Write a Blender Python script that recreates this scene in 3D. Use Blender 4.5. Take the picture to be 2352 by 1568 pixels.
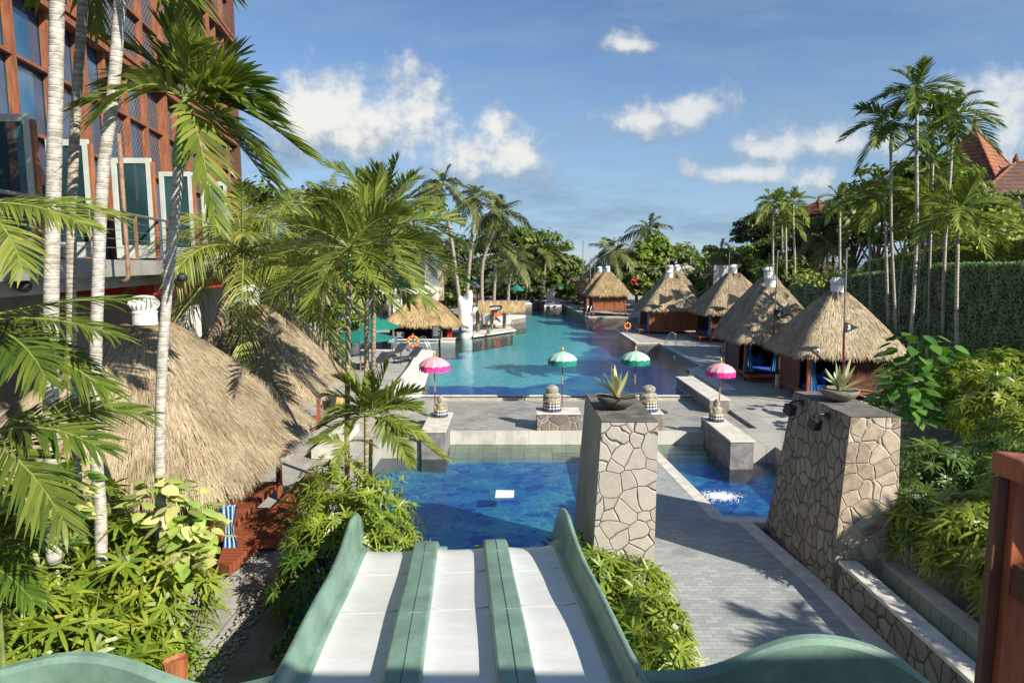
import bpy, math, random
import numpy as np
from mathutils import Vector, geometry
R = math.radians
for o in list(bpy.data.objects): bpy.data.objects.remove(o)
scene = bpy.context.scene
COL = scene.collection

# ------------------------------------------------------------------ camera
F0 = 1500.0; CX = 1176.0; CY = 784.0; CAMZ = 6.0
TH = math.atan(179.0 / F0); CT, ST = math.cos(TH), math.sin(TH)
cam = bpy.data.cameras.new('camera'); co = bpy.data.objects.new('camera', cam); COL.objects.link(co)
cam.sensor_width = 36; cam.lens = 36 * F0 / 2352.0; cam.clip_end = 6000; cam.clip_start = 0.1
co.location = (0, 0, CAMZ); co.rotation_euler = (math.pi / 2 - TH, 0, 0)
scene.camera = co

# ------------------------------------------------------------------ light
SUN_EL = R(33); SUN_AZ = (0.77, -0.64)
_n = math.hypot(*SUN_AZ); SUN_AZ = (SUN_AZ[0] / _n, SUN_AZ[1] / _n)
sd = Vector((SUN_AZ[0] * math.cos(SUN_EL), SUN_AZ[1] * math.cos(SUN_EL), math.sin(SUN_EL)))
sl = bpy.data.lights.new('sun', 'SUN'); sl.energy = 4.8; sl.angle = R(0.5); sl.color = (1.0, 0.93, 0.80)
so = bpy.data.objects.new('sun', sl); COL.objects.link(so); so.location = (30, -30, 40)
so.rotation_euler = (-sd).to_track_quat('-Z', 'Y').to_euler()
scene.view_settings.view_transform = 'Standard'
scene.view_settings.look = 'None'
scene.view_settings.exposure = 0.70
scene.view_settings.gamma = 1
try:
    scene.cycles.max_bounces = 8; scene.cycles.transparent_max_bounces = 16
    scene.cycles.caustics_reflective = False; scene.cycles.caustics_refractive = False
except Exception: pass

def ray(px, py):
    a = (px - CX) / F0; b = (py - CY) / F0
    return Vector((a, CT - b * ST, -ST - b * CT))
def onz(px, py, z=0.0):
    d = ray(px, py); k = (z - CAMZ) / d.z
    return Vector((d.x * k, d.y * k, z))
def atY(px, py, Y):
    d = ray(px, py); k = Y / d.y
    return Vector((d.x * k, Y, CAMZ + d.z * k))

# ------------------------------------------------------------------ world sky with clouds
def nd(nt, t, **kw):
    n = nt.nodes.new(t)
    for k, v in kw.items(): setattr(n, k, v)
    return n
def mth(nt, op, a, b=None, c=None, clamp=False):
    n = nt.nodes.new('ShaderNodeMath'); n.operation = op; n.use_clamp = clamp
    for i, v in enumerate((a, b, c)):
        if v is None: continue
        if isinstance(v, (int, float)): n.inputs[i].default_value = v
        else: nt.links.new(v, n.inputs[i])
    return n.outputs[0]
def smooth(nt, v, a, b):
    n = nt.nodes.new('ShaderNodeMapRange'); n.interpolation_type = 'SMOOTHSTEP'
    n.inputs[1].default_value = a; n.inputs[2].default_value = b
    nt.links.new(v, n.inputs[0]); return n.outputs[0]
def mixc(nt, f, a, b, blend='MIX'):
    n = nt.nodes.new('ShaderNodeMix'); n.data_type = 'RGBA'; n.blend_type = blend
    for i, v in ((0, f), (6, a), (7, b)):
        if isinstance(v, (int, float)): n.inputs[i].default_value = v
        elif isinstance(v, tuple): n.inputs[i].default_value = (v[0], v[1], v[2], 1)
        else: nt.links.new(v, n.inputs[i])
    return n.outputs[2]

w = bpy.data.worlds.new('World'); scene.world = w; w.use_nodes = True
nt = w.node_tree; nt.nodes.clear()
out = nd(nt, 'ShaderNodeOutputWorld')
sky = nd(nt, 'ShaderNodeTexSky', sky_type='NISHITA'); sky.sun_disc = False
sky.sun_elevation = SUN_EL; sky.sun_rotation = math.atan2(SUN_AZ[0], SUN_AZ[1])
sky.air_density = 0.8; sky.dust_density = 0.15; sky.ozone_density = 3.5
hs = nd(nt, 'ShaderNodeHueSaturation'); hs.inputs['Saturation'].default_value = 1.0; hs.inputs['Value'].default_value = 0.60
nt.links.new(sky.outputs[0], hs.inputs['Color'])
bg1 = nd(nt, 'ShaderNodeBackground'); bg1.inputs[1].default_value = 0.15
nt.links.new(hs.outputs[0], bg1.inputs[0])
tc = nd(nt, 'ShaderNodeTexCoord'); sx = nd(nt, 'ShaderNodeSeparateXYZ'); nt.links.new(tc.outputs['Generated'], sx.inputs[0])
yy = mth(nt, 'MAXIMUM', sx.outputs[1], 0.05)
U = mth(nt, 'DIVIDE', sx.outputs[0], yy); V = mth(nt, 'DIVIDE', sx.outputs[2], yy)
cb = nd(nt, 'ShaderNodeCombineXYZ'); nt.links.new(U, cb.inputs[0]); nt.links.new(V, cb.inputs[1])
def noise(nt, vec, scale, detail=5, rough=0.55, sc=None):
    if sc is not None:
        m = nd(nt, 'ShaderNodeMapping'); m.inputs['Scale'].default_value = sc
        nt.links.new(vec, m.inputs[0]); vec = m.outputs[0]
    n = nd(nt, 'ShaderNodeTexNoise'); n.inputs['Scale'].default_value = scale
    n.inputs['Detail'].default_value = detail; n.inputs['Roughness'].default_value = rough
    nt.links.new(vec, n.inputs[0]); return n.outputs[0]
n1 = noise(nt, cb.outputs[0], 9.0, 7, 0.62)
n2 = noise(nt, cb.outputs[0], 28.0, 6, 0.6)
# cumulus blobs given by their direction (azimuth, height) around the horizon
blobs = [(760, 250, 130, 75), (860, 270, 130, 85), (960, 290, 70, 75), (690, 260, 90, 75), (1080, 350, 130, 60), (1170, 365, 80, 50),
         (1010, 365, 90, 45), (1135, 290, 40, 40), (1480, 278, 100, 28), (1580, 262, 90, 38), (1625, 245, 55, 40), (1440, 105, 50, 18),
         (1810, 335, 90, 36), (1870, 405, 60, 36), (1740, 345, 60, 28), (2300, 250, 130, 60), (2330, 320, 90, 60), (1960, 330, 110, 34), (1700, 400, 110, 20)]
dens = None; shade = None
for (px, py, rx, ry) in blobs:
    d = ray(px, py); u0, v0 = d.x / d.y, d.z / d.y
    a = mth(nt, 'DIVIDE', mth(nt, 'SUBTRACT', U, u0), rx * 1.6 / F0)
    b = mth(nt, 'DIVIDE', mth(nt, 'SUBTRACT', V, v0), ry * 1.55 / F0)
    q = mth(nt, 'SUBTRACT', 1.0, mth(nt, 'SQRT', mth(nt, 'ADD', mth(nt, 'MULTIPLY', a, a), mth(nt, 'MULTIPLY', b, b))))
    s = mth(nt, 'ADD', q, mth(nt, 'MULTIPLY', b, 0.33))
    if dens is None: dens, shade = q, s
    else:
        dens = mth(nt, 'SMOOTH_MAX', dens, q, 0.25); shade = mth(nt, 'SMOOTH_MAX', shade, s, 0.25)
dn = mth(nt, 'ADD', dens, mth(nt, 'MULTIPLY', mth(nt, 'SUBTRACT', n1, 0.5), 3.2))
dn = mth(nt, 'ADD', dn, mth(nt, 'MULTIPLY', mth(nt, 'SUBTRACT', n2, 0.5), 1.1))
alpha = smooth(nt, dn, -0.05, 1.0)
sh = mth(nt, 'ADD', mth(nt, 'MULTIPLY', shade, 1.0), mth(nt, 'ADD', mth(nt, 'MULTIPLY', mth(nt, 'SUBTRACT', n2, 0.5), 1.6), mth(nt, 'MULTIPLY', mth(nt, 'SUBTRACT', n1, 0.5), 2.0)))
shv = smooth(nt, sh, -0.1, 0.9)
leftw = smooth(nt, U, 0.35, -0.1)
ccol = mixc(nt, shv, (0.15, 0.19, 0.24), (0.60, 0.59, 0.55))
ccol = mixc(nt, mth(nt, 'MULTIPLY', mth(nt, 'SUBTRACT', 1.0, leftw), 0.35), ccol, (0.36, 0.42, 0.5))
ci = noise(nt, cb.outputs[0], 3.2, 7, 0.62, (1.0, 4.5, 1.0))
ci = smooth(nt, ci, 0.40, 0.68)
hz = smooth(nt, V, 0.34, 0.02)
ca = mth(nt, 'ADD', mth(nt, 'MULTIPLY', ci, mth(nt, 'ADD', mth(nt, 'MULTIPLY', hz, 0.2), 0.42)), mth(nt, 'MULTIPLY', hz, 0.6), clamp=True)
fr = smooth(nt, sx.outputs[1], 0.05, 0.3)
bg3 = nd(nt, 'ShaderNodeBackground'); bg3.inputs[0].default_value = (0.18, 0.27, 0.37, 1); bg3.inputs[1].default_value = 1.0
bg2 = nd(nt, 'ShaderNodeBackground'); nt.links.new(ccol, bg2.inputs[0]); bg2.inputs[1].default_value = 0.95
m1 = nd(nt, 'ShaderNodeMixShader'); nt.links.new(ca, m1.inputs[0]); nt.links.new(bg1.outputs[0], m1.inputs[1]); nt.links.new(bg3.outputs[0], m1.inputs[2])
m2 = nd(nt, 'ShaderNodeMixShader'); nt.links.new(mth(nt, 'MULTIPLY', alpha, mth(nt, 'MULTIPLY', fr, 0.93)), m2.inputs[0])
nt.links.new(m1.outputs[0], m2.inputs[1]); nt.links.new(bg2.outputs[0], m2.inputs[2]); nt.links.new(m2.outputs[0], out.inputs[0])

# ------------------------------------------------------------------ materials
def newmat(name):
    m = bpy.data.materials.new(name); m.use_nodes = True
    nt = m.node_tree; b = nt.nodes['Principled BSDF']; return m, nt, b
def coords(nt, kind='Object'):
    if kind == 'World':
        g = nd(nt, 'ShaderNodeNewGeometry'); return g.outputs['Position']
    return nd(nt, 'ShaderNodeTexCoord').outputs[kind]
def bump(nt, b, h, strength=0.3, dist=0.02):
    n = nd(nt, 'ShaderNodeBump'); n.inputs['Strength'].default_value = strength; n.inputs['Distance'].default_value = dist
    nt.links.new(h, n.inputs['Height']); nt.links.new(n.outputs[0], b.inputs['Normal']); return n
def sc(c, k): return (min(1, c[0] * k), min(1, c[1] * k), min(1, c[2] * k))
def M(name, col, rough=0.6, var=0.15, scale=4.0, bmp=0.0, metal=0.0, spec=0.5, stretch=None, kind='World', fine=True):
    m, nt, b = newmat(name)
    v = coords(nt, kind)
    n = noise(nt, v, scale, 6, 0.6, stretch)
    f = smooth(nt, n, 0.3, 0.7)
    c = mixc(nt, f, sc(col, 1 - var), sc(col, 1 + var))
    if fine:
        n2 = noise(nt, v, scale * 9, 4, 0.6, stretch)
        c = mixc(nt, mth(nt, 'MULTIPLY', smooth(nt, n2, 0.45, 0.75), var * 1.2), c, sc(col, 0.55))
    nt.links.new(c, b.inputs['Base Color'])
    b.inputs['Roughness'].default_value = rough; b.inputs['Metallic'].default_value = metal
    b.inputs['Specular IOR Level'].default_value = spec
    if bmp: bump(nt, b, noise(nt, v, scale * 6, 5, 0.6, stretch), bmp, 0.02)
    return m
def ramp(nt, fac, stops):
    r = nd(nt, 'ShaderNodeValToRGB'); e = r.color_ramp.elements
    e[0].position, e[0].color = stops[0][0], (*stops[0][1], 1)
    e[1].position, e[1].color = stops[-1][0], (*stops[-1][1], 1)
    for p, c in stops[1:-1]:
        x = e.new(p); x.color = (*c, 1)
    nt.links.new(fac, r.inputs[0]); return r.outputs[0]
def LEAF(name, stops, trans=0.35, rough=0.45, spec=0.45):
    if 'straw' not in name and 'blossom' not in name: stops = [(p, (min(.9, c[0] * 1.35), min(.9, c[1] * 1.15), min(.9, c[2] * 1.15))) for p, c in stops]
    m, nt, b = newmat(name)
    g = nd(nt, 'ShaderNodeNewGeometry')
    n = noise(nt, g.outputs['Position'], 1.1, 3)
    f = mth(nt, 'ADD', mth(nt, 'MULTIPLY', g.outputs['Random Per Island'], 0.62), mth(nt, 'MULTIPLY', smooth(nt, n, 0.3, 0.7), 0.38))
    c = ramp(nt, f, stops)
    nt.links.new(c, b.inputs['Base Color']); b.inputs['Roughness'].default_value = rough
    b.inputs['Specular IOR Level'].default_value = spec
    t = nd(nt, 'ShaderNodeBsdfTranslucent')
    nt.links.new(mixc(nt, 0.5, c, mixc(nt, 1.0, c, (1.0, 1.25, 0.35), 'MULTIPLY')), t.inputs[0])
    mx = nd(nt, 'ShaderNodeMixShader'); mx.inputs[0].default_value = trans
    o = nt.nodes['Material Output']
    nt.links.new(b.outputs[0], mx.inputs[1]); nt.links.new(t.outputs[0], mx.inputs[2]); nt.links.new(mx.outputs[0], o.inputs[0])
    return m
G = {}
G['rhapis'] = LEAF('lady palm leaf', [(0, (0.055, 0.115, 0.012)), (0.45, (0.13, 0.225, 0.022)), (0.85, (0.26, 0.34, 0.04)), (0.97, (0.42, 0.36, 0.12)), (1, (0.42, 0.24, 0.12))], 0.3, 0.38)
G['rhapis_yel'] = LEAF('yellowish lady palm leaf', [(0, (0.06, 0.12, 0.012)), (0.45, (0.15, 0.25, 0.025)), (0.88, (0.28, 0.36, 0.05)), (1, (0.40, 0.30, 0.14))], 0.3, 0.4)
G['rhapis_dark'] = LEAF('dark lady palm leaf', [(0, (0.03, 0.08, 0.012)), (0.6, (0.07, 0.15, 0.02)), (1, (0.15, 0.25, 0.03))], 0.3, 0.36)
G['areca'] = LEAF('areca palm leaflet', [(0, (0.05, 0.10, 0.015)), (0.5, (0.12, 0.19, 0.03)), (0.93, (0.24, 0.30, 0.06)), (1, (0.34, 0.26, 0.13))], 0.32, 0.38)
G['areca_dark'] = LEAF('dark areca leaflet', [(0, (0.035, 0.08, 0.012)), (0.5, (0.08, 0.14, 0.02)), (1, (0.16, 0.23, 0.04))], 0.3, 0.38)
G['coco'] = LEAF('coconut leaflet', [(0, (0.09, 0.14, 0.02)), (0.5, (0.18, 0.25, 0.04)), (0.93, (0.34, 0.37, 0.10)), (1, (0.42, 0.32, 0.16))], 0.32, 0.4)
G['coco_far'] = LEAF('far coconut leaflet', [(0, (0.05, 0.075, 0.02)), (0.5, (0.10, 0.135, 0.035)), (1, (0.19, 0.21, 0.07))], 0.25, 0.45)
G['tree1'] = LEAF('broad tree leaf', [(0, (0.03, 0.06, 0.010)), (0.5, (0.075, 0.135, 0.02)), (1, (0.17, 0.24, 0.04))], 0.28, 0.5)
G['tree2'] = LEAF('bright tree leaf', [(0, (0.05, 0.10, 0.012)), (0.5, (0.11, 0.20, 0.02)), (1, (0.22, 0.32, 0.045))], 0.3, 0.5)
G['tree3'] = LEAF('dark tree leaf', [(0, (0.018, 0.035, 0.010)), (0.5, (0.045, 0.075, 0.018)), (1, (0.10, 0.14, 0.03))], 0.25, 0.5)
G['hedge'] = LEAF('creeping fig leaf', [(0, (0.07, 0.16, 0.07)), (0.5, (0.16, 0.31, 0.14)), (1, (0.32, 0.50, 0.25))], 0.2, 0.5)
G['hedge_lit'] = LEAF('clipped hedge leaf in sunlit colour', [(0, (0.10, 0.17, 0.03)), (0.5, (0.22, 0.32, 0.05)), (1, (0.40, 0.48, 0.10))], 0.25, 0.5)  # leaf colour brightened to give the hedge its sunlit look
G['pothos'] = LEAF('variegated pothos leaf', [(0, (0.10, 0.24, 0.03)), (0.45, (0.26, 0.42, 0.09)), (0.75, (0.50, 0.56, 0.22)), (1, (0.62, 0.60, 0.36))], 0.3, 0.35)
G['cover'] = LEAF('ground cover leaf', [(0, (0.06, 0.14, 0.015)), (0.5, (0.13, 0.26, 0.03)), (1, (0.28, 0.42, 0.06))], 0.3, 0.5)
G['agave'] = LEAF('pale agave leaf', [(0, (0.16, 0.26, 0.10)), (0.5, (0.38, 0.46, 0.24)), (1, (0.58, 0.58, 0.38))], 0.2, 0.4)
G['philo'] = LEAF('philodendron leaf', [(0, (0.03, 0.10, 0.015)), (0.5, (0.07, 0.19, 0.03)), (1, (0.15, 0.30, 0.05))], 0.3, 0.3)
G['flower'] = LEAF('white blossom', [(0, (0.5, 0.48, 0.36)), (1, (0.8, 0.78, 0.66))], 0.3, 0.6)
G['straw'] = LEAF('thatch straw', [(0, (0.11, 0.08, 0.055)), (0.2, (0.32, 0.25, 0.16)), (0.6, (0.49, 0.395, 0.265)), (1, (0.66, 0.56, 0.40))], 0.05, 0.75, 0.2)
G['straw_gold'] = LEAF('golden thatch straw', [(0, (0.16, 0.10, 0.04)), (0.25, (0.36, 0.25, 0.11)), (0.6, (0.54, 0.40, 0.20)), (1, (0.68, 0.54, 0.30))], 0.05, 0.75, 0.2)
G['thatch'] = M('thatch underlayer', (0.24, 0.17, 0.095), 0.9, 0.4, 8, 0.8)
G['soil'] = M('dark garden soil', (0.045, 0.033, 0.022), 0.95, 0.4, 5, 0.6)
G['stem'] = M('green cane stem', (0.16, 0.20, 0.05), 0.6, 0.3, 9)
G['rachis'] = M('green palm rachis', (0.22, 0.27, 0.06), 0.5, 0.2, 6)
G['shaft'] = M('green crownshaft', (0.20, 0.30, 0.07), 0.35, 0.25, 6)
G['bark'] = M('tree bark', (0.13, 0.10, 0.075), 0.9, 0.4, 8, 0.6)
G['white'] = M('white painted metal', (0.78, 0.78, 0.76), 0.4, 0.05, 4)
G['wicker'] = M('white wicker', (0.80, 0.80, 0.78), 0.6, 0.06, 30, 0.5)
G['plaster'] = M('white plaster', (0.72, 0.71, 0.67), 0.7, 0.07, 2, 0.1)
G['plaster_w'] = M('white sculpted plaster', (0.80, 0.78, 0.73), 0.65, 0.07, 5, 0.5)
G['conc'] = M('grey concrete', (0.36, 0.35, 0.33), 0.85, 0.12, 1.5, 0.15)
G['conc_d'] = M('weathered dark concrete', (0.13, 0.12, 0.105), 0.9, 0.45, 2.5, 0.6)
G['limestone'] = M('pale limestone coping', (0.62, 0.59, 0.52), 0.75, 0.16, 3, 0.2)
G['woodred'] = M('red varnished timber', (0.34, 0.10, 0.045), 0.45, 0.28, 5, 0.12, stretch=(5, 5, 0.7))
G['woodorange'] = M('weathered orange timber', (0.36, 0.125, 0.05), 0.6, 0.35, 3, 0.25, stretch=(6, 6, 0.7))
G['wooddark'] = M('dark brown timber', (0.12, 0.05, 0.028), 0.5, 0.3, 4, 0.15, stretch=(6, 6, 0.8))
G['bamboo'] = M('weathered log post', (0.30, 0.21, 0.13), 0.8, 0.35, 5, 0.6)
G['steel'] = M('brushed steel', (0.62, 0.62, 0.60), 0.28, 0.08, 5, 0, 0.9)
G['steel_d'] = M('dull metal pole', (0.30, 0.27, 0.25), 0.45, 0.2, 5, 0, 0.6)
G['black'] = M('matt black', (0.022, 0.022, 0.026), 0.55, 0.2, 6)
G['dgrey'] = M('dark grey woven', (0.05, 0.055, 0.065), 0.7, 0.25, 12)
G['blue'] = M('royal blue fabric', (0.012, 0.07, 0.40), 0.8, 0.2, 6, 0.2)
G['cyan'] = M('turquoise fabric', (0.02, 0.34, 0.42), 0.8, 0.2, 6, 0.2)
G['cgreen'] = M('green parasol canvas', (0.006, 0.17, 0.125), 0.75, 0.12, 3)
G['mint'] = M('mint parasol silk', (0.40, 0.60, 0.50), 0.6, 0.1, 14)
G['gfringe'] = M('green silk fringe', (0.0, 0.23, 0.15), 0.8, 0.4, 30)
G['pinkc'] = M('pale pink parasol silk', (0.72, 0.36, 0.42), 0.6, 0.14, 14)
G['pfringe'] = M('hot pink silk fringe', (0.80, 0.03, 0.30), 0.8, 0.3, 30)
G['redpole'] = M('dark red painted pole', (0.16, 0.025, 0.02), 0.45, 0.3, 6)
G['gold'] = M('gilded finial', (0.62, 0.42, 0.10), 0.4, 0.2, 12, 0, 0.6)
G['orange'] = M('orange lifebuoy shell', (0.85, 0.13, 0.01), 0.45, 0.08, 6)
G['buoyyel'] = M('yellow lifebuoy tape', (0.85, 0.60, 0.15), 0.5, 0.08, 6)
G['red'] = M('bright red', (0.62, 0.03, 0.015), 0.5, 0.15, 6)
G['green2'] = M('bright green plastic', (0.03, 0.42, 0.20), 0.5, 0.1, 6)
G['purple'] = M('purple cloth', (0.07, 0.055, 0.12), 0.8, 0.3, 12, 0.4)
G['statue'] = M('mossy carved stone', (0.34, 0.31, 0.25), 0.9, 0.4, 9, 0.9)
G['slide'] = M('sea green fibreglass', (0.175, 0.285, 0.225), 0.42, 0.24, 1.7, 0.08)
G['gelcoat'] = M('white slide gelcoat', (0.68, 0.69, 0.67), 0.30, 0.05, 1.6, 0.22, stretch=(1, 2.5, 1))
G['woodbrown'] = M('red brown facade timber', (0.27, 0.095, 0.042), 0.6, 0.35, 3, 0.25, stretch=(6, 6, 0.7))
G['bowl'] = M('rough dark bowl', (0.11, 0.095, 0.08), 0.85, 0.35, 12, 0.9)
G['bowl2'] = M('mossy stone bowl', (0.24, 0.21, 0.16), 0.85, 0.35, 12, 0.9)
G['sign'] = M('blue grey sign face', (0.10, 0.15, 0.22), 0.5, 0.1, 6)
G['ink'] = M('black paint', (0.02, 0.02, 0.02), 0.7, 0.1, 6)
G['wpaint'] = M('white paint', (0.8, 0.8, 0.78), 0.7, 0.05, 6)
G['screen'] = M('grey stone screen', (0.42, 0.41, 0.40), 0.85, 0.3, 6, 0.5)
G['pebble'] = M('pebble', (0.30, 0.28, 0.24), 0.7, 0.4, 14)
G['dframe'] = M('pale green grey frame', (0.54, 0.58, 0.52), 0.5, 0.08, 3)
G['slabedge'] = M('concrete slab edge', (0.30, 0.29, 0.27), 0.85, 0.3, 1.2, 0.3)
G['wallbeige'] = M('beige grey wall', (0.42, 0.40, 0.36), 0.85, 0.1, 1.0, 0.1)
G['terrapole'] = M('rusty downpipe', (0.26, 0.15, 0.09), 0.6, 0.3, 8)

def trunkmat(name, c1, c2, ring, freq=9.0):
    m, nt, b = newmat(name); v = coords(nt, 'World')
    s = nd(nt, 'ShaderNodeSeparateXYZ'); nt.links.new(v, s.inputs[0])
    n = noise(nt, v, 3.0, 4)
    z = mth(nt, 'ADD', mth(nt, 'MULTIPLY', s.outputs[2], freq), mth(nt, 'MULTIPLY', n, 1.3))
    f = mth(nt, 'FRACT', z)
    line = mth(nt, 'SUBTRACT', 1.0, smooth(nt, mth(nt, 'ABSOLUTE', mth(nt, 'SUBTRACT', f, 0.5)), 0.02, 0.14))
    n2 = noise(nt, v, 7.0, 6, 0.7, (1, 1, 1.6))
    c = mixc(nt, smooth(nt, n2, 0.35, 0.65), c1, c2)
    c = mixc(nt, mth(nt, 'MULTIPLY', line, 0.75), c, ring)
    nt.links.new(c, b.inputs['Base Color']); b.inputs['Roughness'].default_value = 0.8
    bump(nt, b, mth(nt, 'SUBTRACT', mth(nt, 'MULTIPLY', n2, 0.5), line), 0.5, 0.02)
    return m
G['tr_white'] = trunkmat('pale ringed palm trunk', (0.27, 0.24, 0.20), (0.58, 0.54, 0.48), (0.62, 0.60, 0.55), 13)
G['tr_white2'] = trunkmat('pale ringed palm trunk brown', (0.24, 0.20, 0.15), (0.50, 0.45, 0.38), (0.16, 0.12, 0.09), 14)
G['tr_bam'] = trunkmat('green brown ringed trunk', (0.20, 0.17, 0.08), (0.34, 0.27, 0.15), (0.50, 0.47, 0.40), 4.5)
G['tr_coco'] = trunkmat('brown coconut trunk', (0.15, 0.11, 0.08), (0.33, 0.27, 0.21), (0.10, 0.07, 0.05), 7)
G['tr_far'] = trunkmat('grey coconut trunk', (0.22, 0.18, 0.14), (0.40, 0.35, 0.29), (0.17, 0.13, 0.10), 3)
G['tr_right'] = trunkmat('grey green betel trunk', (0.24, 0.22, 0.17), (0.52, 0.48, 0.42), (0.20, 0.15, 0.12), 7)

def stonemat(name, scale, c_lo, c_hi, grout, gw=0.03, depth=1.0, stretch=(1, 1, 1), rnd=1.0):
    m, nt, b = newmat(name); v = coords(nt, 'World')
    mp = nd(nt, 'ShaderNodeMapping'); mp.inputs['Scale'].default_value = stretch; nt.links.new(v, mp.inputs[0])
    nn = nd(nt, 'ShaderNodeTexNoise'); nn.inputs['Scale'].default_value = 2.2; nt.links.new(v, nn.inputs[0])
    add = nd(nt, 'ShaderNodeMixRGB', blend_type='LINEAR_LIGHT') if False else None
    vm = nd(nt, 'ShaderNodeVectorMath', operation='MULTIPLY_ADD'); vm.inputs[1].default_value = (0.16, 0.16, 0.16)
    nt.links.new(nn.outputs['Color'], vm.inputs[0]); nt.links.new(mp.outputs[0], vm.inputs[2])
    vo = nd(nt, 'ShaderNodeTexVoronoi', feature='DISTANCE_TO_EDGE'); vo.inputs['Scale'].default_value = scale; vo.inputs['Randomness'].default_value = rnd
    vc = nd(nt, 'ShaderNodeTexVoronoi', feature='F1'); vc.inputs['Scale'].default_value = scale; vc.inputs['Randomness'].default_value = rnd
    nt.links.new(vm.outputs[0], vo.inputs['Vector']); nt.links.new(vm.outputs[0], vc.inputs['Vector'])
    s = nd(nt, 'ShaderNodeSeparateColor'); nt.links.new(vc.outputs['Color'], s.inputs[0])
    n2 = noise(nt, v, 5, 6, 0.65)
    f = mth(nt, 'ADD', mth(nt, 'MULTIPLY', s.outputs[0], 0.6), mth(nt, 'MULTIPLY', smooth(nt, n2, 0.3, 0.7), 0.4))
    c = mixc(nt, f, c_lo, c_hi)
    g = smooth(nt, vo.outputs['Distance'], gw * 0.35, gw)
    c = mixc(nt, g, grout, c)
    nt.links.new(c, b.inputs['Base Color']); b.inputs['Roughness'].default_value = 0.85
    hgt = mth(nt, 'ADD', smooth(nt, vo.outputs['Distance'], 0, gw * 3), mth(nt, 'MULTIPLY', n2, 0.35))
    bump(nt, b, hgt, 0.9, 0.03 * depth)
    return m
G['crazy_beige'] = stonemat('beige crazy paving stone', 2.7, (0.36, 0.32, 0.28), (0.52, 0.47, 0.41), (0.15, 0.13, 0.11), 0.013)
G['crazy_brown'] = stonemat('brown crazy stone', 3.1, (0.17, 0.105, 0.07), (0.60, 0.50, 0.37), (0.50, 0.46, 0.38), 0.022)
G['crazy_dark'] = stonemat('dark river stone wall', 3.6, (0.15, 0.13, 0.115), (0.31, 0.28, 0.24), (0.05, 0.045, 0.04), 0.030, 1.6, (1, 1, 0.75))
G['crazy_grey'] = stonemat('grey crazy stone', 2.2, (0.13, 0.12, 0.11), (0.32, 0.25, 0.20), (0.36, 0.34, 0.31), 0.03)
G['slate'] = M('rough slate side', (0.46, 0.43, 0.39), 0.9, 0.3, 3.0, 1.0, stretch=(1, 4, 0.45))
G['greyblock'] = M('grey stone facing', (0.22, 0.21, 0.20), 0.85, 0.3, 3.0, 0.5)

def tilemat(name, sx_, sy_, c1, c2, mortar, ms=0.02, rough=0.6, offset=0.5, wet=0.0, bstr=0.4, warp=0.0, stain=None):
    m, nt, b = newmat(name); v = coords(nt, 'World')
    if warp:
        nn = nd(nt, 'ShaderNodeTexNoise'); nn.inputs['Scale'].default_value = 2.5; nt.links.new(v, nn.inputs[0])
        vm = nd(nt, 'ShaderNodeVectorMath', operation='MULTIPLY_ADD'); vm.inputs[1].default_value = (warp,) * 3
        nt.links.new(nn.outputs['Color'], vm.inputs[0]); nt.links.new(v, vm.inputs[2]); v2 = vm.outputs[0]
    else: v2 = v
    br = nd(nt, 'ShaderNodeTexBrick'); nt.links.new(v2, br.inputs['Vector'])
    br.inputs['Scale'].default_value = 1.0; br.inputs['Brick Width'].default_value = sx_; br.inputs['Row Height'].default_value = sy_
    br.inputs['Mortar Size'].default_value = ms * min(sx_, sy_); br.inputs['Mortar Smooth'].default_value = 0.3; br.offset = offset
    br.inputs['Color1'].default_value = (*c1, 1); br.inputs['Color2'].default_value = (*c2, 1); br.inputs['Mortar'].default_value = (*mortar, 1)
    n = noise(nt, v, 0.8, 6, 0.65)
    c = mixc(nt, mth(nt, 'MULTIPLY', smooth(nt, n, 0.48, 0.66), 0.6), br.outputs['Color'], sc(c1, 0.6) if stain is None else stain)
    nt.links.new(c, b.inputs['Base Color'])
    if wet:
        rr = nd(nt, 'ShaderNodeMapRange'); rr.inputs[3].default_value = rough; rr.inputs[4].default_value = rough - wet
        nt.links.new(smooth(nt, n, 0.45, 0.62), rr.inputs[0]); nt.links.new(rr.outputs[0], b.inputs['Roughness'])
    else: b.inputs['Roughness'].default_value = rough
    n3 = noise(nt, v, 25, 4)
    bump(nt, b, mth(nt, 'ADD', mth(nt, 'MULTIPLY', br.outputs['Fac'], -1.0), mth(nt, 'MULTIPLY', n3, 0.3)), bstr, 0.01)
    return m
G['paver'] = tilemat('grey stone terrace slabs', 1.2, 1.2, (0.37, 0.355, 0.32), (0.44, 0.42, 0.38), (0.20, 0.19, 0.17), 0.012, 0.75, 0.0, 0.2)
G['midpave'] = tilemat('small grey setts', 0.30, 0.15, (0.30, 0.29, 0.265), (0.40, 0.385, 0.35), (0.20, 0.19, 0.17), 0.06, 0.6, 0.5, 0.3)
G['walk'] = tilemat('grey walkway setts', 0.24, 0.115, (0.29, 0.31, 0.31), (0.39, 0.415, 0.405), (0.20, 0.215, 0.21), 0.05, 0.7, 0.5, 0.1)
G['pathtile'] = tilemat('brown grey path tiles', 0.55, 0.38, (0.20, 0.175, 0.145), (0.27, 0.24, 0.20), (0.10, 0.09, 0.08), 0.02, 0.8, 0.0)
G['steptile'] = tilemat('pale step tiles', 0.6, 0.3, (0.56, 0.54, 0.47), (0.66, 0.64, 0.56), (0.34, 0.32, 0.28), 0.02, 0.6, 0.0)
G['subtile'] = tilemat('underwater pale green tiles', 0.5, 0.3, (0.66, 0.72, 0.52), (0.80, 0.84, 0.62), (0.16, 0.20, 0.15), 0.03, 0.6, 0.0, warp=0.1)
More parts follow.
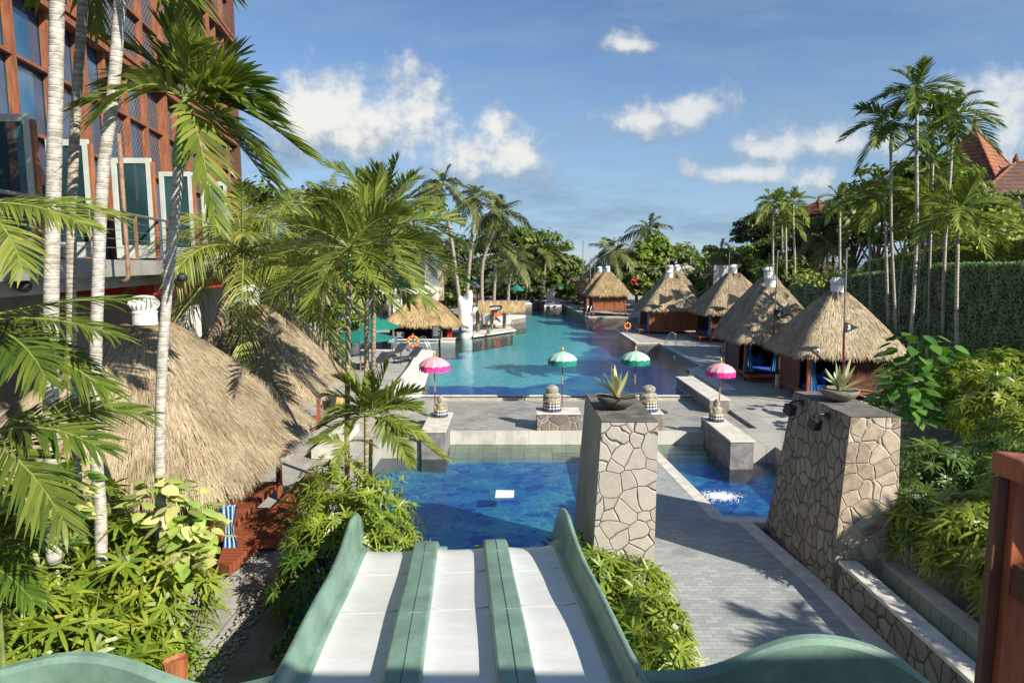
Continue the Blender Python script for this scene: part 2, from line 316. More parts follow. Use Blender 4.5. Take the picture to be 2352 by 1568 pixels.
G['wooddeck'] = tilemat('red brown deck boards', 3.0, 0.14, (0.27, 0.075, 0.035), (0.34, 0.10, 0.05), (0.04, 0.012, 0.008), 0.05, 0.35, 0.3)
G['slats'] = M('slatted timber panel', (0.36, 0.115, 0.05), 0.5, 0.2, 3, 0.1)

def slatmat(name, c, dark):
    m, nt, b = newmat(name); v = coords(nt, 'World'); s = nd(nt, 'ShaderNodeSeparateXYZ'); nt.links.new(v, s.inputs[0])
    f = mth(nt, 'FRACT', mth(nt, 'MULTIPLY', s.outputs[2], 13.0)); l = smooth(nt, f, 0.72, 0.85)
    n = noise(nt, v, 4, 5)
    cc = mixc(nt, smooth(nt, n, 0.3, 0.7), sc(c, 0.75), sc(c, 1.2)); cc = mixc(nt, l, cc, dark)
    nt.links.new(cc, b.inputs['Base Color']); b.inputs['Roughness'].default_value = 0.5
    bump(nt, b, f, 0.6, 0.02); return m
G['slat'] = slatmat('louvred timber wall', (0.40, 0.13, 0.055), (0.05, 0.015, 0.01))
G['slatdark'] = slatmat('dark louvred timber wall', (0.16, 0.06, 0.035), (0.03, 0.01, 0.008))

def rooftile(name, c1, c2):
    m, nt, b = newmat(name); v = coords(nt, 'World'); s = nd(nt, 'ShaderNodeSeparateXYZ'); nt.links.new(v, s.inputs[0])
    f = mth(nt, 'FRACT', mth(nt, 'MULTIPLY', s.outputs[2], 2.6))
    g = mth(nt, 'FRACT', mth(nt, 'MULTIPLY', mth(nt, 'ADD', s.outputs[0], s.outputs[1]), 2.2))
    vo = nd(nt, 'ShaderNodeTexVoronoi'); vo.inputs['Scale'].default_value = 2.0; nt.links.new(v, vo.inputs[0])
    sc_ = nd(nt, 'ShaderNodeSeparateColor'); nt.links.new(vo.outputs['Color'], sc_.inputs[0])
    c = mixc(nt, sc_.outputs[0], c1, c2)
    c = mixc(nt, mth(nt, 'MAXIMUM', smooth(nt, f, 0.75, 0.95), mth(nt, 'MULTIPLY', smooth(nt, g, 0.8, 0.95), 0.6)), c, sc(c1, 0.3))
    nt.links.new(c, b.inputs['Base Color']); b.inputs['Roughness'].default_value = 0.8
    bump(nt, b, mth(nt, 'ADD', f, g), 0.6, 0.05); return m
G['terra'] = rooftile('terracotta roof tiles', (0.22, 0.07, 0.035), (0.36, 0.135, 0.06))
G['terra_d'] = rooftile('brown roof tiles', (0.10, 0.05, 0.035), (0.17, 0.085, 0.055))

def checkmat(name):
    m, nt, b = newmat(name); v = coords(nt, 'Object')
    s = nd(nt, 'ShaderNodeSeparateXYZ'); nt.links.new(v, s.inputs[0])
    a = mth(nt, 'ARCTAN2', s.outputs[1], s.outputs[0])
    f1 = mth(nt, 'GREATER_THAN', mth(nt, 'FRACT', mth(nt, 'MULTIPLY', a, 2.6)), 0.5)
    f2 = mth(nt, 'GREATER_THAN', mth(nt, 'FRACT', mth(nt, 'MULTIPLY', s.outputs[2], 9.0)), 0.5)
    t = mth(nt, 'MULTIPLY', mth(nt, 'ADD', f1, f2), 0.5)
    c = ramp(nt, t, [(0, (0.75, 0.75, 0.72)), (0.5, (0.22, 0.22, 0.22)), (1, (0.015, 0.015, 0.018))])
    nt.links.new(c, b.inputs['Base Color']); b.inputs['Roughness'].default_value = 0.85; return m
G['check'] = checkmat('black and white checked cloth')

def stripemat(name, c1, c2, freq):
    m, nt, b = newmat(name); v = coords(nt, 'Object'); s = nd(nt, 'ShaderNodeSeparateXYZ'); nt.links.new(v, s.inputs[0])
    f = mth(nt, 'GREATER_THAN', mth(nt, 'FRACT', mth(nt, 'MULTIPLY', mth(nt, 'ADD', s.outputs[0], s.outputs[1]), freq)), 0.5)
    nt.links.new(mixc(nt, f, c1, c2), b.inputs['Base Color']); b.inputs['Roughness'].default_value = 0.8; return m
G['curtain'] = stripemat('striped blue curtain', (0.02, 0.16, 0.42), (0.10, 0.32, 0.50), 9.0)
G['towel'] = stripemat('striped blue towel', (0.04, 0.18, 0.50), (0.45, 0.55, 0.62), 14.0)
G['zebra'] = stripemat('striped black and white canvas', (0.03, 0.03, 0.03), (0.7, 0.7, 0.68), 3.0)

def watermat(name, tint, rscale, bstr, rough=0.02, mixf=1.0):
    m = bpy.data.materials.new(name); m.use_nodes = True; nt = m.node_tree; nt.nodes.clear()
    o = nd(nt, 'ShaderNodeOutputMaterial'); v = coords(nt, 'World')
    n = noise(nt, v, rscale, 4, 0.6, (1, 1.6, 1)); n2 = noise(nt, v, rscale * 3.7, 3, 0.5)
    bp = nd(nt, 'ShaderNodeBump'); bp.inputs['Strength'].default_value = bstr; bp.inputs['Distance'].default_value = 0.05
    nt.links.new(mth(nt, 'ADD', n, mth(nt, 'MULTIPLY', n2, 0.3)), bp.inputs['Height'])
    fr = nd(nt, 'ShaderNodeFresnel'); fr.inputs['IOR'].default_value = 1.33
    gl = nd(nt, 'ShaderNodeBsdfGlossy'); gl.inputs['Roughness'].default_value = rough; nt.links.new(bp.outputs[0], gl.inputs['Normal'])
    tr = nd(nt, 'ShaderNodeBsdfTransparent'); tr.inputs[0].default_value = (*tint, 1)
    mx = nd(nt, 'ShaderNodeMixShader'); nt.links.new(mth(nt, 'MULTIPLY', fr.outputs[0], mixf, clamp=True), mx.inputs[0])
    nt.links.new(tr.outputs[0], mx.inputs[1]); nt.links.new(gl.outputs[0], mx.inputs[2]); nt.links.new(mx.outputs[0], o.inputs[0])
    return m
G['water'] = watermat('pool water', (0.92, 0.98, 1.0), 1.6, 0.32, 0.06, 0.65)
G['water2'] = watermat('front pool water', (0.92, 0.98, 1.0), 2.2, 0.7, 0.03, 0.8)
G['sea'] = M('distant sea', (0.03, 0.12, 0.22), 0.25, 0.1, 0.1)

def floormat(name, main):
    m, nt, b = newmat(name); v = coords(nt, 'World')
    nn = nd(nt, 'ShaderNodeTexNoise'); nn.inputs['Scale'].default_value = 1.3 if not main else 0.5; nt.links.new(v, nn.inputs[0])
    vm = nd(nt, 'ShaderNodeVectorMath', operation='MULTIPLY_ADD'); vm.inputs[1].default_value = (0.5, 0.5, 0) if not main else (2.5, 4.5, 0)
    nt.links.new(nn.outputs['Color'], vm.inputs[0]); nt.links.new(v, vm.inputs[2]); vw = vm.outputs[0]
    if main:
        s = nd(nt, 'ShaderNodeSeparateXYZ'); nt.links.new(vw, s.inputs[0])
        mask = None
        for (cx, cy, rx, ry) in [(-1.5, 44, 6.5, 6.0), (0.5, 57, 6.5, 8.5), (3, 78, 3.8, 14), (2.5, 68, 6.5, 6)]:
            a = mth(nt, 'DIVIDE', mth(nt, 'SUBTRACT', s.outputs[0], cx + 1.2), rx); c_ = mth(nt, 'DIVIDE', mth(nt, 'SUBTRACT', s.outputs[1], cy + 2.2), ry)
            q = mth(nt, 'SUBTRACT', 1.0, mth(nt, 'ADD', mth(nt, 'MULTIPLY', a, a), mth(nt, 'MULTIPLY', c_, c_)))
            mask = q if mask is None else mth(nt, 'MAXIMUM', mask, q)
        mk = smooth(nt, mask, -0.1, 0.12)
        vo = nd(nt, 'ShaderNodeTexVoronoi'); vo.inputs['Scale'].default_value = 5.0; nt.links.new(v, vo.inputs['Vector'])
        se = nd(nt, 'ShaderNodeSeparateColor'); nt.links.new(vo.outputs['Color'], se.inputs[0])
        deep = mixc(nt, se.outputs[0], (0.008, 0.12, 0.46), (0.02, 0.21, 0.64))
        teal = mixc(nt, se.outputs[0], (0.12, 0.74, 0.82), (0.32, 0.93, 0.95))
        bl = noise(nt, v, 0.22, 4); deep = mixc(nt, smooth(nt, bl, 0.5, 0.62), deep, (0.05, 0.36, 0.50))
        c = mixc(nt, mk, deep, teal)
    else:
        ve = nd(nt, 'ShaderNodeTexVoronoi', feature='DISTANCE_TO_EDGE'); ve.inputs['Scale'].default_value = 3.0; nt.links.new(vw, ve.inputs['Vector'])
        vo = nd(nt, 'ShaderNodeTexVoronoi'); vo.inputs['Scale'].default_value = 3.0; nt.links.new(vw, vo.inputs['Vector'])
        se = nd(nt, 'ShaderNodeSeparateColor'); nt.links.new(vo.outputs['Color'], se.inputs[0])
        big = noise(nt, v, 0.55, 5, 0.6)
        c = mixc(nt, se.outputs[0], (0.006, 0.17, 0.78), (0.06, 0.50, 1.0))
        c = mixc(nt, mth(nt, 'MULTIPLY', smooth(nt, big, 0.44, 0.62), mth(nt, 'ADD', 0.25, mth(nt, 'MULTIPLY', se.outputs[1], 0.6))), c, (0.16, 0.85, 1.0))  # pale patches paint sunlight rippling over the tiles
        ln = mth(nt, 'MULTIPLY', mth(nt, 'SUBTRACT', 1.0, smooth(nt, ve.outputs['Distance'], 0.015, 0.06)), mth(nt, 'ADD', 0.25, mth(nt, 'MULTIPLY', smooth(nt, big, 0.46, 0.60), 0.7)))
        c = mixc(nt, ln, c, (0.40, 0.85, 0.95))  # pale lines paint caustic light into the floor colour
    nt.links.new(c, b.inputs['Base Color']); b.inputs['Roughness'].default_value = 0.6
    return m
G['floor_main'] = floormat('main pool mosaic', True)
G['floor_front'] = floormat('front pool mosaic with painted caustics', False)

def glassmat(name, col, rough=0.03):
    m, nt, b = newmat(name); v = coords(nt, 'World')
    n = noise(nt, v, 0.5, 3)
    nt.links.new(mixc(nt, smooth(nt, n, 0.4, 0.6), col, sc(col, 1.8)), b.inputs['Base Color'])
    b.inputs['Roughness'].default_value = rough; b.inputs['IOR'].default_value = 1.7; b.inputs['Specular IOR Level'].default_value = 0.9
    return m
G['glass'] = glassmat('dark window glass', (0.02, 0.07, 0.13))
G['glass2'] = glassmat('teal door glass', (0.018, 0.045, 0.05))
def lattice(name):
    m, nt, b = newmat(name); v = coords(nt, 'World'); s = nd(nt, 'ShaderNodeSeparateXYZ'); nt.links.new(v, s.inputs[0])
    p = mth(nt, 'FRACT', mth(nt, 'MULTIPLY', mth(nt, 'ADD', s.outputs[1], s.outputs[2]), 5.0)); q = mth(nt, 'FRACT', mth(nt, 'MULTIPLY', mth(nt, 'SUBTRACT', s.outputs[1], s.outputs[2]), 5.0))
    l = mth(nt, 'MAXIMUM', mth(nt, 'GREATER_THAN', p, 0.62), mth(nt, 'GREATER_THAN', q, 0.62))
    nt.links.new(mixc(nt, l, (0.10, 0.17, 0.24), (0.03, 0.028, 0.03)), b.inputs['Base Color']); b.inputs['Roughness'].default_value = 0.12
    b.inputs['IOR'].default_value = 1.6; return m
G['lattice'] = lattice('glass over diamond lattice')

# ------------------------------------------------------------------ mesh builder
LOC = {}
class MB:
    def __init__(s): s.v = []; s.q = []; s.t = []; s.n = 0; s.ng = []
    def add(s, V, Q=None, T=None, N=None):
        V = np.asarray(V, dtype=np.float64).reshape(-1, 3)
        if Q is not None and len(Q): s.q.append(np.asarray(Q, dtype=np.int64).reshape(-1, 4) + s.n)
        if T is not None and len(T): s.t.append(np.asarray(T, dtype=np.int64).reshape(-1, 3) + s.n)
        if N is not None:
            for f in N: s.ng.append([i + s.n for i in f])
        s.v.append(V); s.n += len(V); return s
    def box(s, x0, x1, y0, y1, z0, z1):
        V = [(x0, y0, z0), (x1, y0, z0), (x1, y1, z0), (x0, y1, z0), (x0, y0, z1), (x1, y0, z1), (x1, y1, z1), (x0, y1, z1)]
        return s.add(V, [(0, 3, 2, 1), (4, 5, 6, 7), (0, 1, 5, 4), (1, 2, 6, 5), (2, 3, 7, 6), (3, 0, 4, 7)])
    def hexa(s, V): return s.add(V, [(0, 3, 2, 1), (4, 5, 6, 7), (0, 1, 5, 4), (1, 2, 6, 5), (2, 3, 7, 6), (3, 0, 4, 7)])
    def obox(s, c, hx, hy, hz, rz=0, tilt=0):
        V = []
        for z in (-hz, hz):
            for (x, y) in ((-hx, -hy), (hx, -hy), (hx, hy), (-hx, hy)):
                y2 = y * math.cos(tilt) - z * math.sin(tilt); z2 = y * math.sin(tilt) + z * math.cos(tilt)
                V.append((c[0] + x * math.cos(rz) - y2 * math.sin(rz), c[1] + x * math.sin(rz) + y2 * math.cos(rz), c[2] + z2))
        return s.hexa(V)
    def tube(s, pts, rad, n=8, caps=True):
        pts = [np.array(p, float) for p in pts]; m = len(pts)
        if isinstance(rad, (int, float)): rad = [rad] * m
        V = []
        prev = None
        for i, p in enumerate(pts):
            t = pts[min(i + 1, m - 1)] - pts[max(i - 1, 0)]; t = t / (np.linalg.norm(t) + 1e-9)
            a = np.array((1, 0, 0)) if abs(t[0]) < 0.8 else np.array((0, 1, 0))
            if prev is not None: a = prev
            u = a - t * a.dot(t); u /= np.linalg.norm(u) + 1e-9; prev = u; w_ = np.cross(t, u)
            for k in range(n):
                an = 2 * math.pi * k / n; V.append(p + (u * math.cos(an) + w_ * math.sin(an)) * rad[i])
        Q = [(i * n + k, i * n + (k + 1) % n, (i + 1) * n + (k + 1) % n, (i + 1) * n + k) for i in range(m - 1) for k in range(n)]
        N = [list(range(n))[::-1], list(range((m - 1) * n, m * n))] if caps else None
        return s.add(V, Q, None, N)
    def lathe(s, prof, c, n=20, mod=None):
        V = []; m = len(prof)
        for (r, z) in prof:
            for k in range(n):
                an = 2 * math.pi * k / n; rr = r * (mod(an, z) if mod else 1)
                V.append((c[0] + rr * math.cos(an), c[1] + rr * math.sin(an), c[2] + z))
        Q = [(i * n + k, i * n + (k + 1) % n, (i + 1) * n + (k + 1) % n, (i + 1) * n + k) for i in range(m - 1) for k in range(n)]
        return s.add(V, Q, None, [list(range(n))[::-1], list(range((m - 1) * n, m * n))])
    def prism(s, xy, z0, z1, holes=None, bottom=False):
        """polygon (with optional holes) extruded from z0 to z1"""
        loops = [xy] + (holes or [])
        tris = geometry.tessellate_polygon([[Vector((p[0], p[1], 0)) for p in L] for L in loops])
        flat = [p for L in loops for p in L]; n = len(flat)
        V = [(p[0], p[1], z1) for p in flat]
        T = []
        for t in tris:
            a, b, c = [flat[i] for i in t]
            cr = (b[0] - a[0]) * (c[1] - a[1]) - (b[1] - a[1]) * (c[0] - a[0])
            T.append(t if cr > 0 else t[::-1])
        Q = []
        if z0 is not None and z0 < z1:
            V += [(p[0], p[1], z0) for p in flat]; o = 0
            for L in loops:
                k = len(L)
                area = sum(L[i][0] * L[(i + 1) % k][1] - L[(i + 1) % k][0] * L[i][1] for i in range(k))
                for i in range(k):
                    a, b = o + i, o + (i + 1) % k
                    q = (a, n + a, n + b, b)
                    Q.append(q if (area > 0) == (L is loops[0]) else q[::-1])
                o += k
        return s.add(V, Q, T)
    def build(s, name, mat, parent=None, origin=None, smooth=False, bevel=0):
        me = bpy.data.meshes.new(name)
        V = np.concatenate(s.v) if s.v else np.zeros((0, 3))
        if parent is not None: org = np.array(LOC[parent.name])
        elif origin is not None: org = np.array(origin, float)
        else:
            org = np.array(((V[:, 0].min() + V[:, 0].max()) / 2, (V[:, 1].min() + V[:, 1].max()) / 2, V[:, 2].min()))
        V = V - org
        q = np.concatenate(s.q) if s.q else np.zeros((0, 4), np.int64); t = np.concatenate(s.t) if s.t else np.zeros((0, 3), np.int64)
        ngl = [len(f) for f in s.ng]; ngf = [i for f in s.ng for i in f]
        loops = np.concatenate([q.ravel(), t.ravel(), np.array(ngf, np.int64)])
        cnt = np.concatenate([np.full(len(q), 4), np.full(len(t), 3), np.array(ngl, np.int64)]).astype(np.int64)
        starts = np.concatenate([[0], np.cumsum(cnt)[:-1]]) if len(cnt) else cnt
        me.vertices.add(len(V)); me.vertices.foreach_set('co', V.ravel().astype(np.float32))
        me.loops.add(len(loops)); me.loops.foreach_set('vertex_index', loops.astype(np.int32))
        me.polygons.add(len(cnt)); me.polygons.foreach_set('loop_start', starts.astype(np.int32))
        try: me.polygons.foreach_set('loop_total', cnt.astype(np.int32))
        except Exception: pass
        me.polygons.foreach_set('use_smooth', np.full(len(cnt), bool(smooth)))
        me.update(); me.validate()
        if isinstance(mat, str): mat = G[mat]
        me.materials.append(mat)
        o = bpy.data.objects.new(name, me); COL.objects.link(o)
        if parent is not None: o.parent = parent; LOC[o.name] = tuple(org)
        else: o.location = org; LOC[o.name] = tuple(org)
        if bevel:
            md = o.modifiers.new('bevel', 'BEVEL'); md.width = bevel; md.segments = 2; md.limit_method = 'ANGLE'
        return o
def tag(o, label=None, cat=None, group=None, kind=None):
    if label: o['label'] = label
    if cat: o['category'] = cat
    if group: o['group'] = group
    if kind: o['kind'] = kind
    return o
def thing(name, loc, label, cat, group=None):
    o = bpy.data.objects.new(name, None); COL.objects.link(o); o.location = loc; o.empty_display_size = 0.2
    LOC[o.name] = tuple(loc); return tag(o, label, cat, group)
def norm(a): return a / (np.linalg.norm(a, axis=-1, keepdims=True) + 1e-9)
def blades(mb, B, D, N, L, W, droop, segs=3, prof=(0.45, 1.0, 0.8, 0.06)):
    B = np.atleast_2d(B).astype(float); D = norm(np.atleast_2d(D).astype(float)); n = len(B)
    L = np.broadcast_to(L, n).astype(float); W = np.broadcast_to(W, n).astype(float); droop = np.broadcast_to(droop, n).astype(float)
    wd = norm(np.cross(D, N)); V = np.zeros((n, segs + 1, 2, 3)); zz = np.array((0, 0, 1.0))
    for j in range(segs + 1):
        t = j / segs; pw = np.interp(t, np.linspace(0, 1, len(prof)), prof)
        c = B + D * (L * t)[:, None] - zz * (droop * L * t * t)[:, None]
        V[:, j, 0] = c - wd * (W * pw / 2)[:, None]; V[:, j, 1] = c + wd * (W * pw / 2)[:, None]
    base = (np.arange(n) * (segs + 1) * 2)[:, None]
    Q = np.concatenate([base + np.array([[2 * j, 2 * j + 1, 2 * j + 3, 2 * j + 2]]) for j in range(segs)])
    mb.add(V.reshape(-1, 3), Q)
def quads(mb, C, N, size, rng, asp=0.6, point=False):
    n = len(C); N = norm(N); r = norm(rng.normal(size=(n, 3))); u = norm(np.cross(N, r)); v = np.cross(N, u)
    s = np.broadcast_to(size, n).astype(float)[:, None]
    if point: P = [C - u * s, C - v * s * asp + u * s * -.1 - N * s * .12, C + u * s, C + v * s * asp - u * s * .1 - N * s * .12]
    else: P = [C - u * s - v * s * asp, C + u * s - v * s * asp, C + u * s + v * s * asp, C - u * s + v * s * asp]
    V = np.stack(P, 1).reshape(-1, 3); Q = (np.arange(n) * 4)[:, None] + np.arange(4)[None]
    mb.add(V, Q)
def text_mesh(body, size, name, mat, parent, loc, rot, ext=0.004, bold=0.0):
    cu = bpy.data.curves.new(name, 'FONT'); cu.body = body; cu.size = size; cu.extrude = ext; cu.align_x = 'CENTER'; cu.align_y = 'CENTER'; cu.offset = bold
    to = bpy.data.objects.new('tmp', cu); COL.objects.link(to); bpy.context.view_layer.update()
    me = bpy.data.meshes.new_from_object(to.evaluated_get(bpy.context.evaluated_depsgraph_get()))
    bpy.data.objects.remove(to); me.materials.clear(); me.materials.append(G[mat])
    o = bpy.data.objects.new(name, me); COL.objects.link(o); o.parent = parent
    o.location = Vector(loc) - Vector(LOC[parent.name]); o.rotation_euler = rot; LOC[o.name] = tuple(loc)
    return o
# ================================================================== SETTING
def sheet(name, xy, z0, z1, mat, holes=None, kind='structure'):
    mb = MB(); mb.prism(xy, z0, z1, holes); o = mb.build(name, mat); o['kind'] = kind; return o
MAIN = [(-4.2, 29.4), (8.1, 29.4), (8.1, 31.8), (9.0, 33.0), (10.2, 36.9), (11.1, 38.0), (11.1, 49), (9.4, 49), (9.4, 57), (15, 58), (15, 73), (8.6, 73), (8.0, 87), (7, 100),
        (-2, 100), (-3, 75), (-4.5, 57), (-13, 56), (-13, 45.3), (-5.6, 45.3), (-4.65, 35.3)]
FRONT = [(-4.4, 10.5), (1.4, 10.5), (1.4, 15.7), (2.6, 15.8), (2.6, 23.5), (-2.3, 23.5), (-4.4, 21.5)]
RIGHTP = [(5.15, 16.0), (8.6, 16.0), (8.6, 21.0), (7.6, 23.5), (4.9, 23.5)]
sheet('ground', [(-3000, -60), (3000, -60), (3000, 150), (-3000, 150)], None, -2.6, 'soil')
sheet('sea', [(-3000, 150), (3000, 150), (3000, 5500), (-3000, 5500)], None, -2.4, 'sea')
# upper terrace: everything around the big pool
TER = [(-40, 2), (-3.0, 2), (-3.0, 9.5), (-4.45, 9.5), (-4.45, 21.5), (-3.1, 21.55), (-3.1, 29.4), (9.0, 29.35), (9.0, 26.3), (7.75, 23.6), (7.75, 21.0), (8.7, 21.0), (8.7, 2), (60, 2), (60, 149), (-40, 149)]
# keep the pool a hole: cut the terrace along the near pool edge
sheet('terrace', [(-40, 2), (-3.0, 2), (-3.0, 9.5), (-4.45, 9.5), (-4.45, 21.5), (-3.1, 21.55), (-3.1, 28.9), (9.0, 28.9), (9.0, 23.4), (7.75, 23.4), (7.75, 21.0), (8.7, 21.0), (8.7, 2), (60, 2), (60, 149), (-40, 149)],
      -2.4, 0.0, 'paver', [MAIN[::-1]])
# pale coping round the big pool
def ring(name, P, w, z, mat, th=0.05):
    n = len(P); A = sum(P[i][0] * P[(i + 1) % n][1] - P[(i + 1) % n][0] * P[i][1] for i in range(n)); sg = 1 if A > 0 else -1
    outp = []
    for i in range(n):
        a, b, c = [Vector(P[j % n]) for j in (i - 1, i, i + 1)]
        d1 = (b - a).normalized(); d2 = (c - b).normalized(); n1_ = Vector((d1.y, -d1.x)) * sg; n2_ = Vector((d2.y, -d2.x)) * sg
        m_ = (n1_ + n2_).normalized(); k = w / max(0.5, m_.dot(n1_)); outp.append((b.x + m_.x * k, b.y + m_.y * k))
    mb = MB(); mb.prism(outp, z - th, z, [P[::-1]]); o = mb.build(name, mat); o['kind'] = 'structure'; return o
ring('pool_coping', MAIN, 0.28, 0.035, 'limestone')
sheet('pool_floor', [(-14, 28.9), (16, 28.9), (16, 101), (-14, 101)], None, -1.25, 'floor_main')
sheet('pool_water', [(-13.5, 29.42), (15.5, 29.42), (15.5, 100.5), (-13.5, 100.5)], None, -0.06, 'water')
# middle terrace between the two pools
sheet('middle_terrace', [(-3.1, 23.5), (7.75, 23.5), (8.98, 23.5), (8.98, 28.9), (-3.1, 28.9)], -1.6, -0.12, 'midpave')
sheet('pool_overflow_edge', [(-4.2, 28.9), (9.0, 28.9), (9.0, 29.42), (-4.2, 29.42)], -1.4, 0.0, 'limestone')
mb = MB(); mb.box(-2.3, 9.0, 23.2, 23.5, -0.6, -0.105)
mb.build('terrace_step', 'steptile')['kind'] = 'structure'
for k in range(3):
    mb = MB(); mb.box(-3.0, 8.6, 23.2 - 0.24 * (k + 1), 23.2 - 0.24 * k, -1.9, -0.60 - 0.11 * k)
    mb.build('pool_step', 'subtile')['kind'] = 'structure'
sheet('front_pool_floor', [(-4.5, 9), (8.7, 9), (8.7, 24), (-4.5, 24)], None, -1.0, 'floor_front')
sheet('front_pool_water', [(-4.44, 10.5), (8.6, 10.5), (8.6, 23.45), (-4.44, 23.45)], None, -0.55, 'water2')
# walkway
WALK = [(3.05, 4), (6.45, 4), (6.4, 9.3), (6.2, 12.2), (5.9, 15.9), (5.4, 15.9), (4.75, 22.2), (2.6, 22.2), (2.6, 15.7), (3.05, 12.4)]
sheet('walkway', WALK, -2.2, -0.40, 'walk')
sheet('walkway_edging', [(5.9, 15.6), (8.6, 15.6), (8.6, 16.0), (5.4, 16.0), (4.98, 22.4), (4.62, 22.4), (5.05, 15.9), (5.5, 15.6)], -2.2, -0.392, 'limestone')
sheet('walkway_border', [(6.05, 4), (6.42, 4), (6.4, 9.3), (6.32, 12.2), (5.98, 15.6), (5.62, 15.6), (5.95, 12.2)], -0.5, -0.388, 'limestone')
sheet('kerb', [(2.72, 4), (3.07, 4), (3.05, 12.4), (2.72, 12.4)], -0.6, -0.28, 'limestone')
sheet('planting_bed', [(-2.99, 2), (2.71, 2), (2.71, 11.9), (-2.99, 11.9)], -2.2, -0.45, 'soil')
# left garden: soil bed, dark path, tiled path, pebbles
sheet('garden_bed', [(-12, 2.5), (-4.55, 2.5), (-4.75, 9.4), (-5.6, 10.2), (-12, 10.2)], None, 0.05, 'soil')
def dpoly(L, z=0.0): return [tuple(onz(x, y, z).xy) for (x, y) in L]
sheet('path', dpoly([(560, 1325), (690, 1325), (660, 1400), (630, 1590), (505, 1590)][::-1], 0.012), None, 0.012, 'pathtile')
sheet('dark_path', dpoly([(575, 1330), (700, 1330), (700, 1060), (640, 1050), (590, 1120), (580, 1250), (540, 1330)][::-1], 0.008), None, 0.008, 'conc')
rng = np.random.default_rng(5)
mb = MB()
for i in range(900):
    t = rng.random(); y = 7.6 + 4.0 * t; x = -4.55 - 0.02 * (y - 8) + rng.random() * 0.35 - 0.05
    if rng.random() < 0.3: x += 1.1
    r = rng.uniform(0.018, 0.045)
    mb.lathe([(0.01, 0), (r, r * 0.3), (r * 0.8, r * 0.75), (0.01, r)], (x, y, 0.02), 5)
tag(mb.build('pebbles', 'pebble', smooth=True), 'loose grey and white pebbles beside the tiled path', 'pebbles', kind='stuff')

# ------------------------------------------------------------------ stone blocks and pillars
def block(name, label, x0, x1, y0, y1, z0, z1, side, top='limestone', cap=0.06, over=0.03, group=None):
    t = thing(name, ((x0 + x1) / 2, (y0 + y1) / 2, z0), label, 'stone block', group)
    b = MB(); b.box(x0, x1, y0, y1, z0, z1 - cap); b.build('block_body', side, t)
    c = MB(); c.box(x0 - over, x1 + over, y0 - over, y1 + over, z1 - cap + 0.002, z1); c.build('cap_slab', top, t, bevel=0.012)
    return t
block('statue_plinth', 'grey stone plinth with pale slab at the left edge of the paved terrace', -3.05, -2.25, 21.4, 24.2, -1.8, 0.42, 'greyblock')
block('statue_plinth', 'crazy stone plinth in the pool left of the beige pillar', 0.93, 2.5, 23.52, 24.5, -1.2, 0.54, 'crazy_grey')
block('statue_plinth', 'stone plinth peeking out right of the beige pillar', 4.1, 5.55, 23.52, 24.5, -1.2, 0.54, 'crazy_grey')
block('statue_plinth', 'long pale topped plinth reaching into the right pool', 6.98, 7.72, 20.3, 23.6, -1.8, 0.40, 'greyblock')
block('stone_bench', 'long low stone bench with pale top beside the pool corner', 8.15, 8.95, 26.4, 31.9, -0.3, 0.45, 'greyblock')
block('stone_bench', 'flat stone ledge behind the long bench near the cabanas', 10.0, 10.7, 30.5, 37.0, -0.3, 0.06, 'greyblock', over=0.01)

def pillar(label, xb0, xb1, yb0, yb1, xt0, xt1, yt0, yt1, zt, mfront, mside, mtop):
    zb = -2.0; t = thing('stone_pillar', ((xb0 + xb1) / 2, (yb0 + yb1) / 2, -0.4), label, 'stone pillar', 'stone pillars beside the walkway')
    B = [(xb0, yb0, zb), (xb1, yb0, zb), (xb1, yb1, zb), (xb0, yb1, zb)]; T = [(xt0, yt0, zt), (xt1, yt0, zt), (xt1, yt1, zt), (xt0, yt1, zt)]
    m = MB(); m.add([B[0], B[1], T[1], T[0], B[1], B[2], T[2], T[1]], [(0, 1, 2, 3), (4, 5, 6, 7)]); m.build('front_facing', mfront, t)
    m = MB(); m.add([B[3], B[0], T[0], T[3], B[2], B[3], T[3], T[2]], [(0, 1, 2, 3), (4, 5, 6, 7)]); m.build('side_facing', mside, t)
    m = MB(); nx, ny = 7, 12; V = []; r_ = np.random.default_rng(3)
    for j in range(ny + 1):
        for i in range(nx + 1):
            a, b = i / nx, j / ny; e = 0.0 if (0 < i < nx and 0 < j < ny) else 0.012
            V.append((xt0 + (xt1 - xt0) * a + r_.uniform(-e, e), yt0 + (yt1 - yt0) * b + r_.uniform(-e, e), zt + 0.006 + r_.uniform(0, 0.012)))
    m.add(V, [(j * (nx + 1) + i, j * (nx + 1) + i + 1, (j + 1) * (nx + 1) + i + 1, (j + 1) * (nx + 1) + i) for j in range(ny) for i in range(nx)])
    m.build('top_slab', mtop, t, smooth=False); return t
pillar('tall tapering pillar faced in beige crazy stone, in the centre right of the pools', 1.42, 2.69, 11.82, 15.6, 1.66, 2.71, 11.82, 14.5, 3.08, 'crazy_beige', 'slate', 'conc_d')
pillar('tall pillar with dark stone side and two floodlights, beside the right pool', 6.18, 7.62, 12.2, 15.8, 6.47, 7.42, 12.2, 14.75, 3.08, 'crazy_brown', 'crazy_dark', 'conc_d')
t = thing('low_stone_wall', (6.55, 8, -0.4), 'low dark stone wall with long white coping beside the walkway', 'wall')
m = MB(); m.hexa([(6.43, 2, -2), (6.75, 2, -2), (6.70, 12.19, -2), (6.33, 12.19, -2), (6.47, 2, 0.17), (6.75, 2, 0.17), (6.70, 12.19, 0.17), (6.39, 12.19, 0.17)]); m.build('wall_face', 'crazy_dark', t)
m = MB(); m.box(6.38, 6.74, 2, 12.18, 0.175, 0.245); m.build('coping', 'limestone', t, bevel=0.01)
sheet('channel_water', [(6.72, 2), (7.3, 2), (7.3, 12.18), (6.72, 12.18)], None, -0.15, 'water2')
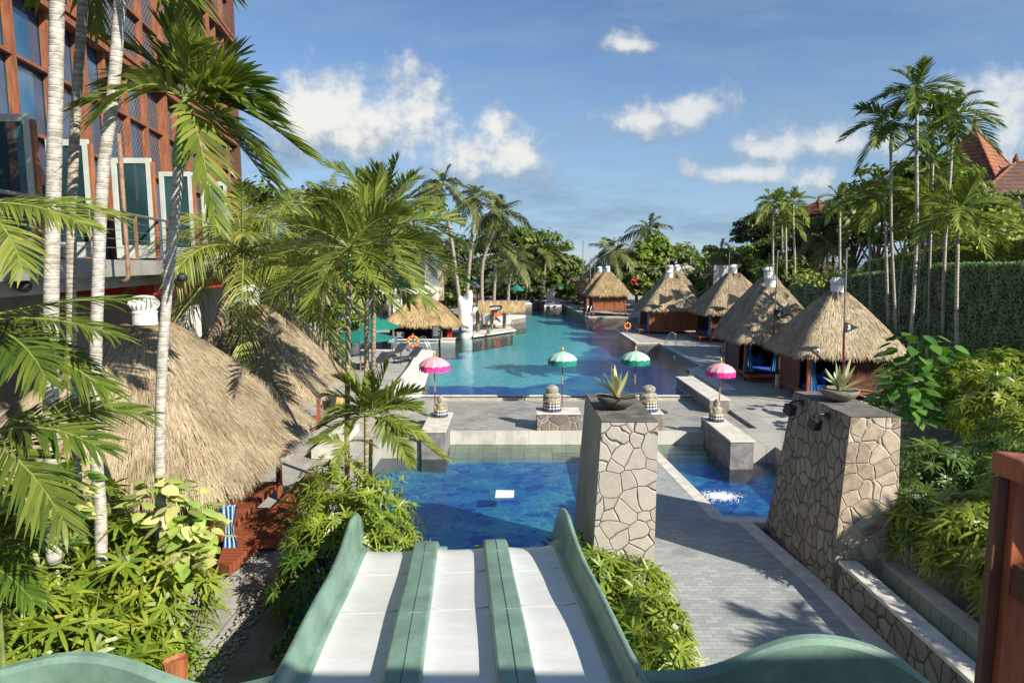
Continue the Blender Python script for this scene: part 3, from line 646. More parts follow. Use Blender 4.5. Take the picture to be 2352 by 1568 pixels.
sheet('channel_floor', [(6.72, 2), (7.3, 2), (7.3, 12.18), (6.72, 12.18)], None, -0.5, 'subtile')
t = thing('channel_wall', (7.45, 8, -0.4), 'second white coped wall behind the narrow water channel', 'wall')
m = MB(); m.box(7.28, 7.58, 2, 14.5, -2, 0.13); m.build('wall_face', 'subtile', t)
m = MB(); m.box(7.25, 7.60, 2, 14.5, 0.135, 0.20); m.build('coping', 'limestone', t, bevel=0.01)
sheet('right_bed', [(7.6, 2), (11.3, 2), (13.5, 12), (17.5, 22.5), (17.2, 25.2), (26, 30), (40, 30), (40, 2)], 0.0, 0.14, 'soil')

# floodlights on the dark side of the right pillar
for (px, py, Y, lab) in ((1823, 934, 14.2, 'black square floodlight at the far end of the dark pillar side'), (1888, 966, 13.0, 'black square floodlight at the near end of the dark pillar side')):
    p = atY(px, py, Y); p.x = 6.40 - (3.08 - p.z) * 0.08
    t = thing('floodlight', tuple(p), lab, 'floodlight', 'floodlights on the right pillar')
    m = MB(); m.obox((p.x - 0.22, p.y, p.z - 0.06), 0.09, 0.11, 0.11, 0.3, 0.25); m.build('lamp_housing', 'black', t, bevel=0.01)
    m = MB(); m.tube([(p.x + 0.02, p.y, p.z + 0.12), (p.x - 0.12, p.y, p.z + 0.14), (p.x - 0.22, p.y, p.z + 0.08)], 0.025, 6); m.obox((p.x + 0.02, p.y, p.z + 0.1), 0.02, 0.07, 0.07); m.build('bracket', 'black', t)

# bowls with agave
def agave_bowl(c, r, matb, lab1, lab2, seed):
    t = thing('planter_bowl', c, lab1, 'planter', 'planter bowls on the pillars')
    m = MB(); h = r * 0.62
    m.lathe([(r * 0.35, 0), (r * 0.72, h * 0.28), (r * 0.95, h * 0.65), (r, h), (r * 0.90, h * 1.0), (r * 0.86, h * 0.86)], c, 28); m.build('bowl', matb, t, smooth=True)
    m = MB(); m.lathe([(r * 0.87, h * 0.80), (0.02, h * 0.9)], c, 20); m.build('potting_soil', 'soil', t)
    rg = np.random.default_rng(seed); n = 26
    base = np.array((c[0], c[1], c[2] + h * 0.88)); az = rg.uniform(0, 2 * math.pi, n); el = np.concatenate([rg.uniform(0.9, 1.5, 18), rg.uniform(0.15, 0.8, 8)])
    D = np.stack([np.cos(az) * np.cos(el), np.sin(az) * np.cos(el), np.sin(el)], 1); S = np.stack([-np.sin(az), np.cos(az), 0 * az], 1); Nn = np.cross(S, D)
    B = base + D * 0.02 + rg.normal(size=(n, 3)) * 0.02
    m = MB(); blades(m, B, D, Nn, rg.uniform(r * 1.15, r * 1.9, n), r * 0.24, rg.uniform(-0.1, 0.25, n), 5, (0.5, 0.9, 1.0, 0.85, 0.5, 0.03))
    a = m.build('agave', 'agave', origin=tuple(base)); tag(a, lab2, 'plant', 'agaves in the bowls')
agave_bowl((2.12, 12.95, 3.10), 0.40, 'bowl', 'dark rough bowl planter on the beige pillar', 'pale spiky agave in the bowl on the beige pillar', 2)
agave_bowl((6.98, 13.7, 3.10), 0.40, 'bowl2', 'mossy stone bowl planter on the dark sided pillar', 'pale green agave in the bowl on the right pillar', 9)

# ================================================================== WATER SLIDE
AX = np.array((-0.075, 1.0)); AX = AX / np.linalg.norm(AX); NX = np.array((AX[1], -AX[0]))
def SP(Y, t, z):
    c = np.array((-0.6 - 0.075 * (Y - 7), Y)) + NX * t; return (c[0], c[1], z)
def sz(Y):
    if Y <= 10.6: return 1.5 - 0.115 * (Y - 7) + 0.02 * math.sin((Y - 7) * 2.0)
    d = Y - 10.6; return 1.5 - 0.115 * 3.6 + 0.02 * math.sin(7.2) - 0.115 * d - 0.42 * d * d / (1 + 0.35 * d)
YS = [3.0 + 0.2 * i for i in range(57)]
slide = thing('water_slide', (-0.6, 7, -0.4), 'sea green three lane water slide with white lanes running down to the pool', 'water slide')
def strip(name, mat, prof, smoothf=True):
    """prof: function Y -> list of (t, dz)"""
    m = MB(); V = []; n = None
    for Y in YS:
        pr = prof(Y); n = len(pr)
        for (tt, dz) in pr: V.append(SP(Y, tt, sz(Y) + dz))
    Q = [(i * n + k, i * n + k + 1, (i + 1) * n + k + 1, (i + 1) * n + k) for i in range(len(YS) - 1) for k in range(n - 1)]
    m.add(V, [q[::-1] for q in Q] if False else Q); return m.build(name, mat, slide, smooth=smoothf)
for c0 in (-1.2, 0, 1.2):
    strip('lane', 'gelcoat', lambda Y, c0=c0: [(c0 + 0.41 * x, 0.03 * abs(x) ** 4) for x in np.linspace(-1, 1, 13)])
for c0 in (-0.6, 0.6):
    strip('lane_divider', 'slide', lambda Y, c0=c0: [(c0 - 0.205, -0.02), (c0 - 0.203, 0.135), (c0 - 0.195, 0.157), (c0 - 0.175, 0.168), (c0 - 0.008, 0.176), (c0 - 0.005, 0.160), (c0 + 0.005, 0.160), (c0 + 0.008, 0.176), (c0 + 0.175, 0.168), (c0 + 0.195, 0.157), (c0 + 0.203, 0.135), (c0 + 0.205, -0.02)], False)
def hrim(Y): return float(np.interp(Y, [3, 6, 7.5, 8.9, 9.8, 10.6, 11.2, 11.8, 12.6, 14], [0.33, 0.34, 0.36, 0.40, 0.50, 0.66, 0.72, 0.60, 0.30, 0.2]))
for s_ in (-1, 1):
    def pr(Y, s_=s_):
        h = hrim(Y); P = [(1.60, 0.0), (1.615, 0.085), (1.66, 0.10), (1.71, 0.10), (1.725, 0.13), (1.75, h * 0.6), (1.77, h - 0.03), (1.79, h), (1.84, h), (1.86, h - 0.03), (1.87, h - 0.25), (1.87, -0.7)]
        return [(s_ * a, b) for a, b in P]
    strip('side_wall', 'slide', pr, True)
# joints between slide sections
for Yj in (7.9, 10.25):
    for c0 in (-0.6, 0.6):
        m = MB(); m.tube([SP(Yj, c0 - 0.207, sz(Yj) + 0.07), SP(Yj, c0 - 0.19, sz(Yj) + 0.16), SP(Yj, c0, sz(Yj) + 0.175), SP(Yj, c0 + 0.19, sz(Yj) + 0.16), SP(Yj, c0 + 0.207, sz(Yj) + 0.07)], 0.008, 6); m.build('joint_bead', 'slide', slide, smooth=True)
for s_ in (-1, 1):
    for Yj in (7.9, 10.25):
        m = MB(); m.tube([SP(Yj, s_ * 1.725, sz(Yj) + 0.13), SP(Yj, s_ * 1.755, sz(Yj) + hrim(Yj) * .6), SP(Yj, s_ * 1.785, sz(Yj) + hrim(Yj)), SP(Yj, s_ * 1.845, sz(Yj) + hrim(Yj)), SP(Yj, s_ * 1.875, sz(Yj) + hrim(Yj) - 0.3)], 0.008, 6); m.build('joint_bead', 'slide', slide, smooth=True)
for c0 in (-1.2, 0, 1.2):
    for Yj in (8.35, 9.8):
        m = MB(); m.tube([SP(Yj, c0 - 0.39, sz(Yj) + 0.028), SP(Yj, c0 - 0.2, sz(Yj) - 0.001), SP(Yj, c0 + 0.2, sz(Yj) - 0.001), SP(Yj, c0 + 0.39, sz(Yj) + 0.028)], 0.006, 6); m.build('lane_seam', 'dframe', slide, smooth=True)
# flange lugs beyond the crest
for tt in (-1.95, -0.85, -0.35, 0.33, 0.86, 1.95):
    m = MB(); p = SP(11.7, tt, sz(11.7) + (0.30 if abs(tt) > 1.5 else 0.04)); m.obox(p, 0.09, 0.05, 0.09); m.build('flange_lug', 'slide', slide, bevel=0.02)
for tt in (-1.3, 1.3):
    for Y in (4.5, 9.5): m = MB(); m.tube([SP(Y, tt, sz(Y) - 0.25), SP(Y, tt, -0.5)], 0.09, 10); m.build('support_leg', 'slide', slide)
# flared wave walls
def wave(pts, name):
    m = MB(); xs = np.linspace(pts[0][0], pts[-1][0], 34); px_ = [p[0] for p in pts]; pz_ = [p[1] for p in pts]
    zs = np.interp(xs, px_, pz_); k = np.array([0.25, 0.5, 0.25])
    for _ in range(6): zz_ = zs.copy(); zz_[1:-1] = np.convolve(zs, k, 'valid'); zs = zz_
    V = []; n = 7
    for x, z in zip(xs, zs):
        y = 6.1 + 0.10 * math.sin((x - pts[0][0]) * 1.2)
        for (dy, dz) in ((-0.02, -1.6), (-0.04, -0.5), (-0.05, -0.06), (-0.02, -0.005), (0.05, 0.0), (0.09, -0.04), (0.10, -1.6)): V.append((x, y + dy, z + dz))
    Q = [(i * n + j, (i + 1) * n + j, (i + 1) * n + j + 1, i * n + j + 1) for i in range(33) for j in range(n - 1)]
    m.add(V, Q, None, [list(range(n)), [33 * n + j for j in range(n)][::-1]]); return m.build(name, 'slide', slide, smooth=False)
wave([(1.24, 1.93), (1.5, 1.90), (1.9, 1.89), (2.2, 1.97), (2.6, 2.18), (2.95, 2.29), (3.35, 2.27), (3.68, 2.19), (4.0, 2.02), (4.35, 1.70), (4.7, 1.3)], 'flared_wall')
wave([(-5.6, 1.85), (-5.0, 1.98), (-4.7, 2.06), (-4.35, 2.09), (-4.0, 2.04), (-3.7, 1.93), (-3.3, 1.78), (-2.9, 1.75), (-2.36, 1.93)], 'flared_wall')

# unseen tower by the camera; roof placed to shade the slide's near end
tw = thing('unseen_slide_tower', (2, -2.5, -0.4), 'unseen timber start tower of the slide, its roof added for shade', 'tower')
m = MB(); m.box(-3.5, 13.5, -6.2, 0.9, 4.15, 4.35); m.build('deck', 'wooddeck', tw)
m = MB(); m.box(5.6, 14.4, -7.0, -0.35, 8.4, 8.7); m.build('roof', 'wooddark', tw)
m = MB()
for (x, y) in ((6.7, -6.6), (14, -6.6), (6.7, -1.8), (14, -1.8)): m.box(x - 0.12, x + 0.12, y - 0.12, y + 0.12, -0.4, 8.4)
m.build('tower_post', 'wooddark', tw)
# railing at the right edge of the view
rl = thing('timber_railing', (1.45, 1.75, 4.3), 'red timber railing post and handrail close to the camera', 'railing')
def dbox(m, px0, px1, pyt, pyb, Y0, Y1):
    a = atY(px0, pyt, Y0); b = atY(px1, pyb, Y0); m.box(a.x, b.x, Y0, Y1, b.z, a.z)
a = atY(2338, 1100, 1.75); b_ = a.x + 0.22
m = MB(); m.box(a.x, b_, 1.75, 1.808, 3.2, 5.40); m.build('post', 'woodred', rl, bevel=0.003)
m = MB(); m.box(a.x - 0.034, a.x - 0.002, 1.775, 1.80, 3.2, 5.40); m.build('post_side_strip', 'wooddark', rl, bevel=0.002)  # dark strip standing for the left face of the post
m = MB(); m.hexa([(a.x - 0.03, 1.70, 5.405), (2.6, 1.05, 5.405), (2.6, 1.2, 5.405), (a.x - 0.03, 1.82, 5.405), (a.x - 0.03, 1.70, 5.472), (2.6, 1.05, 5.472), (2.6, 1.2, 5.472), (a.x - 0.03, 1.82, 5.472)]); m.build('handrail', 'woodred', rl, bevel=0.01)
m = MB(); m.hexa([(a.x + 0.004, 1.68, 5.07), (2.6, 1.02, 5.07), (2.6, 1.1, 5.07), (a.x + 0.004, 1.748, 5.07), (a.x + 0.004, 1.68, 5.165), (2.6, 1.02, 5.165), (2.6, 1.1, 5.165), (a.x + 0.004, 1.748, 5.165)]); m.build('middle_rail', 'wooddark', rl, bevel=0.004)
# ================================================================== THATCH, CABANAS
def roof_surf(u, v, c, hx, hy, ze, zp, p=9.0, sag=-0.10, sq=0.10):
    cu, su = np.cos(u), np.sin(u); r = (np.abs(cu) ** p + np.abs(su) ** p) ** (-1.0 / p)
    r = r * (1 + sq * 0)
    vv = 0.15 + 0.85 * v
    x = c[0] + hx * vv * r * cu; y = c[1] + hy * vv * r * su
    z = zp - (zp - ze) * (v * (1 + sag) - sag * v * v)
    return np.stack([x, y, z], -1)
def thatch(parent, c, hx, hy, ze, zp, n, seed, mat='straw', L=(0.28, 0.6), W=(0.016, 0.034), fr=0.22, p=9.0, name='thatch_roof', sag=-0.12):
    rg = np.random.default_rng(seed); m = MB(); nu, nv = 72, 14
    U_, V_ = np.meshgrid(np.arange(nu) / nu * 2 * np.pi, np.linspace(0, 1, nv), indexing='ij')
    P = roof_surf(U_, V_, c, hx, hy, ze, zp, p, sag); P = P + rg.normal(size=P.shape) * 0.012
    P2 = roof_surf(U_, V_, c, hx * 0.95, hy * 0.95, ze - 0.02, zp - 0.25, p, sag)
    Q = [(i * nv + j, i * nv + j + 1, ((i + 1) % nu) * nv + j + 1, ((i + 1) % nu) * nv + j) for i in range(nu) for j in range(nv - 1)]
    m.add(P.reshape(-1, 3), Q); m.add(P2.reshape(-1, 3), [q[::-1] for q in Q])
    rim = [(i * nv + nv - 1, nu * nv + i * nv + nv - 1, nu * nv + ((i + 1) % nu) * nv + nv - 1, ((i + 1) % nu) * nv + nv - 1) for i in range(nu)]
    m.add(np.concatenate([P.reshape(-1, 3), P2.reshape(-1, 3)]), rim)
    m.add(P[:, 0], None, None, [list(range(nu))])
    base = m.build(name, 'thatch', parent)
    # straw
    m = MB()
    def normal(u, v):
        e = 1e-3; a = roof_surf(u + e, v, c, hx, hy, ze, zp, p, sag) - roof_surf(u - e, v, c, hx, hy, ze, zp, p, sag)
        b = roof_surf(u, v + e, c, hx, hy, ze, zp, p, sag) - roof_surf(u, v - e, c, hx, hy, ze, zp, p, sag)
        d = norm(b); nn_ = norm(np.cross(a, b)); nn_ *= np.sign(nn_[:, 2:3] + 1e-9); return d, nn_, norm(a)
    # sample along the square perimeter uniformly
    s_ = rg.uniform(0, 8, n); side = np.floor(s_ / 2).astype(int); q = s_ % 2 - 1
    X = np.choose(side, [np.ones(n), -q, -np.ones(n), q]); Y = np.choose(side, [q, np.ones(n), -q, -np.ones(n)])
    u = np.arctan2(Y, X); v = np.sqrt(rg.uniform(0.0, 1, n)) * 0.99
    B = roof_surf(u, v, c, hx, hy, ze, zp, p, sag); d, nn_, a_ = normal(u, v)
    D = norm(d + nn_ * rg.uniform(0.0, 0.10, n)[:, None] + a_ * rg.normal(0, 0.13, n)[:, None])
    blades(m, B + nn_ * 0.015, D, nn_, rg.uniform(*L, n), rg.uniform(*W, n), rg.uniform(0.0, 0.10, n), 2, (0.9, 1.0, 0.15))
    k = int(n * fr); s_ = rg.uniform(0, 8, k); side = np.floor(s_ / 2).astype(int); q = s_ % 2 - 1
    X = np.choose(side, [np.ones(k), -q, -np.ones(k), q]); Y = np.choose(side, [q, np.ones(k), -q, -np.ones(k)])
    u = np.arctan2(Y, X); v = rg.uniform(0.93, 1.0, k); B = roof_surf(u, v, c, hx, hy, ze, zp, p, sag); d, nn_, a_ = normal(u, v)
    D = norm(d * 0.6 + np.array((0, 0, -0.55)) + a_ * rg.normal(0, 0.16, k)[:, None])
    clump = 0.5 + 0.5 * np.sin(u * 23 + np.sin(u * 7) * 3)
    blades(m, B - nn_ * rg.uniform(0, 0.08, k)[:, None], D, nn_, rg.uniform(0.13, 0.27, k) * (0.75 + 0.6 * clump), rg.uniform(*W, k) * 1.2, rg.uniform(0.0, 0.15, k), 2, (0.9, 1.0, 0.2))
    st = m.build('straw', mat, base); return base
def vent(parent, c, s=1.0):
    m = MB(); m.lathe([(0.27 * s, -0.1), (0.27 * s, 0.34 * s), (0.24 * s, 0.37 * s)], c, 20); m.lathe([(0.285 * s, 0.3 * s), (0.285 * s, 0.345 * s)], c, 20)
    b = m.build('vent_base', 'white', parent)
    m = MB(); nf = 20
    for k in range(nf):
        V = []
        for j in range(7):
            t = j / 6; ph = t * math.pi; r = (0.24 + 0.10 * math.sin(ph)) * s; z = (0.37 + 0.30 * t) * s; a = 2 * math.pi * (k + 0.5 * t) / nf
            for dr, da in ((0, 0), (-0.05 * s, 0.26)): V.append((c[0] + (r + dr) * math.cos(a + da), c[1] + (r + dr) * math.sin(a + da), c[2] + z))
        m.add(V, [(2 * j, 2 * j + 1, 2 * j + 3, 2 * j + 2) for j in range(6)])
    m.lathe([(0.19 * s, 0.37 * s), (0.19 * s, 0.66 * s)], c, 16)
    m.lathe([(0.25 * s, 0.655 * s), (0.22 * s, 0.69 * s), (0.1 * s, 0.715 * s), (0.01, 0.72 * s)], c, 20)
    m.build('turbine', 'white', b); return b
def drape(m, x, y, z0, z1, w, rg, axis='x', bend=0.0):
    V = []; n = 13; k = 7
    for j in range(k):
        t = j / (k - 1)
        for i in range(n):
            a = i / (n - 1) - 0.5; ww = w * (1 - 0.55 * math.exp(-((t - 0.55) / 0.25) ** 2)); o = 0.04 * math.sin(i * 1.9 + t)
            px = a * ww + bend * (t - 0.5)
            V.append((x + px, y + o, z1 + (z0 - z1) * t) if axis == 'x' else (x + o, y + px, z1 + (z0 - z1) * t))
    m.add(V, [(j * n + i, j * n + i + 1, (j + 1) * n + i + 1, (j + 1) * n + i) for j in range(k - 1) for i in range(n - 1)])
def cushion(name, label, c, s, rot, mat, group):
    m = MB(); V = []; n = 9
    for j in range(n):
        for i in range(n):
            a, b = i / (n - 1) * 2 - 1, j / (n - 1) * 2 - 1; h = 0.28 * s * (max(0, (1 - a * a) * (1 - b * b)) ** 0.45)
            V.append((a * s * (1 - 0.08 * (1 - b * b)), h, b * s * (1 - 0.08 * (1 - a * a))))
    W_ = [(x, -y, z) for x, y, z in V]
    def tr(p):
        x, y, z = p; x, z = x * math.cos(rot) - z * math.sin(rot), x * math.sin(rot) + z * math.cos(rot)
        return (c[0] + x, c[1] + y * 0.95 + z * 0.35, c[2] + z * 0.93)
    Q = [(j * n + i, j * n + i + 1, (j + 1) * n + i + 1, (j + 1) * n + i) for j in range(n - 1) for i in range(n - 1)]
    m.add([tr(p) for p in V], Q); m.add([tr(p) for p in W_], [q[::-1] for q in Q]); o = m.build(name, mat, smooth=True); return tag(o, label, 'cushion', group)
GC = 'thatched cabanas by the pools'
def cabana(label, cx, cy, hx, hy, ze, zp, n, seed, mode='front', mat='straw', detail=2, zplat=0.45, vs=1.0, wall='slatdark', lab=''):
    t = thing('thatched_cabana', (cx, cy, 0), label, 'cabana', GC)
    thatch(t, (cx, cy), hx, hy, ze, zp, n, seed, mat, (0.2, 0.42), (0.014, 0.03), 0.2)
    vent(t, (cx, cy, zp - 0.04), vs)
    bx, by = hx - 0.72, hy - 0.72; top = ze + 0.35
    x0, x1, y0, y1 = cx - bx, cx + bx, cy - by, cy + by
    m = MB(); m.box(x0, x1, y0, y1, zplat - 0.14, zplat); m.build('platform', 'wooddeck', t, bevel=0.01)
    for (x, y) in ((x0, y0), (x1, y0), (x0, y1), (x1, y1)):
        m = MB(); m.box(x - 0.06, x + 0.06, y - 0.06, y + 0.06, 0, top); m.build('post', 'woodred', t)
    m = MB(); m.box(x0, x1, y1 - 0.05, y1, zplat, top); m.build('rear_wall', wall, t)
    m = MB(); m.box(x1 - 0.05, x1, y0 + .07, y1 - .06, zplat, top); m.build('side_wall', wall, t)
    if mode == 'front':      # near face half open with curtains, half louvred
        xm = x0 + (x1 - x0) * 0.50
        m = MB(); m.box(xm, x1, y0 - 0.02, y0 + 0.03, zplat, top); m.build('louvre_wall', wall, t)
        m = MB(); m.box(x0 - 0.02, x0 + 0.03, y0 + 0.9, y1, zplat, top); m.build('louvre_wall', wall, t)
        rg = np.random.default_rng(seed)
        for xx in (x0 + 0.18, xm - 0.08):
            m = MB(); drape(m, xx, y0 + 0.10, zplat, top, 0.5, rg, 'x', 0.1 if xx < cx - 1 else -0.1); m.build('curtain', 'curtain', t)
        m = MB(); m.box(x0 - 0.1, x0 + 1.4, y0 - 0.75, y0 - 0.07, 0.26, 0.36); m.build('bench_step', 'woodred', t, bevel=0.01)
        m = MB(); m.box(x0 + 0.15, xm - 0.1, y0 + 0.12, y0 + 1.9, zplat + 0.005, zplat + 0.2); a = m.build('day_bed', 'blue', bevel=0.04)
        tag(a, 'blue day bed mattress inside ' + lab, 'mattress', 'blue day beds')
        cushion('cushion', 'dark blue cushion leaning on the day bed of ' + lab, (x0 + 1.05, y0 + 0.75, zplat + 0.50), 0.26, 0.6, 'blue', 'day bed cushions')
        cushion('cushion', 'turquoise cushion on the day bed of ' + lab, (x0 + 0.65, y0 + 1.0, zplat + 0.46), 0.24, 0.1, 'cyan', 'day bed cushions')
    else:                    # solid louvred near face in three panels, open towards the pool
        for k in range(3):
            w3 = (x1 - x0 - 0.12) / 3
            m = MB(); m.box(x0 + 0.07 + k * w3, x0 + 0.05 + (k + 1) * w3 - 0.03, y0 - 0.02, y0 + 0.03, zplat, top); m.build('louvre_panel', wall, t)
        m = MB(); drape(m, x0 - 0.06, y0 + 0.30, zplat, top, 0.5, None, 'y', 0.1); m.build('curtain', 'curtain', t)
        m = MB(); m.box(x0 - 0.85, x0 - 0.08, y0 + 0.2, y1 - 0.2, 0.34, 0.42)
        for yy in (y0 + 0.3, y1 - 0.4):
            m.box(x0 - 0.8, x0 - 0.72, yy, yy + 0.08, 0, 0.34)
        m.build('bench_step', 'woodred', t)
        m = MB(); m.box(x0 + 0.08, x0 + 1.9, y0 + 0.15, y1 - 0.2, zplat + 0.005, zplat + 0.18); a = m.build('day_bed', 'blue', bevel=0.04)
        tag(a, 'blue day bed mattress inside ' + lab, 'mattress', 'blue day beds')
        if detail > 1: cushion('cushion', 'turquoise cushion seen in the open side of ' + lab, (x0 + 0.3, y0 + 0.8, zplat + 0.42), 0.26, 0.2, 'cyan', 'day bed cushions')
    return t
cabana('nearest right cabana with grey straw roof and flag 3', 14.6, 29.4, 2.45, 2.15, 2.17, 4.72, 15000, 11, 'front', lab='the nearest right cabana', detail=2)
cabana('right cabana with half sunlit straw roof and flag 4', 13.75, 34.8, 2.45, 2.2, 2.15, 4.75, 12000, 12, 'front', lab='the flag 4 cabana')
cabana('right cabana mostly hidden behind the flag 4 cabana', 16.6, 42.5, 2.5, 2.3, 2.15, 5.1, 8000, 13, 'side', lab='the third cabana')
cabana('right cabana with shaded swirls on its roof, left of the flag 4 cabana', 17.4, 51.6, 2.9, 2.7, 2.25, 5.25, 8000, 14, 'side', lab='the cabana left of the flag 4 one')
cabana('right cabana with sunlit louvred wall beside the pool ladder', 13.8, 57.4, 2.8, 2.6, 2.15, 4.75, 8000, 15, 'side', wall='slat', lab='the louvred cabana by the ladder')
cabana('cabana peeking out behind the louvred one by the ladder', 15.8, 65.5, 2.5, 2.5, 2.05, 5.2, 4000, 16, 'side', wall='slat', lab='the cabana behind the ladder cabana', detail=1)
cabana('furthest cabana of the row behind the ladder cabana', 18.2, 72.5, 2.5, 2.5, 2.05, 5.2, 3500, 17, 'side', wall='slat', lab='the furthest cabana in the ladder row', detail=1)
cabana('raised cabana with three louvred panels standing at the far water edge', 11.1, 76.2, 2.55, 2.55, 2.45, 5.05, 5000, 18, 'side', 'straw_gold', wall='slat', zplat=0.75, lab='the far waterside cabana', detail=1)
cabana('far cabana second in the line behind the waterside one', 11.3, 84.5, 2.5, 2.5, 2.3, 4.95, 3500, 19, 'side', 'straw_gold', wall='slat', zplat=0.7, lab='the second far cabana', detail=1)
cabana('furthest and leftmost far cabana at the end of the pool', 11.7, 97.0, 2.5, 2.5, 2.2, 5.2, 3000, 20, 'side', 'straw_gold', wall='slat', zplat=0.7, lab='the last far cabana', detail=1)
def cabana_left(label, cx, cy, hx, hy, ze, zp, n, seed, L, W, lab, vs=1.0):
    t = thing('thatched_cabana', (cx, cy, 0), label, 'cabana', GC)
    thatch(t, (cx, cy), hx, hy, ze, zp, n, seed, 'straw', L, W, 0.16)
    vent(t, (cx, cy, zp - 0.04), vs)
    bx, by = hx - 0.9, hy - 0.95; x0, x1, y0, y1 = cx - bx, cx + bx, cy - by, cy + by
    m = MB(); m.box(x0, x1, y0, y1, 0.30, 0.42); m.build('platform', 'wooddeck', t)
    for (x, y) in ((x0, y0), (x1, y0), (x0, y1), (x1, y1)):
        m = MB(); m.box(x - 0.06, x + 0.06, y - 0.06, y + 0.06, 0, ze + 0.35); m.build('post', 'woodred', t)
    m = MB(); m.box(x0, x1 - 1.2, y0 - .02, y0 + 0.03, 0.42, ze + 0.3); m.build('louvre_wall', 'slatdark', t)
    m = MB(); m.box(x0 - .02, x0 + 0.03, y0 + .07, y1, 0.42, ze + 0.3); m.build('louvre_wall', 'slatdark', t)
    if seed == 31: return t
    m = MB(); m.box(x0 + 0.1, x1 - 0.2, y0 + 0.2, y1 - 0.3, 0.425, 0.6); a = m.build('day_bed', 'blue', bevel=0.04)
    tag(a, 'blue day bed mattress inside ' + lab, 'mattress', 'blue day beds')
    return t
cabana_left('large left cabana with pale straw roof, nearest the camera', -7.95, 14.1, 2.85, 3.15, 1.9, 4.70, 38000, 31, (0.2, 0.42), (0.008, 0.017), 'the nearest left cabana', 0.92)
cabana_left('middle left cabana with palm shadows on its straw roof', -8.75, 21.9, 2.5, 2.75, 2.0, 4.62, 16000, 32, (0.28, 0.6), (0.014, 0.028), 'the middle left cabana')
cabana_left('furthest left cabana half hidden behind the middle one', -10.9, 28.4, 2.5, 2.6, 2.0, 4.75, 9000, 33, (0.3, 0.6), (0.018, 0.034), 'the furthest left cabana')
# low timber decks of the left cabanas
t = tag(MB().box(0, 1, 0, 1, 0, 1) and (lambda m: (m.prism([tuple(onz(x, y, 0.32).xy) for x, y in [(545, 1165), (634, 1165), (592, 1242), (525, 1300), (500, 1290)]][::-1], 0.12, 0.32), m.build('timber_step', 'wooddeck'))[1])(MB()), 'shiny red timber deck step jutting from the nearest left cabana', 'deck')
m = MB(); m.box(-5.6, -4.9, 13.0, 17.2, 0.1, 0.34); tag(m.build('timber_step', 'wooddeck', bevel=0.01), 'red timber step along the side of the nearest left cabana', 'deck')
m = MB(); m.box(-6.2, -5.5, 19.6, 23.0, 0.012, 0.28); tag(m.build('stone_step', 'limestone', bevel=0.01), 'pale low step beside the middle left cabana', 'step')
m = MB(); drape(m, atY(522, 1120, 11.3).x, 11.3, 0.9, 1.7, 0.32, None, 'x'); tag(m.build('towel', 'towel'), 'blue striped towel hanging under the nearest left roof', 'towel')

# flag poles
def flagpole(label, p0, p1, Y, mat='steel_d', r=0.025, flag=None, flag_at=None, cat='pole'):
    a = atY(p0[0], p0[1], Y); b = atY(p1[0], p1[1], Y)
    t = thing('flag_pole', (a.x, a.y, 0), label, cat, 'flag poles by the cabanas')
    m = MB(); m.tube([(a.x, a.y, a.z), (b.x, b.y, b.z)], r, 8); m.lathe([(0.01, -0.03), (r * 1.8, 0), (r * 1.8, 0.04), (0.01, 0.07)], tuple(b), 8)
    m.build('pole', mat, t)
    m = MB(); d = b - a; m.tube([tuple(a + d * 0.02), tuple(a + d * 0.38)], r * 1.35, 8); m.build('lower_sleeve', 'redpole', t)
    if flag:
        q = atY(flag_at[0], flag_at[1], Y - 0.05); w_ = 30.0 / F0 * Y; h = w_ * 0.92
        V = [(q.x, q.y - 0.03, q.z + h / 2), (q.x, q.y - 0.03, q.z - h / 2), (q.x + w_ * 1.08, q.y - 0.05, q.z), (q.x, q.y - 0.01, q.z + h / 2), (q.x, q.y - 0.01, q.z - h / 2), (q.x + w_ * 1.08, q.y - 0.03, q.z)]
        m = MB(); m.add(V, [(0, 3, 4, 1), (1, 4, 5, 2), (2, 5, 3, 0)], [(0, 1, 2), (3, 5, 4)]); pn = m.build('pennant', 'ink', t)
        x = text_mesh(flag, h * 0.52, 'number', 'wpaint', pn, (q.x + w_ * 0.33, q.y - 0.045, q.z), (math.pi / 2, 0, 0), 0.004, 0.012)
    return t
flagpole('metal pole carrying the black pennant numbered 3', (1936, 862), (1944.5, 575), 26.6, r=0.035, flag='3', flag_at=(1939, 752))
flagpole('metal pole carrying the black pennant with a white 4', (1776, 790), (1786.5, 580), 32.0, r=0.03, flag='4', flag_at=(1779, 723))
flagpole('metal pole behind the number 4 pennant pole', (1770, 700), (1767, 583), 40.0)
flagpole('metal pole with small black pennant before the louvred cabana', (1526, 780), (1530.5, 590), 54.5, flag=' ', flag_at=(1514, 688))
flagpole('metal pole in front of the shaded swirl roof', (1671, 735), (1675.5, 582), 48.5, flag=' ', flag_at=(1674, 687))
flagpole('thin pole behind the ladder cabanas', (1537, 650), (1537.5, 588), 64.0)
flagpole('tallest thin pole above the far cabanas', (1337.5, 660), (1339.5, 554), 88.0, r=0.05)
flagpole('thin pole left of the far cabana vents', (1355.5, 672), (1356.5, 592), 82.0, r=0.04)
flagpole('thin pole between the far cabana vents', (1365.5, 668), (1366.5, 585), 80.0, r=0.04)
flagpole('tall dark pole before the middle left cabana', (536, 870), (521.5, 519), 18.6, 'black', 0.03)
flagpole('short dark pole beside the furthest left cabana', (637, 800), (636.5, 664), 25.6, 'black', 0.03)
flagpole('thin pole between the trees at the end of the pool', (1302, 705), (1302.5, 640), 97.0, r=0.05)

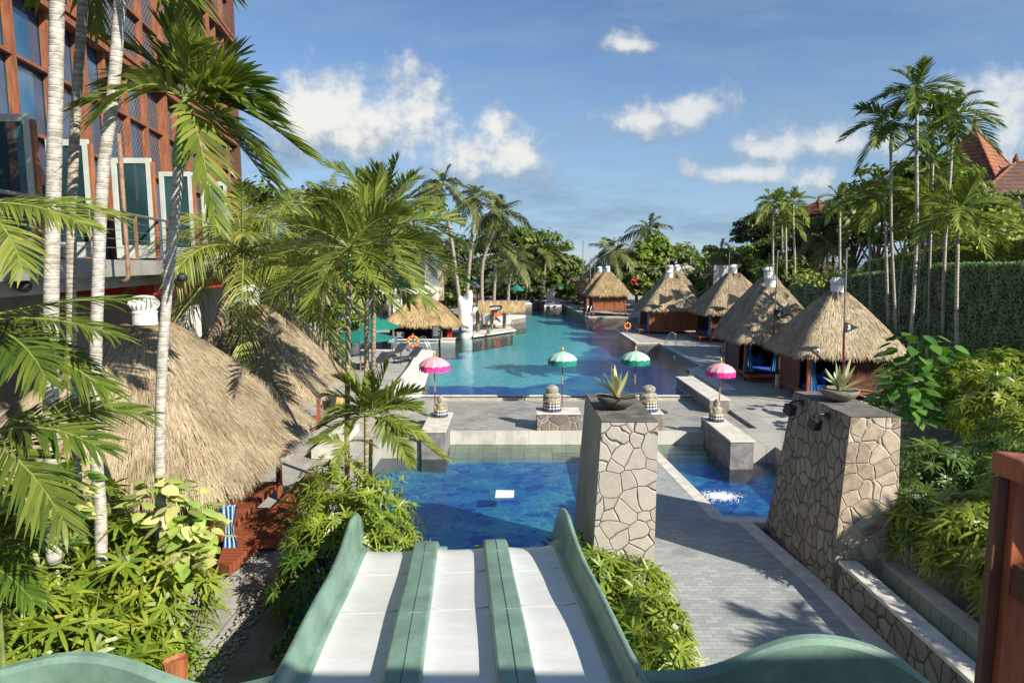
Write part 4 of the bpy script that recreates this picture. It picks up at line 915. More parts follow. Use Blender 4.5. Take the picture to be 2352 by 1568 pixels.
# ================================================================== SMALL POOLSIDE THINGS
def balinese(label, px, py_top, base, h, r, mc, mf, Y=None, group='fringed ceremonial parasols'):
    x, y, z0 = base; t = thing('fringed_parasol', base, label, 'parasol', group)
    m = MB(); m.tube([(x, y, z0), (x, y, z0 + h)], 0.022, 8); m.build('pole', 'redpole', t)
    m = MB(); zz = z0 + h * 0.45; m.tube([(x, y, zz), (x, y, zz + 0.4)], 0.026, 8); m.build('pole_band', 'gold', t)
    m = MB(); z1 = z0 + h
    m.lathe([(r, -0.22 * r), (r * 0.93, -0.10 * r), (r * 0.75, 0.08 * r), (r * 0.5, 0.22 * r), (r * 0.2, 0.32 * r), (0.02, 0.36 * r)], (x, y, z1), 24, lambda a, z: 1 + 0.03 * math.cos(12 * a))
    m.build('canopy', mc, t, smooth=False)
    rg = np.random.default_rng(int(px)); n = 260; a = rg.uniform(0, 2 * np.pi, n)
    B = np.stack([x + r * 0.99 * np.cos(a), y + r * 0.99 * np.sin(a), np.full(n, z1 - 0.18 * r)], 1)
    D = np.stack([np.cos(a) * .05, np.sin(a) * .05, -np.ones(n)], 1); N_ = np.stack([np.cos(a), np.sin(a), 0 * a], 1)
    m = MB(); blades(m, B, D, N_, rg.uniform(0.28, 0.42, n) * r, 0.05 * r + 0.02, 0, 1, (1, 0.7)); m.build('fringe', mf, t)
    m = MB(); m.lathe([(0.05, 0), (0.06, 0.04), (0.03, 0.08), (0.06, 0.12), (0.03, 0.17), (0.01, 0.24)], (x, y, z1 + 0.34 * r), 10); m.build('finial', 'gold', t, smooth=True)
    return t
b = onz(1291, 934, -0.12); balinese('mint green fringed parasol behind the left seated statue', 1292, 0, (b.x, b.y, -0.12), 2.18, 0.62, 'mint', 'gfringe')
b = onz(1457, 932, -0.12); balinese('mint green fringed parasol behind the right seated statue', 1452, 0, (b.x, b.y, -0.12), 2.18, 0.62, 'mint', 'gfringe')
b = onz(1663, 935, 0.0); b2 = atY(1663, 935, 24.6); balinese('pink parasol with hot pink fringe behind the small statue by the right pool', 1666, 0, (8.05, 24.9, -0.1), 2.1, 0.56, 'pinkc', 'pfringe')
balinese('pale pink fringed parasol half hidden by palm fronds on the left', 1001, 0, (-3.05, 25.4, 0.0), 2.15, 0.6, 'pinkc', 'pfringe')

def statue(label, c, s, rz, seed, big=True):
    t = thing('guardian_statue', c, label, 'statue', 'cloth wrapped guardian statues')
    m = MB()
    def ell(p, r, n=12):
        V = []; th = np.linspace(0, math.pi, 9)
        for a in th:
            for k in range(n): b_ = 2 * math.pi * k / n; V.append((p[0] + r[0] * math.sin(a) * math.cos(b_), p[1] + r[1] * math.sin(a) * math.sin(b_), p[2] + r[2] * math.cos(a)))
        m.add(V, [(i * n + k, (i + 1) * n + k, (i + 1) * n + (k + 1) % n, i * n + (k + 1) % n) for i in range(8) for k in range(n)])
    def W_(x, y, z): return (c[0] + s * (x * math.cos(rz) - y * math.sin(rz)), c[1] + s * (x * math.sin(rz) + y * math.cos(rz)), c[2] + s * z)
    if big:
        E = [((0, 0, 0.16), (0.32, 0.28, 0.18)), ((0, 0.0, 0.42), (0.30, 0.24, 0.24)), ((0, 0.0, 0.58), (0.34, 0.24, 0.15)), ((0, 0.03, 0.80), (0.25, 0.23, 0.20)), ((0, 0.17, 0.79), (0.10, 0.08, 0.08)),
             ((-0.27, 0.06, 0.48), (0.08, 0.09, 0.2)), ((0.27, 0.06, 0.48), (0.08, 0.09, 0.2)), ((-0.22, 0.22, 0.30), (0.09, 0.16, 0.09)), ((0.22, 0.22, 0.30), (0.09, 0.16, 0.09)), ((-0.22, 0.03, 0.83), (0.04, 0.07, 0.1)), ((0.22, 0.03, 0.83), (0.04, 0.07, 0.1))]
    else:
        E = [((0, 0, 0.12), (0.22, 0.18, 0.14)), ((0, 0.0, 0.33), (0.17, 0.14, 0.2)), ((0, 0.0, 0.46), (0.21, 0.13, 0.09)), ((0, 0.02, 0.64), (0.13, 0.13, 0.13)), ((0, 0.13, 0.62), (0.06, 0.05, 0.05)), ((0, 0.0, 0.76), (0.10, 0.10, 0.06)),
             ((-0.20, 0.05, 0.36), (0.055, 0.07, 0.14)), ((0.20, 0.05, 0.38), (0.055, 0.07, 0.14)), ((-0.15, 0.16, 0.32), (0.05, 0.1, 0.05)), ((0.15, 0.16, 0.40), (0.05, 0.1, 0.06)), ((0, 0, 0.55), (0.07, 0.07, 0.08))]
    for p, r in E: ell(W_(*p), tuple(s * q for q in r))
    b_ = m.build('stone_body', 'statue', t)
    md = b_.modifiers.new('fuse', 'REMESH'); md.mode = 'VOXEL'; md.voxel_size = 0.022 * s; md.use_smooth_shade = True
    k = 1.0 if big else 0.74; m = MB()
    if big:   # ribbed carved hair on the back of the head
        nh = 22
        for i in range(nh):
            a = math.pi * (i / (nh - 1)) + math.pi; pts = []
            for j in range(5):
                e = j / 4 * 1.15; pts.append(W_(0.225 * math.cos(a) * math.cos(e), 0.03 + 0.215 * math.sin(a) * math.cos(e), 0.78 + 0.215 * math.sin(e)))
            m.tube(pts, 0.012 * s, 5)
        m.build('carved_hair', 'statue', t)
    m = MB(); m.lathe([(0.35 * k * s, 0.10 * s), (0.345 * k * s, 0.25 * s), (0.325 * k * s, 0.40 * k * s)], W_(0, 0.02, 0), 28, lambda a, z: 1 + 0.03 * math.sin(9 * a)); m.build('checked_cloth', 'check', t, origin=None)
    m = MB(); m.lathe([(0.37 * k * s, -0.0), (0.365 * k * s, 0.06 * s), (0.355 * k * s, 0.11 * s)], W_(0, 0.02, 0.005), 28, lambda a, z: 1 + 0.04 * math.sin(11 * a)); m.build('purple_hem', 'purple', t)
    m = MB(); m.lathe([(0.335 * k * s, 0.385 * k * s), (0.34 * k * s, 0.40 * k * s), (0.32 * k * s, 0.42 * k * s)], W_(0, 0.02, 0), 24); m.build('sash', 'gold', t)
    return t
p = atY(1268, 940, 23.95); statue('large seated stone statue with checked cloth on the plinth left of the beige pillar', (p.x, 23.95, 0.54), 0.98, 0.1, 1)
p = atY(1489, 940, 23.95); statue('large seated stone statue with checked cloth right of the beige pillar', (p.x, 23.95, 0.54), 0.98, -0.1, 2)
p = atY(1008, 950, 23.6); statue('small guardian statue with raised head on the left edge plinth', (-2.62, 23.5, 0.42), 0.98, 0.3, 3, False)
statue('small round headed statue with checked cloth on the long plinth in the right pool', (7.32, 22.9, 0.40), 0.98, 0.2, 4, False)

def parasol(label, x, y, za, r, drop, mat, postmat='woodorange', group='cafe parasols', n=8, z0=0.0, rr=0.03):
    t = thing('market_parasol', (x, y, z0), label, 'parasol', group)
    m = MB(); m.tube([(x, y, z0), (x, y, za)], rr, 8); m.build('post', postmat, t)
    m = MB(); V = [(x, y, za)] + [(x + r * math.cos(2 * math.pi * (k + .3) / n), y + r * math.sin(2 * math.pi * (k + .3) / n), za - drop) for k in range(n)]
    Vm = [(x + r * .5 * math.cos(2 * math.pi * (k + .3) / n), y + r * .5 * math.sin(2 * math.pi * (k + .3) / n), za - drop * 0.44) for k in range(n)]
    V += Vm; m.add(V, [(n + 1 + k, 1 + k, 1 + (k + 1) % n, n + 1 + (k + 1) % n) for k in range(n)], [(0, n + 1 + k, n + 1 + (k + 1) % n) for k in range(n)])
    for k in range(n): a, b_ = V[1 + k], V[1 + (k + 1) % n]; m.add([a, b_, (b_[0], b_[1], b_[2] - 0.1), (a[0], a[1], a[2] - 0.1)], [(0, 1, 2, 3)])
    m.build('canopy', mat, t)
    m = MB()
    for k in range(n): m.tube([(x, y, za - drop * 0.9), tuple(np.array(Vm[k]) - (0, 0, 0.03))], 0.012, 5)
    m.build('rib', postmat, t)
    m = MB(); m.lathe([(0.04, 0), (0.07, 0.03), (0.04, 0.08), (0.01, 0.1)], (x, y, za - 0.02), 8); m.build('finial', postmat, t)
    return t
parasol('large green parasol over the white chairs, nearer one', -8.45, 36.0, 2.35, 1.9, 0.42, 'cgreen')
parasol('large green parasol just behind the nearer one', -9.0, 41.5, 2.75, 1.8, 0.75, 'cgreen')
def par_px(label, px, py, Y, rpx, drop, mat='cgreen', post='woodorange'):
    q = atY(px, py, Y); parasol(label, q.x, Y, q.z, rpx / F0 * Y, drop, mat, post, z0=0)
par_px('green parasol between palm trunks left of the white trunk', 1012, 665, 70, 20, 0.65)
par_px('green parasol partly hidden behind the purple one', 1085, 643, 84, 16, 0.6)
par_px('green parasol right of the curved palm trunk', 1187, 653, 86, 18, 0.7)
par_px('green parasol at the far end of the pool', 1279, 652, 104, 19, 0.7)
par_px('green parasol partly behind the far cabana roof', 1331, 655, 106, 12, 0.7)
par_px('black and white striped parasol behind the white trunk', 1063, 651, 80, 10, 0.3, 'zebra')
par_px('dark purple parasol behind the white trunk', 1093, 649, 80, 13, 0.5, 'purple')
par_px('small green parasol between the ladder cabana and the dark wall', 1506, 672, 80, 10, 0.4)

def ladder(label, c, rz, h=0.9, w=0.5, dr=0.7):
    t = thing('pool_ladder', c, label, 'ladder', 'steel pool ladders')
    for s_ in (-1, 1):
        P = [(0.35, 0), (0.35, h * 0.55), (0.28, h * 0.88), (0.1, h), (-0.08, h * 0.92), (-0.45, h * 0.2), (-0.6, -0.5), (-0.6, -1.0)]
        m = MB(); m.tube([(c[0] + p_[0] * math.cos(rz) - s_ * w / 2 * math.sin(rz), c[1] + p_[0] * math.sin(rz) + s_ * w / 2 * math.cos(rz), c[2] + p_[1]) for p_ in P], 0.022, 8); m.build('rail', 'steel', t, smooth=True)
    for k in range(2):
        z = c[2] - 0.35 - 0.28 * k; m = MB(); m.obox((c[0] - 0.6 * math.cos(rz), c[1] - 0.6 * math.sin(rz), z), 0.04, w / 2, 0.012, rz); m.build('rung', 'steel', t)
    return t
q = onz(1545, 783, 0); ladder('curved steel pool ladder on the deck before the louvred cabana', (11.6, 47.2, 0.03), 0.0, 1.0)
ladder('steel pool ladder beside the far waterside cabana', (8.9, 74.2, 0.03), 0.8, 1.3)
ladder('steel pool ladder next to the orange lifebuoy', (-6.1, 44.6, 0.03), math.pi - 0.2, 1.0)
def buoy(label, c, r, h):
    t = thing('lifebuoy', (c[0], c[1], 0), label, 'lifebuoy', 'lifebuoys on stands')
    m = MB(); m.tube([(c[0], c[1] - 0.0, 0), (c[0], c[1], h)], 0.045, 10); m.build('stand', 'steel', t)
    m = MB(); V = []; n, k = 28, 8
    for i in range(n):
        for j in range(k):
            a, b_ = 2 * math.pi * i / n, 2 * math.pi * j / k; rr = r + 0.26 * r * math.cos(b_); V.append((c[0] + rr * math.cos(a), c[1] - 0.14 + 0.2 * r * math.sin(b_), c[2] + rr * math.sin(a)))
    m.add(V, [(i * k + j, ((i + 1) % n) * k + j, ((i + 1) % n) * k + (j + 1) % k, i * k + (j + 1) % k) for i in range(n) for j in range(k)]); rg_ = m.build('ring', 'orange', t, smooth=True)
    m = MB()
    for i in range(8):
        V = []
        for da in (-0.09, 0.09):
            for j in range(k):
                a = 2 * math.pi * i / 8 + da; b_ = 2 * math.pi * j / k; rr = r + 0.285 * r * math.cos(b_); V.append((c[0] + rr * math.cos(a), c[1] - 0.14 + 0.225 * r * math.sin(b_), c[2] + rr * math.sin(a)))
        m.add(V, [(j, k + j, k + (j + 1) % k, (j + 1) % k) for j in range(k)])
    m.build('tape_band', 'buoyyel', rg_)
q = atY(949, 783, 44.6); buoy('orange and yellow lifebuoy on a steel post in front of the bar', (q.x, 44.6, q.z), 0.33, 1.25)
q = atY(1437.7, 747.7, 56.0); buoy('orange lifebuoy on the deck corner left of the louvred cabana', (q.x + 0.1, 56.0, q.z), 0.25, 0.9)

def lounger(label, x, y, rz, mat='dgrey'):
    t = thing('sun_lounger', (x, y, 0), label, 'sun lounger', 'dark sun loungers')
    def T_(p): return (x + p[0] * math.cos(rz) - p[1] * math.sin(rz), y + p[0] * math.sin(rz) + p[1] * math.cos(rz), p[2])
    def hb(m, a, b_, c_, d_, th):
        P = [T_(q_) for q_ in (a, b_, c_, d_)]; m.hexa([(p_[0], p_[1], p_[2] - th) for p_ in P] + P)
    m = MB(); hb(m, (-0.33, -0.4, 0.36), (0.33, -0.4, 0.36), (0.33, 0.95, 0.36), (-0.33, 0.95, 0.36), 0.07); m.build('seat', mat, t)
    m = MB(); hb(m, (-0.33, -1.0, 0.85), (0.33, -1.0, 0.85), (0.33, -0.42, 0.37), (-0.33, -0.42, 0.37), 0.07); m.build('backrest', mat, t)
    for (a, b_) in ((-0.28, -0.35), (0.28, -0.35), (-0.28, 0.85), (0.28, 0.85)):
        p_ = T_((a, b_, 0)); m = MB(); m.box(p_[0] - 0.03, p_[0] + 0.03, p_[1] - 0.03, p_[1] + 0.03, 0, 0.29); m.build('leg', 'black', t)
    return t
lounger('dark sun lounger on the left deck under the green parasols', -7.6, 41.6, 2.6)
lounger('dark sun lounger nearest the water on the left deck', -6.4, 39.6, 2.5)
lounger('dark sun lounger behind the potted palm fronds on the left deck', -8.0, 37.2, 2.5)
lounger('dark sun lounger right of the far waterside cabana', 17.2, 72.0, 1.5)
lounger('dark sun lounger second from the far waterside cabana', 19.4, 71.6, 1.5)
lounger('dark sun lounger between the ladder cabana and the next roof', 17.0, 54.0, 1.7, 'dgrey')
for i, px in enumerate((1118, 1136, 1152, 1206, 1222, 1240, 1300, 1318)):
    q = atY(px, 690, 100.5); lounger('dark sun lounger in the far row, ' + ['first', 'second', 'third', 'fourth', 'fifth', 'sixth', 'seventh', 'eighth'][i] + ' from the left', q.x, 100.8, math.pi)

def wchair(label, x, y, rz):
    t = thing('wicker_armchair', (x, y, 0), label, 'chair', 'white wicker chairs')
    def T_(p): return (x + p[0] * math.cos(rz) - p[1] * math.sin(rz), y + p[0] * math.sin(rz) + p[1] * math.cos(rz), p[2])
    def hx(m, x0, x1, y0, y1, z0, z1, fl=0.0, ln=0.0):
        m.hexa([T_((x0 + fl, y0 + fl, z0)), T_((x1 - fl, y0 + fl, z0)), T_((x1 - fl, y1 - fl, z0)), T_((x0 + fl, y1 - fl, z0)), T_((x0, y0 - ln, z1)), T_((x1, y0 - ln, z1)), T_((x1, y1 - ln, z1)), T_((x0, y1 - ln, z1))])
    m = MB(); hx(m, -0.31, 0.31, -0.3, 0.32, 0.02, 0.44, 0.05); m.build('seat', 'wicker', t, bevel=0.02)
    m = MB(); hx(m, -0.29, 0.29, -0.31, -0.22, 0.44, 0.98, 0, 0.16); m.build('backrest', 'wicker', t, bevel=0.02)
    for s_ in (-1, 1):
        m = MB(); a, b_ = (s_ * 0.27, s_ * 0.35); hx(m, min(a, b_), max(a, b_), -0.3, 0.3, 0.43, 0.66); m.build('armrest', 'wicker', t, bevel=0.02)
    return t
q = onz(768, 818, 0); wchair('white wicker armchair at the left end of the cafe table', q.x, q.y, -1.3)
q = onz(783, 806, 0); wchair('white wicker armchair partly behind the nearer one', q.x, q.y + 1.6, 2.8)
q = onz(813, 816, 0); wchair('white wicker armchair right of the cafe table', q.x, q.y, 1.2)
q = onz(792, 816, 0); t = thing('cafe_table', (q.x, q.y + .7, 0), 'round white cafe table between the wicker chairs', 'table')
m = MB(); m.lathe([(0.02, 0.70), (0.45, 0.70), (0.45, 0.735), (0.01, 0.735)], (q.x, q.y + .7, 0), 24); m.build('table_top', 'white', t)
m = MB(); m.lathe([(0.26, 0), (0.24, 0.03), (0.04, 0.06), (0.04, 0.70)], (q.x, q.y + .7, 0), 14); m.build('pedestal', 'white', t)
# white raised ledge, info sign, ash bin
m = MB(); m.prism([tuple(onz(x, y, 0.28).xy) for x, y in [(905, 898), (965, 898), (972, 884), (992, 822), (1000, 805), (960, 803), (940, 838), (915, 870)]][::-1], 0.0, 0.28); tag(m.build('raised_ledge', 'plaster', bevel=0.03), 'curved white ledge at the left edge of the big pool', 'ledge')
q = atY(901, 780, 45.0); t = thing('notice_board', (q.x, 45.0, 0), 'small blue grey notice board left of the lifebuoy', 'sign')
m = MB(); m.box(q.x - 0.33, q.x + 0.33, 45.0, 45.03, q.z - 0.24, q.z + 0.24); m.build('board', 'sign', t)
m = MB(); m.box(q.x - 0.02, q.x + 0.02, 45.0, 45.03, 0, q.z - 0.24); m.build('post', 'black', t)
m = MB()
for k in range(4): m.box(q.x - 0.22, q.x + 0.2 - 0.07 * (k % 2), 44.985, 44.998, q.z + 0.12 - k * 0.09, q.z + 0.15 - k * 0.09)
m.build('text_line', 'wpaint', t)
q = onz(761, 938, 0); t = thing('ash_bin', (q.x, q.y, 0), 'black tapered bin on a round base beside the middle left cabana', 'bin')
m = MB(); m.lathe([(0.16, 0.05), (0.24, 0.5), (0.22, 0.52), (0.2, 0.5)], (q.x, q.y, 0), 14); m.build('body', 'black', t)
m = MB(); m.lathe([(0.34, 0.005), (0.34, 0.04), (0.1, 0.07)], (q.x, q.y, 0), 18); m.build('base', 'black', t)
m = MB(); m.obox((q.x + 0.28, q.y + 0.12, 0.22), 0.17, 0.015, 0.22, -0.3, -0.2); m.obox((q.x - 0.25, q.y + 0.12, 0.16), 0.15, 0.015, 0.16, 0.3, -0.2); m.build('yellow_panel', 'buoyyel', t)
# white panel and bubble patch on the front pools
P4 = [onz(x, y, -0.54) for x, y in [(1137, 1142), (1180, 1141), (1181, 1127), (1139, 1126)]]
m = MB(); m.hexa([(p.x, p.y, -0.56) for p in P4] + [(p.x, p.y, -0.515) for p in P4]); tag(m.build('white_panel', 'white', bevel=0.01), 'white rectangular panel lying in the front pool', 'float')  # flat white panel level with the water surface
rg = np.random.default_rng(8); m = MB(); q = onz(1655, 1138, -0.54)
for i in range(1500):
    a = rg.uniform(0, 6.28); r = abs(rg.normal(0, 0.27)); x, y, s_ = q.x + r * math.cos(a), q.y + r * 0.75 * math.sin(a), rg.uniform(0.008, 0.026)
    m.lathe([(s_, 0), (s_ * 0.7, s_ * 0.4), (0.003, s_ * 0.55)], (x, y, -0.55), 6)
tag(m.build('bubbling_foam', 'white', smooth=True), 'patch of white bubbles from the jet in the right pool', 'foam', kind='stuff')
# cctv camera, bin, handrails by the right cabanas
q = atY(1878, 806, 27.0); t = thing('security_camera', tuple(q), 'white round security camera under the nearest right roof', 'camera')
m = MB(); m.lathe([(0.02, -0.09), (0.08, -0.06), (0.095, 0), (0.08, 0.06), (0.02, 0.09)], tuple(q), 14); m.build('dome', 'white', t, smooth=True)
m = MB(); m.obox((q.x - 0.02, q.y - 0.09, q.z - 0.01), 0.04, 0.02, 0.035); m.build('lens', 'black', t)
q = onz(1792, 885, 0); t = thing('waste_basket', (q.x, q.y, 0), 'pale tapered waste basket between the two nearest right cabanas', 'bin')
m = MB(); m.lathe([(0.2, 0), (0.27, 0.62), (0.25, 0.64), (0.23, 0.6)], (q.x, q.y, 0), 16); m.build('basket', 'screen', t)
m = MB(); m.lathe([(0.275, 0.60), (0.28, 0.66), (0.24, 0.66)], (q.x, q.y, 0), 16); m.build('rim', 'black', t)
def hrail(label, px, py, Y, h):
    q = atY(px, py, Y); t = thing('handrail', (q.x, Y, 0), label, 'handrail', 'steel handrails by the cabanas'); m = MB()
    m.tube([(q.x, Y, 0), (q.x, Y, h), (q.x + 0.06, Y + 0.05, h + 0.1), (q.x + 0.75, Y + 0.05, h + 0.1), (q.x + 0.8, Y + 0.05, h + 0.02), (q.x + 0.8, Y + 0.05, 0)], 0.02, 8); m.build('rail', 'steel', t, smooth=True)
hrail('bent steel handrail left of the nearest right cabana', 1782, 880, 29.5, 0.85)
hrail('bent steel handrail in front of the flag 4 cabana', 1678, 830, 35.8, 0.85)
q = atY(1710, 690, 45); 

# ================================================================== BAR
bar = thing('pool_bar', (-7.0, 52, -0.1), 'sunken pool bar with straw hip roof and dark interior', 'bar')
thatch(bar, (-7.25, 53.0), 3.05, 3.0, 1.30, 3.42, 8000, 41, 'straw_gold', (0.3, 0.6), (0.02, 0.04), p=7.0)
m = MB(); m.box(-9.3, -5.6, 49.6, 49.75, 0.17, 0.27); m.box(-9.25, -5.7, 49.75, 50.2, -1.3, 0.17); m.build('counter', 'limestone', bar)
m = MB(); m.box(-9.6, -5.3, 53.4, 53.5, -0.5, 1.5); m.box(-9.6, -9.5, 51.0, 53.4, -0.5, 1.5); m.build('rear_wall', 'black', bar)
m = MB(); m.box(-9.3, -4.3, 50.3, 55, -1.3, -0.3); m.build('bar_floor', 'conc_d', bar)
for x in (-9.2, -5.5): m = MB(); m.tube([(x, 50.3, -0.3), (x, 50.3, 1.6)], 0.09, 10); m.build('post', 'bamboo', bar)
m = MB(); m.box(-5.55, -4.35, 49.9, 50.3, 0.2, 0.3); m.box(-5.5, -4.4, 49.95, 50.25, -1.3, 0.2); m.build('side_counter', 'limestone', bar)
m = MB(); m.box(-5.1, -4.72, 51.2, 51.25, -0.2, 1.25); m.build('fridge_door', 'red', bar)
for i, (px, w_) in enumerate(((920, 0.33), (1004, 0.36))):
    q = atY(px, 772, 49.9); t = thing('chalkboard', (q.x, 49.9, 0.27), ('small' if i == 0 else 'taller') + ' black menu board with white chalk lines on the bar counter', 'menu board', 'menu boards on the bar')
    hb = 0.55 if i == 0 else 1.0
    m = MB(); m.box(q.x - w_, q.x + w_, 49.65, 49.69, 0.275, 0.275 + hb); m.build('board', 'ink', t)
    m = MB(); rg = np.random.default_rng(i)
    for k in range(5): m.box(q.x - w_ * 0.7, q.x + w_ * rg.uniform(0.2, 0.7), 49.63, 49.645, 0.275 + hb * (0.86 - k * 0.15), 0.275 + hb * (0.86 - k * 0.15) + 0.025)
    m.build('chalk_line', 'wpaint', t)
# white sculpted trunk with lettering
q = onz(1069, 776, -0.1); TX, TY = q.x, q.y
tr = thing('sculpted_trunk', (TX, TY, -0.1), 'tall white sculpted tree trunk with black hand lettering standing in the pool', 'sculpture')
m = MB(); m.lathe([(0.60, -1.0), (0.57, 0.1), (0.555, 1.0), (0.56, 1.9), (0.58, 2.6), (0.60, 3.05), (0.5, 3.12)], (TX, TY, -0.1), 40, lambda a, z: 1 + 0.04 * math.sin(3 * a + z) + 0.025 * math.sin(7 * a + z * 2)); m.build('trunk', 'plaster_w', tr, smooth=True)
m = MB()
for (a, h) in ((0.2, 0.75), (2.6, 0.25), (1.4, 0.35), (3.6, 0.12)):
    m.tube([(TX + 0.38 * math.cos(a), TY + 0.38 * math.sin(a), 2.7), (TX + 0.42 * math.cos(a), TY + 0.42 * math.sin(a), 3.05 + h * .6), (TX + 0.36 * math.cos(a), TY + 0.36 * math.sin(a), 3.05 + h)], [0.24, 0.2, 0.12 if h < .5 else 0.16], 12)
m.build('broken_crown', 'plaster_w', tr, smooth=True)
m = MB(); m.tube([(TX + 0.35, TY - 0.1, 1.75), (TX + 0.75, TY - 0.3, 2.1), (TX + 0.92, TY - 0.35, 2.45)], [0.20, 0.16, 0.17], 12); m.build('branch_stub', 'plaster_w', tr, smooth=True)
m = MB(); V = []
for k in range(20): a = 2 * math.pi * k / 20; u_, v_ = 0.55 * math.cos(a), 0.15 * math.sin(a); V.append((TX + 0.02 + u_ * 0.82 - v_ * 0.55, TY - 0.605, 1.88 + u_ * 0.55 + v_ * 0.82))
m.add(V + [(x, y + 0.03, z) for x, y, z in V], [(k, (k + 1) % 20, 20 + (k + 1) % 20, 20 + k) for k in range(20)], None, [list(range(20))[::-1]]); 
text_mesh('THE', 0.30, 'lettering', 'ink', tr, (TX + 0.12, TY - 0.60, 0.85), (math.pi / 2, 0.05, 0), 0.01, 0.006)
text_mesh('SHACK', 0.31, 'lettering', 'ink', tr, (TX + 0.06, TY - 0.62, 0.53), (math.pi / 2, -0.05, 0), 0.01, 0.006)
# thatched bar canopy on log posts
cn = thing('bar_canopy', (-1.6, 56, -0.1), 'narrow straw canopy on log posts right of the white trunk', 'canopy')
rg = np.random.default_rng(77)
P0 = atY(1098, 690, 55.0); P1 = atY(1203, 690, 58.5)
m = MB(); rowV = []; nn_ = 40
for i in range(nn_ + 1):
    t_ = i / nn_; bx_, by_, bz_ = [P0[j] + (P1[j] - P0[j]) * t_ for j in range(3)]
    for (dy, dz) in ((-1.0, -0.75), (-0.85, -0.45), (-0.35, -0.08), (0, 0), (0.5, -0.1), (0.9, -0.55)): rowV.append((bx_, by_ + dy, bz_ + dz + 0.05 * math.sin(i)))
m.add(rowV, [(i * 6 + j, (i + 1) * 6 + j, (i + 1) * 6 + j + 1, i * 6 + j + 1) for i in range(nn_) for j in range(5)]); cb_ = m.build('thatch_cover', 'thatch', cn)
n = 2600; tt = rg.uniform(0, 1, n); B = np.array(P0) + (np.array(P1) - np.array(P0)) * tt[:, None]; kx = rg.uniform(0, 1, n)
B[:, 1] += -1.0 * kx; B[:, 2] += -0.02 - 0.5 * kx ** 1.5; D = np.stack([rg.normal(0.15, 0.15, n), -0.5 * np.ones(n) * (1 - kx), -0.25 - 0.8 * kx], 1)
m = MB(); blades(m, B, D, np.tile((0, -0.7, 0.7), (n, 1)), rg.uniform(0.3, 0.65, n), rg.uniform(0.025, 0.05, n), 0.1, 2, (0.9, 1, 0.2)); m.build('straw', 'straw_gold', cb_)
for px, pyb in ((1097, 763), (1129, 759), (1158, 755)):
    q = onz(px, pyb, 0.1); m = MB(); m.tube([(q.x, q.y, 0), (q.x + 0.03, q.y, 1.5), (q.x, q.y, 2.6)], 0.16, 12); m.build('log_post', 'bamboo', cn, smooth=True)
m = MB(); m.prism([tuple(onz(x, y, 0.16).xy) for x, y in [(1087, 771), (1185, 757), (1170, 748), (1087, 752)]][::-1], 0.03, 0.16); m.build('counter_slab', 'limestone', cn)
m = MB(); m.prism([tuple(onz(x, y, 0.1).xy) for x, y in [(1088, 771), (1178, 758), (1165, 752), (1088, 754)]][::-1], -1.3, 0.028); m.build('counter_base', 'conc_d', cn)
q = atY(1133, 709, 54.9); m = MB(); V = []
for k in range(28):
    a = 2 * math.pi * k / 28; V.append((q.x + 0.78 * math.copysign(abs(math.cos(a)) ** 0.8, math.cos(a)), q.y, q.z + 0.27 * math.sin(a) + 0.12 * math.cos(a)))
m.add(V + [(x, y + 0.06, z) for x, y, z in V], [(k, (k + 1) % 28, 28 + (k + 1) % 28, 28 + k) for k in range(28)], None, [list(range(28))[::-1], list(range(28, 56))])
sg = thing('bar_sign', tuple(q), 'black oval hanging sign with white lettering under the straw canopy', 'sign'); m.build('sign_board', 'ink', sg)
text_mesh("D'SHACK", 0.27, 'lettering', 'wpaint', sg, (q.x - 0.16, q.y - 0.015, q.z), (math.pi / 2, -0.1, 0), 0.008, 0.012)
text_mesh("BAR", 0.18, 'lettering', 'wpaint', sg, (q.x + 0.42, q.y - 0.015, q.z + 0.06), (math.pi / 2, -0.1, 0), 0.008, 0.004)
for (px, mt_, lb) in ((1120, 'red', 'red menu folder standing on the bar counter'), (1124.5, 'green2', 'green menu folder standing on the bar counter')):
    q = atY(px, 757, 54.0); m = MB(); m.obox((q.x, q.y, 0.16 + 0.27), 0.08, 0.05, 0.27, 0.2, 0.1); m.obox((q.x - 0.03, q.y - 0.06, 0.16 + 0.24), 0.06, 0.01, 0.22, 0.4, 0.2); o = m.build('menu_folder', mt_, bevel=0.01); tag(o, lb, 'folder')
q = atY(1142, 716, 62); m = MB(); m.obox((q.x, 62, q.z), 0.32, 0.12, 0.42, 0.2, 0.1); m.obox((q.x - 0.3, 62.05, q.z - 0.1), 0.12, 0.1, 0.25, -0.3, 0.1); tag(m.build('life_jacket', 'orange', bevel=0.08), 'orange life jacket hanging behind the log posts of the straw canopy', 'life jacket')
q = atY(1457, 644, 82); m = MB()
for (dx, dz, r_) in ((0, 0, 0.2), (0.3, 0.2, 0.15), (-0.25, 0.1, 0.16), (0.2, -0.4, 0.16), (0.4, -0.55, 0.12)):
    m.lathe([(0.05, -r_), (r_, -r_ * 0.4), (r_ * 0.9, r_ * 0.3), (0.05, r_)], (q.x + dx, 82, q.z + dz), 8)
tag(m.build('red_flowers', 'red'), 'cluster of bright red blooms right of the far waterside cabana', 'flowers')
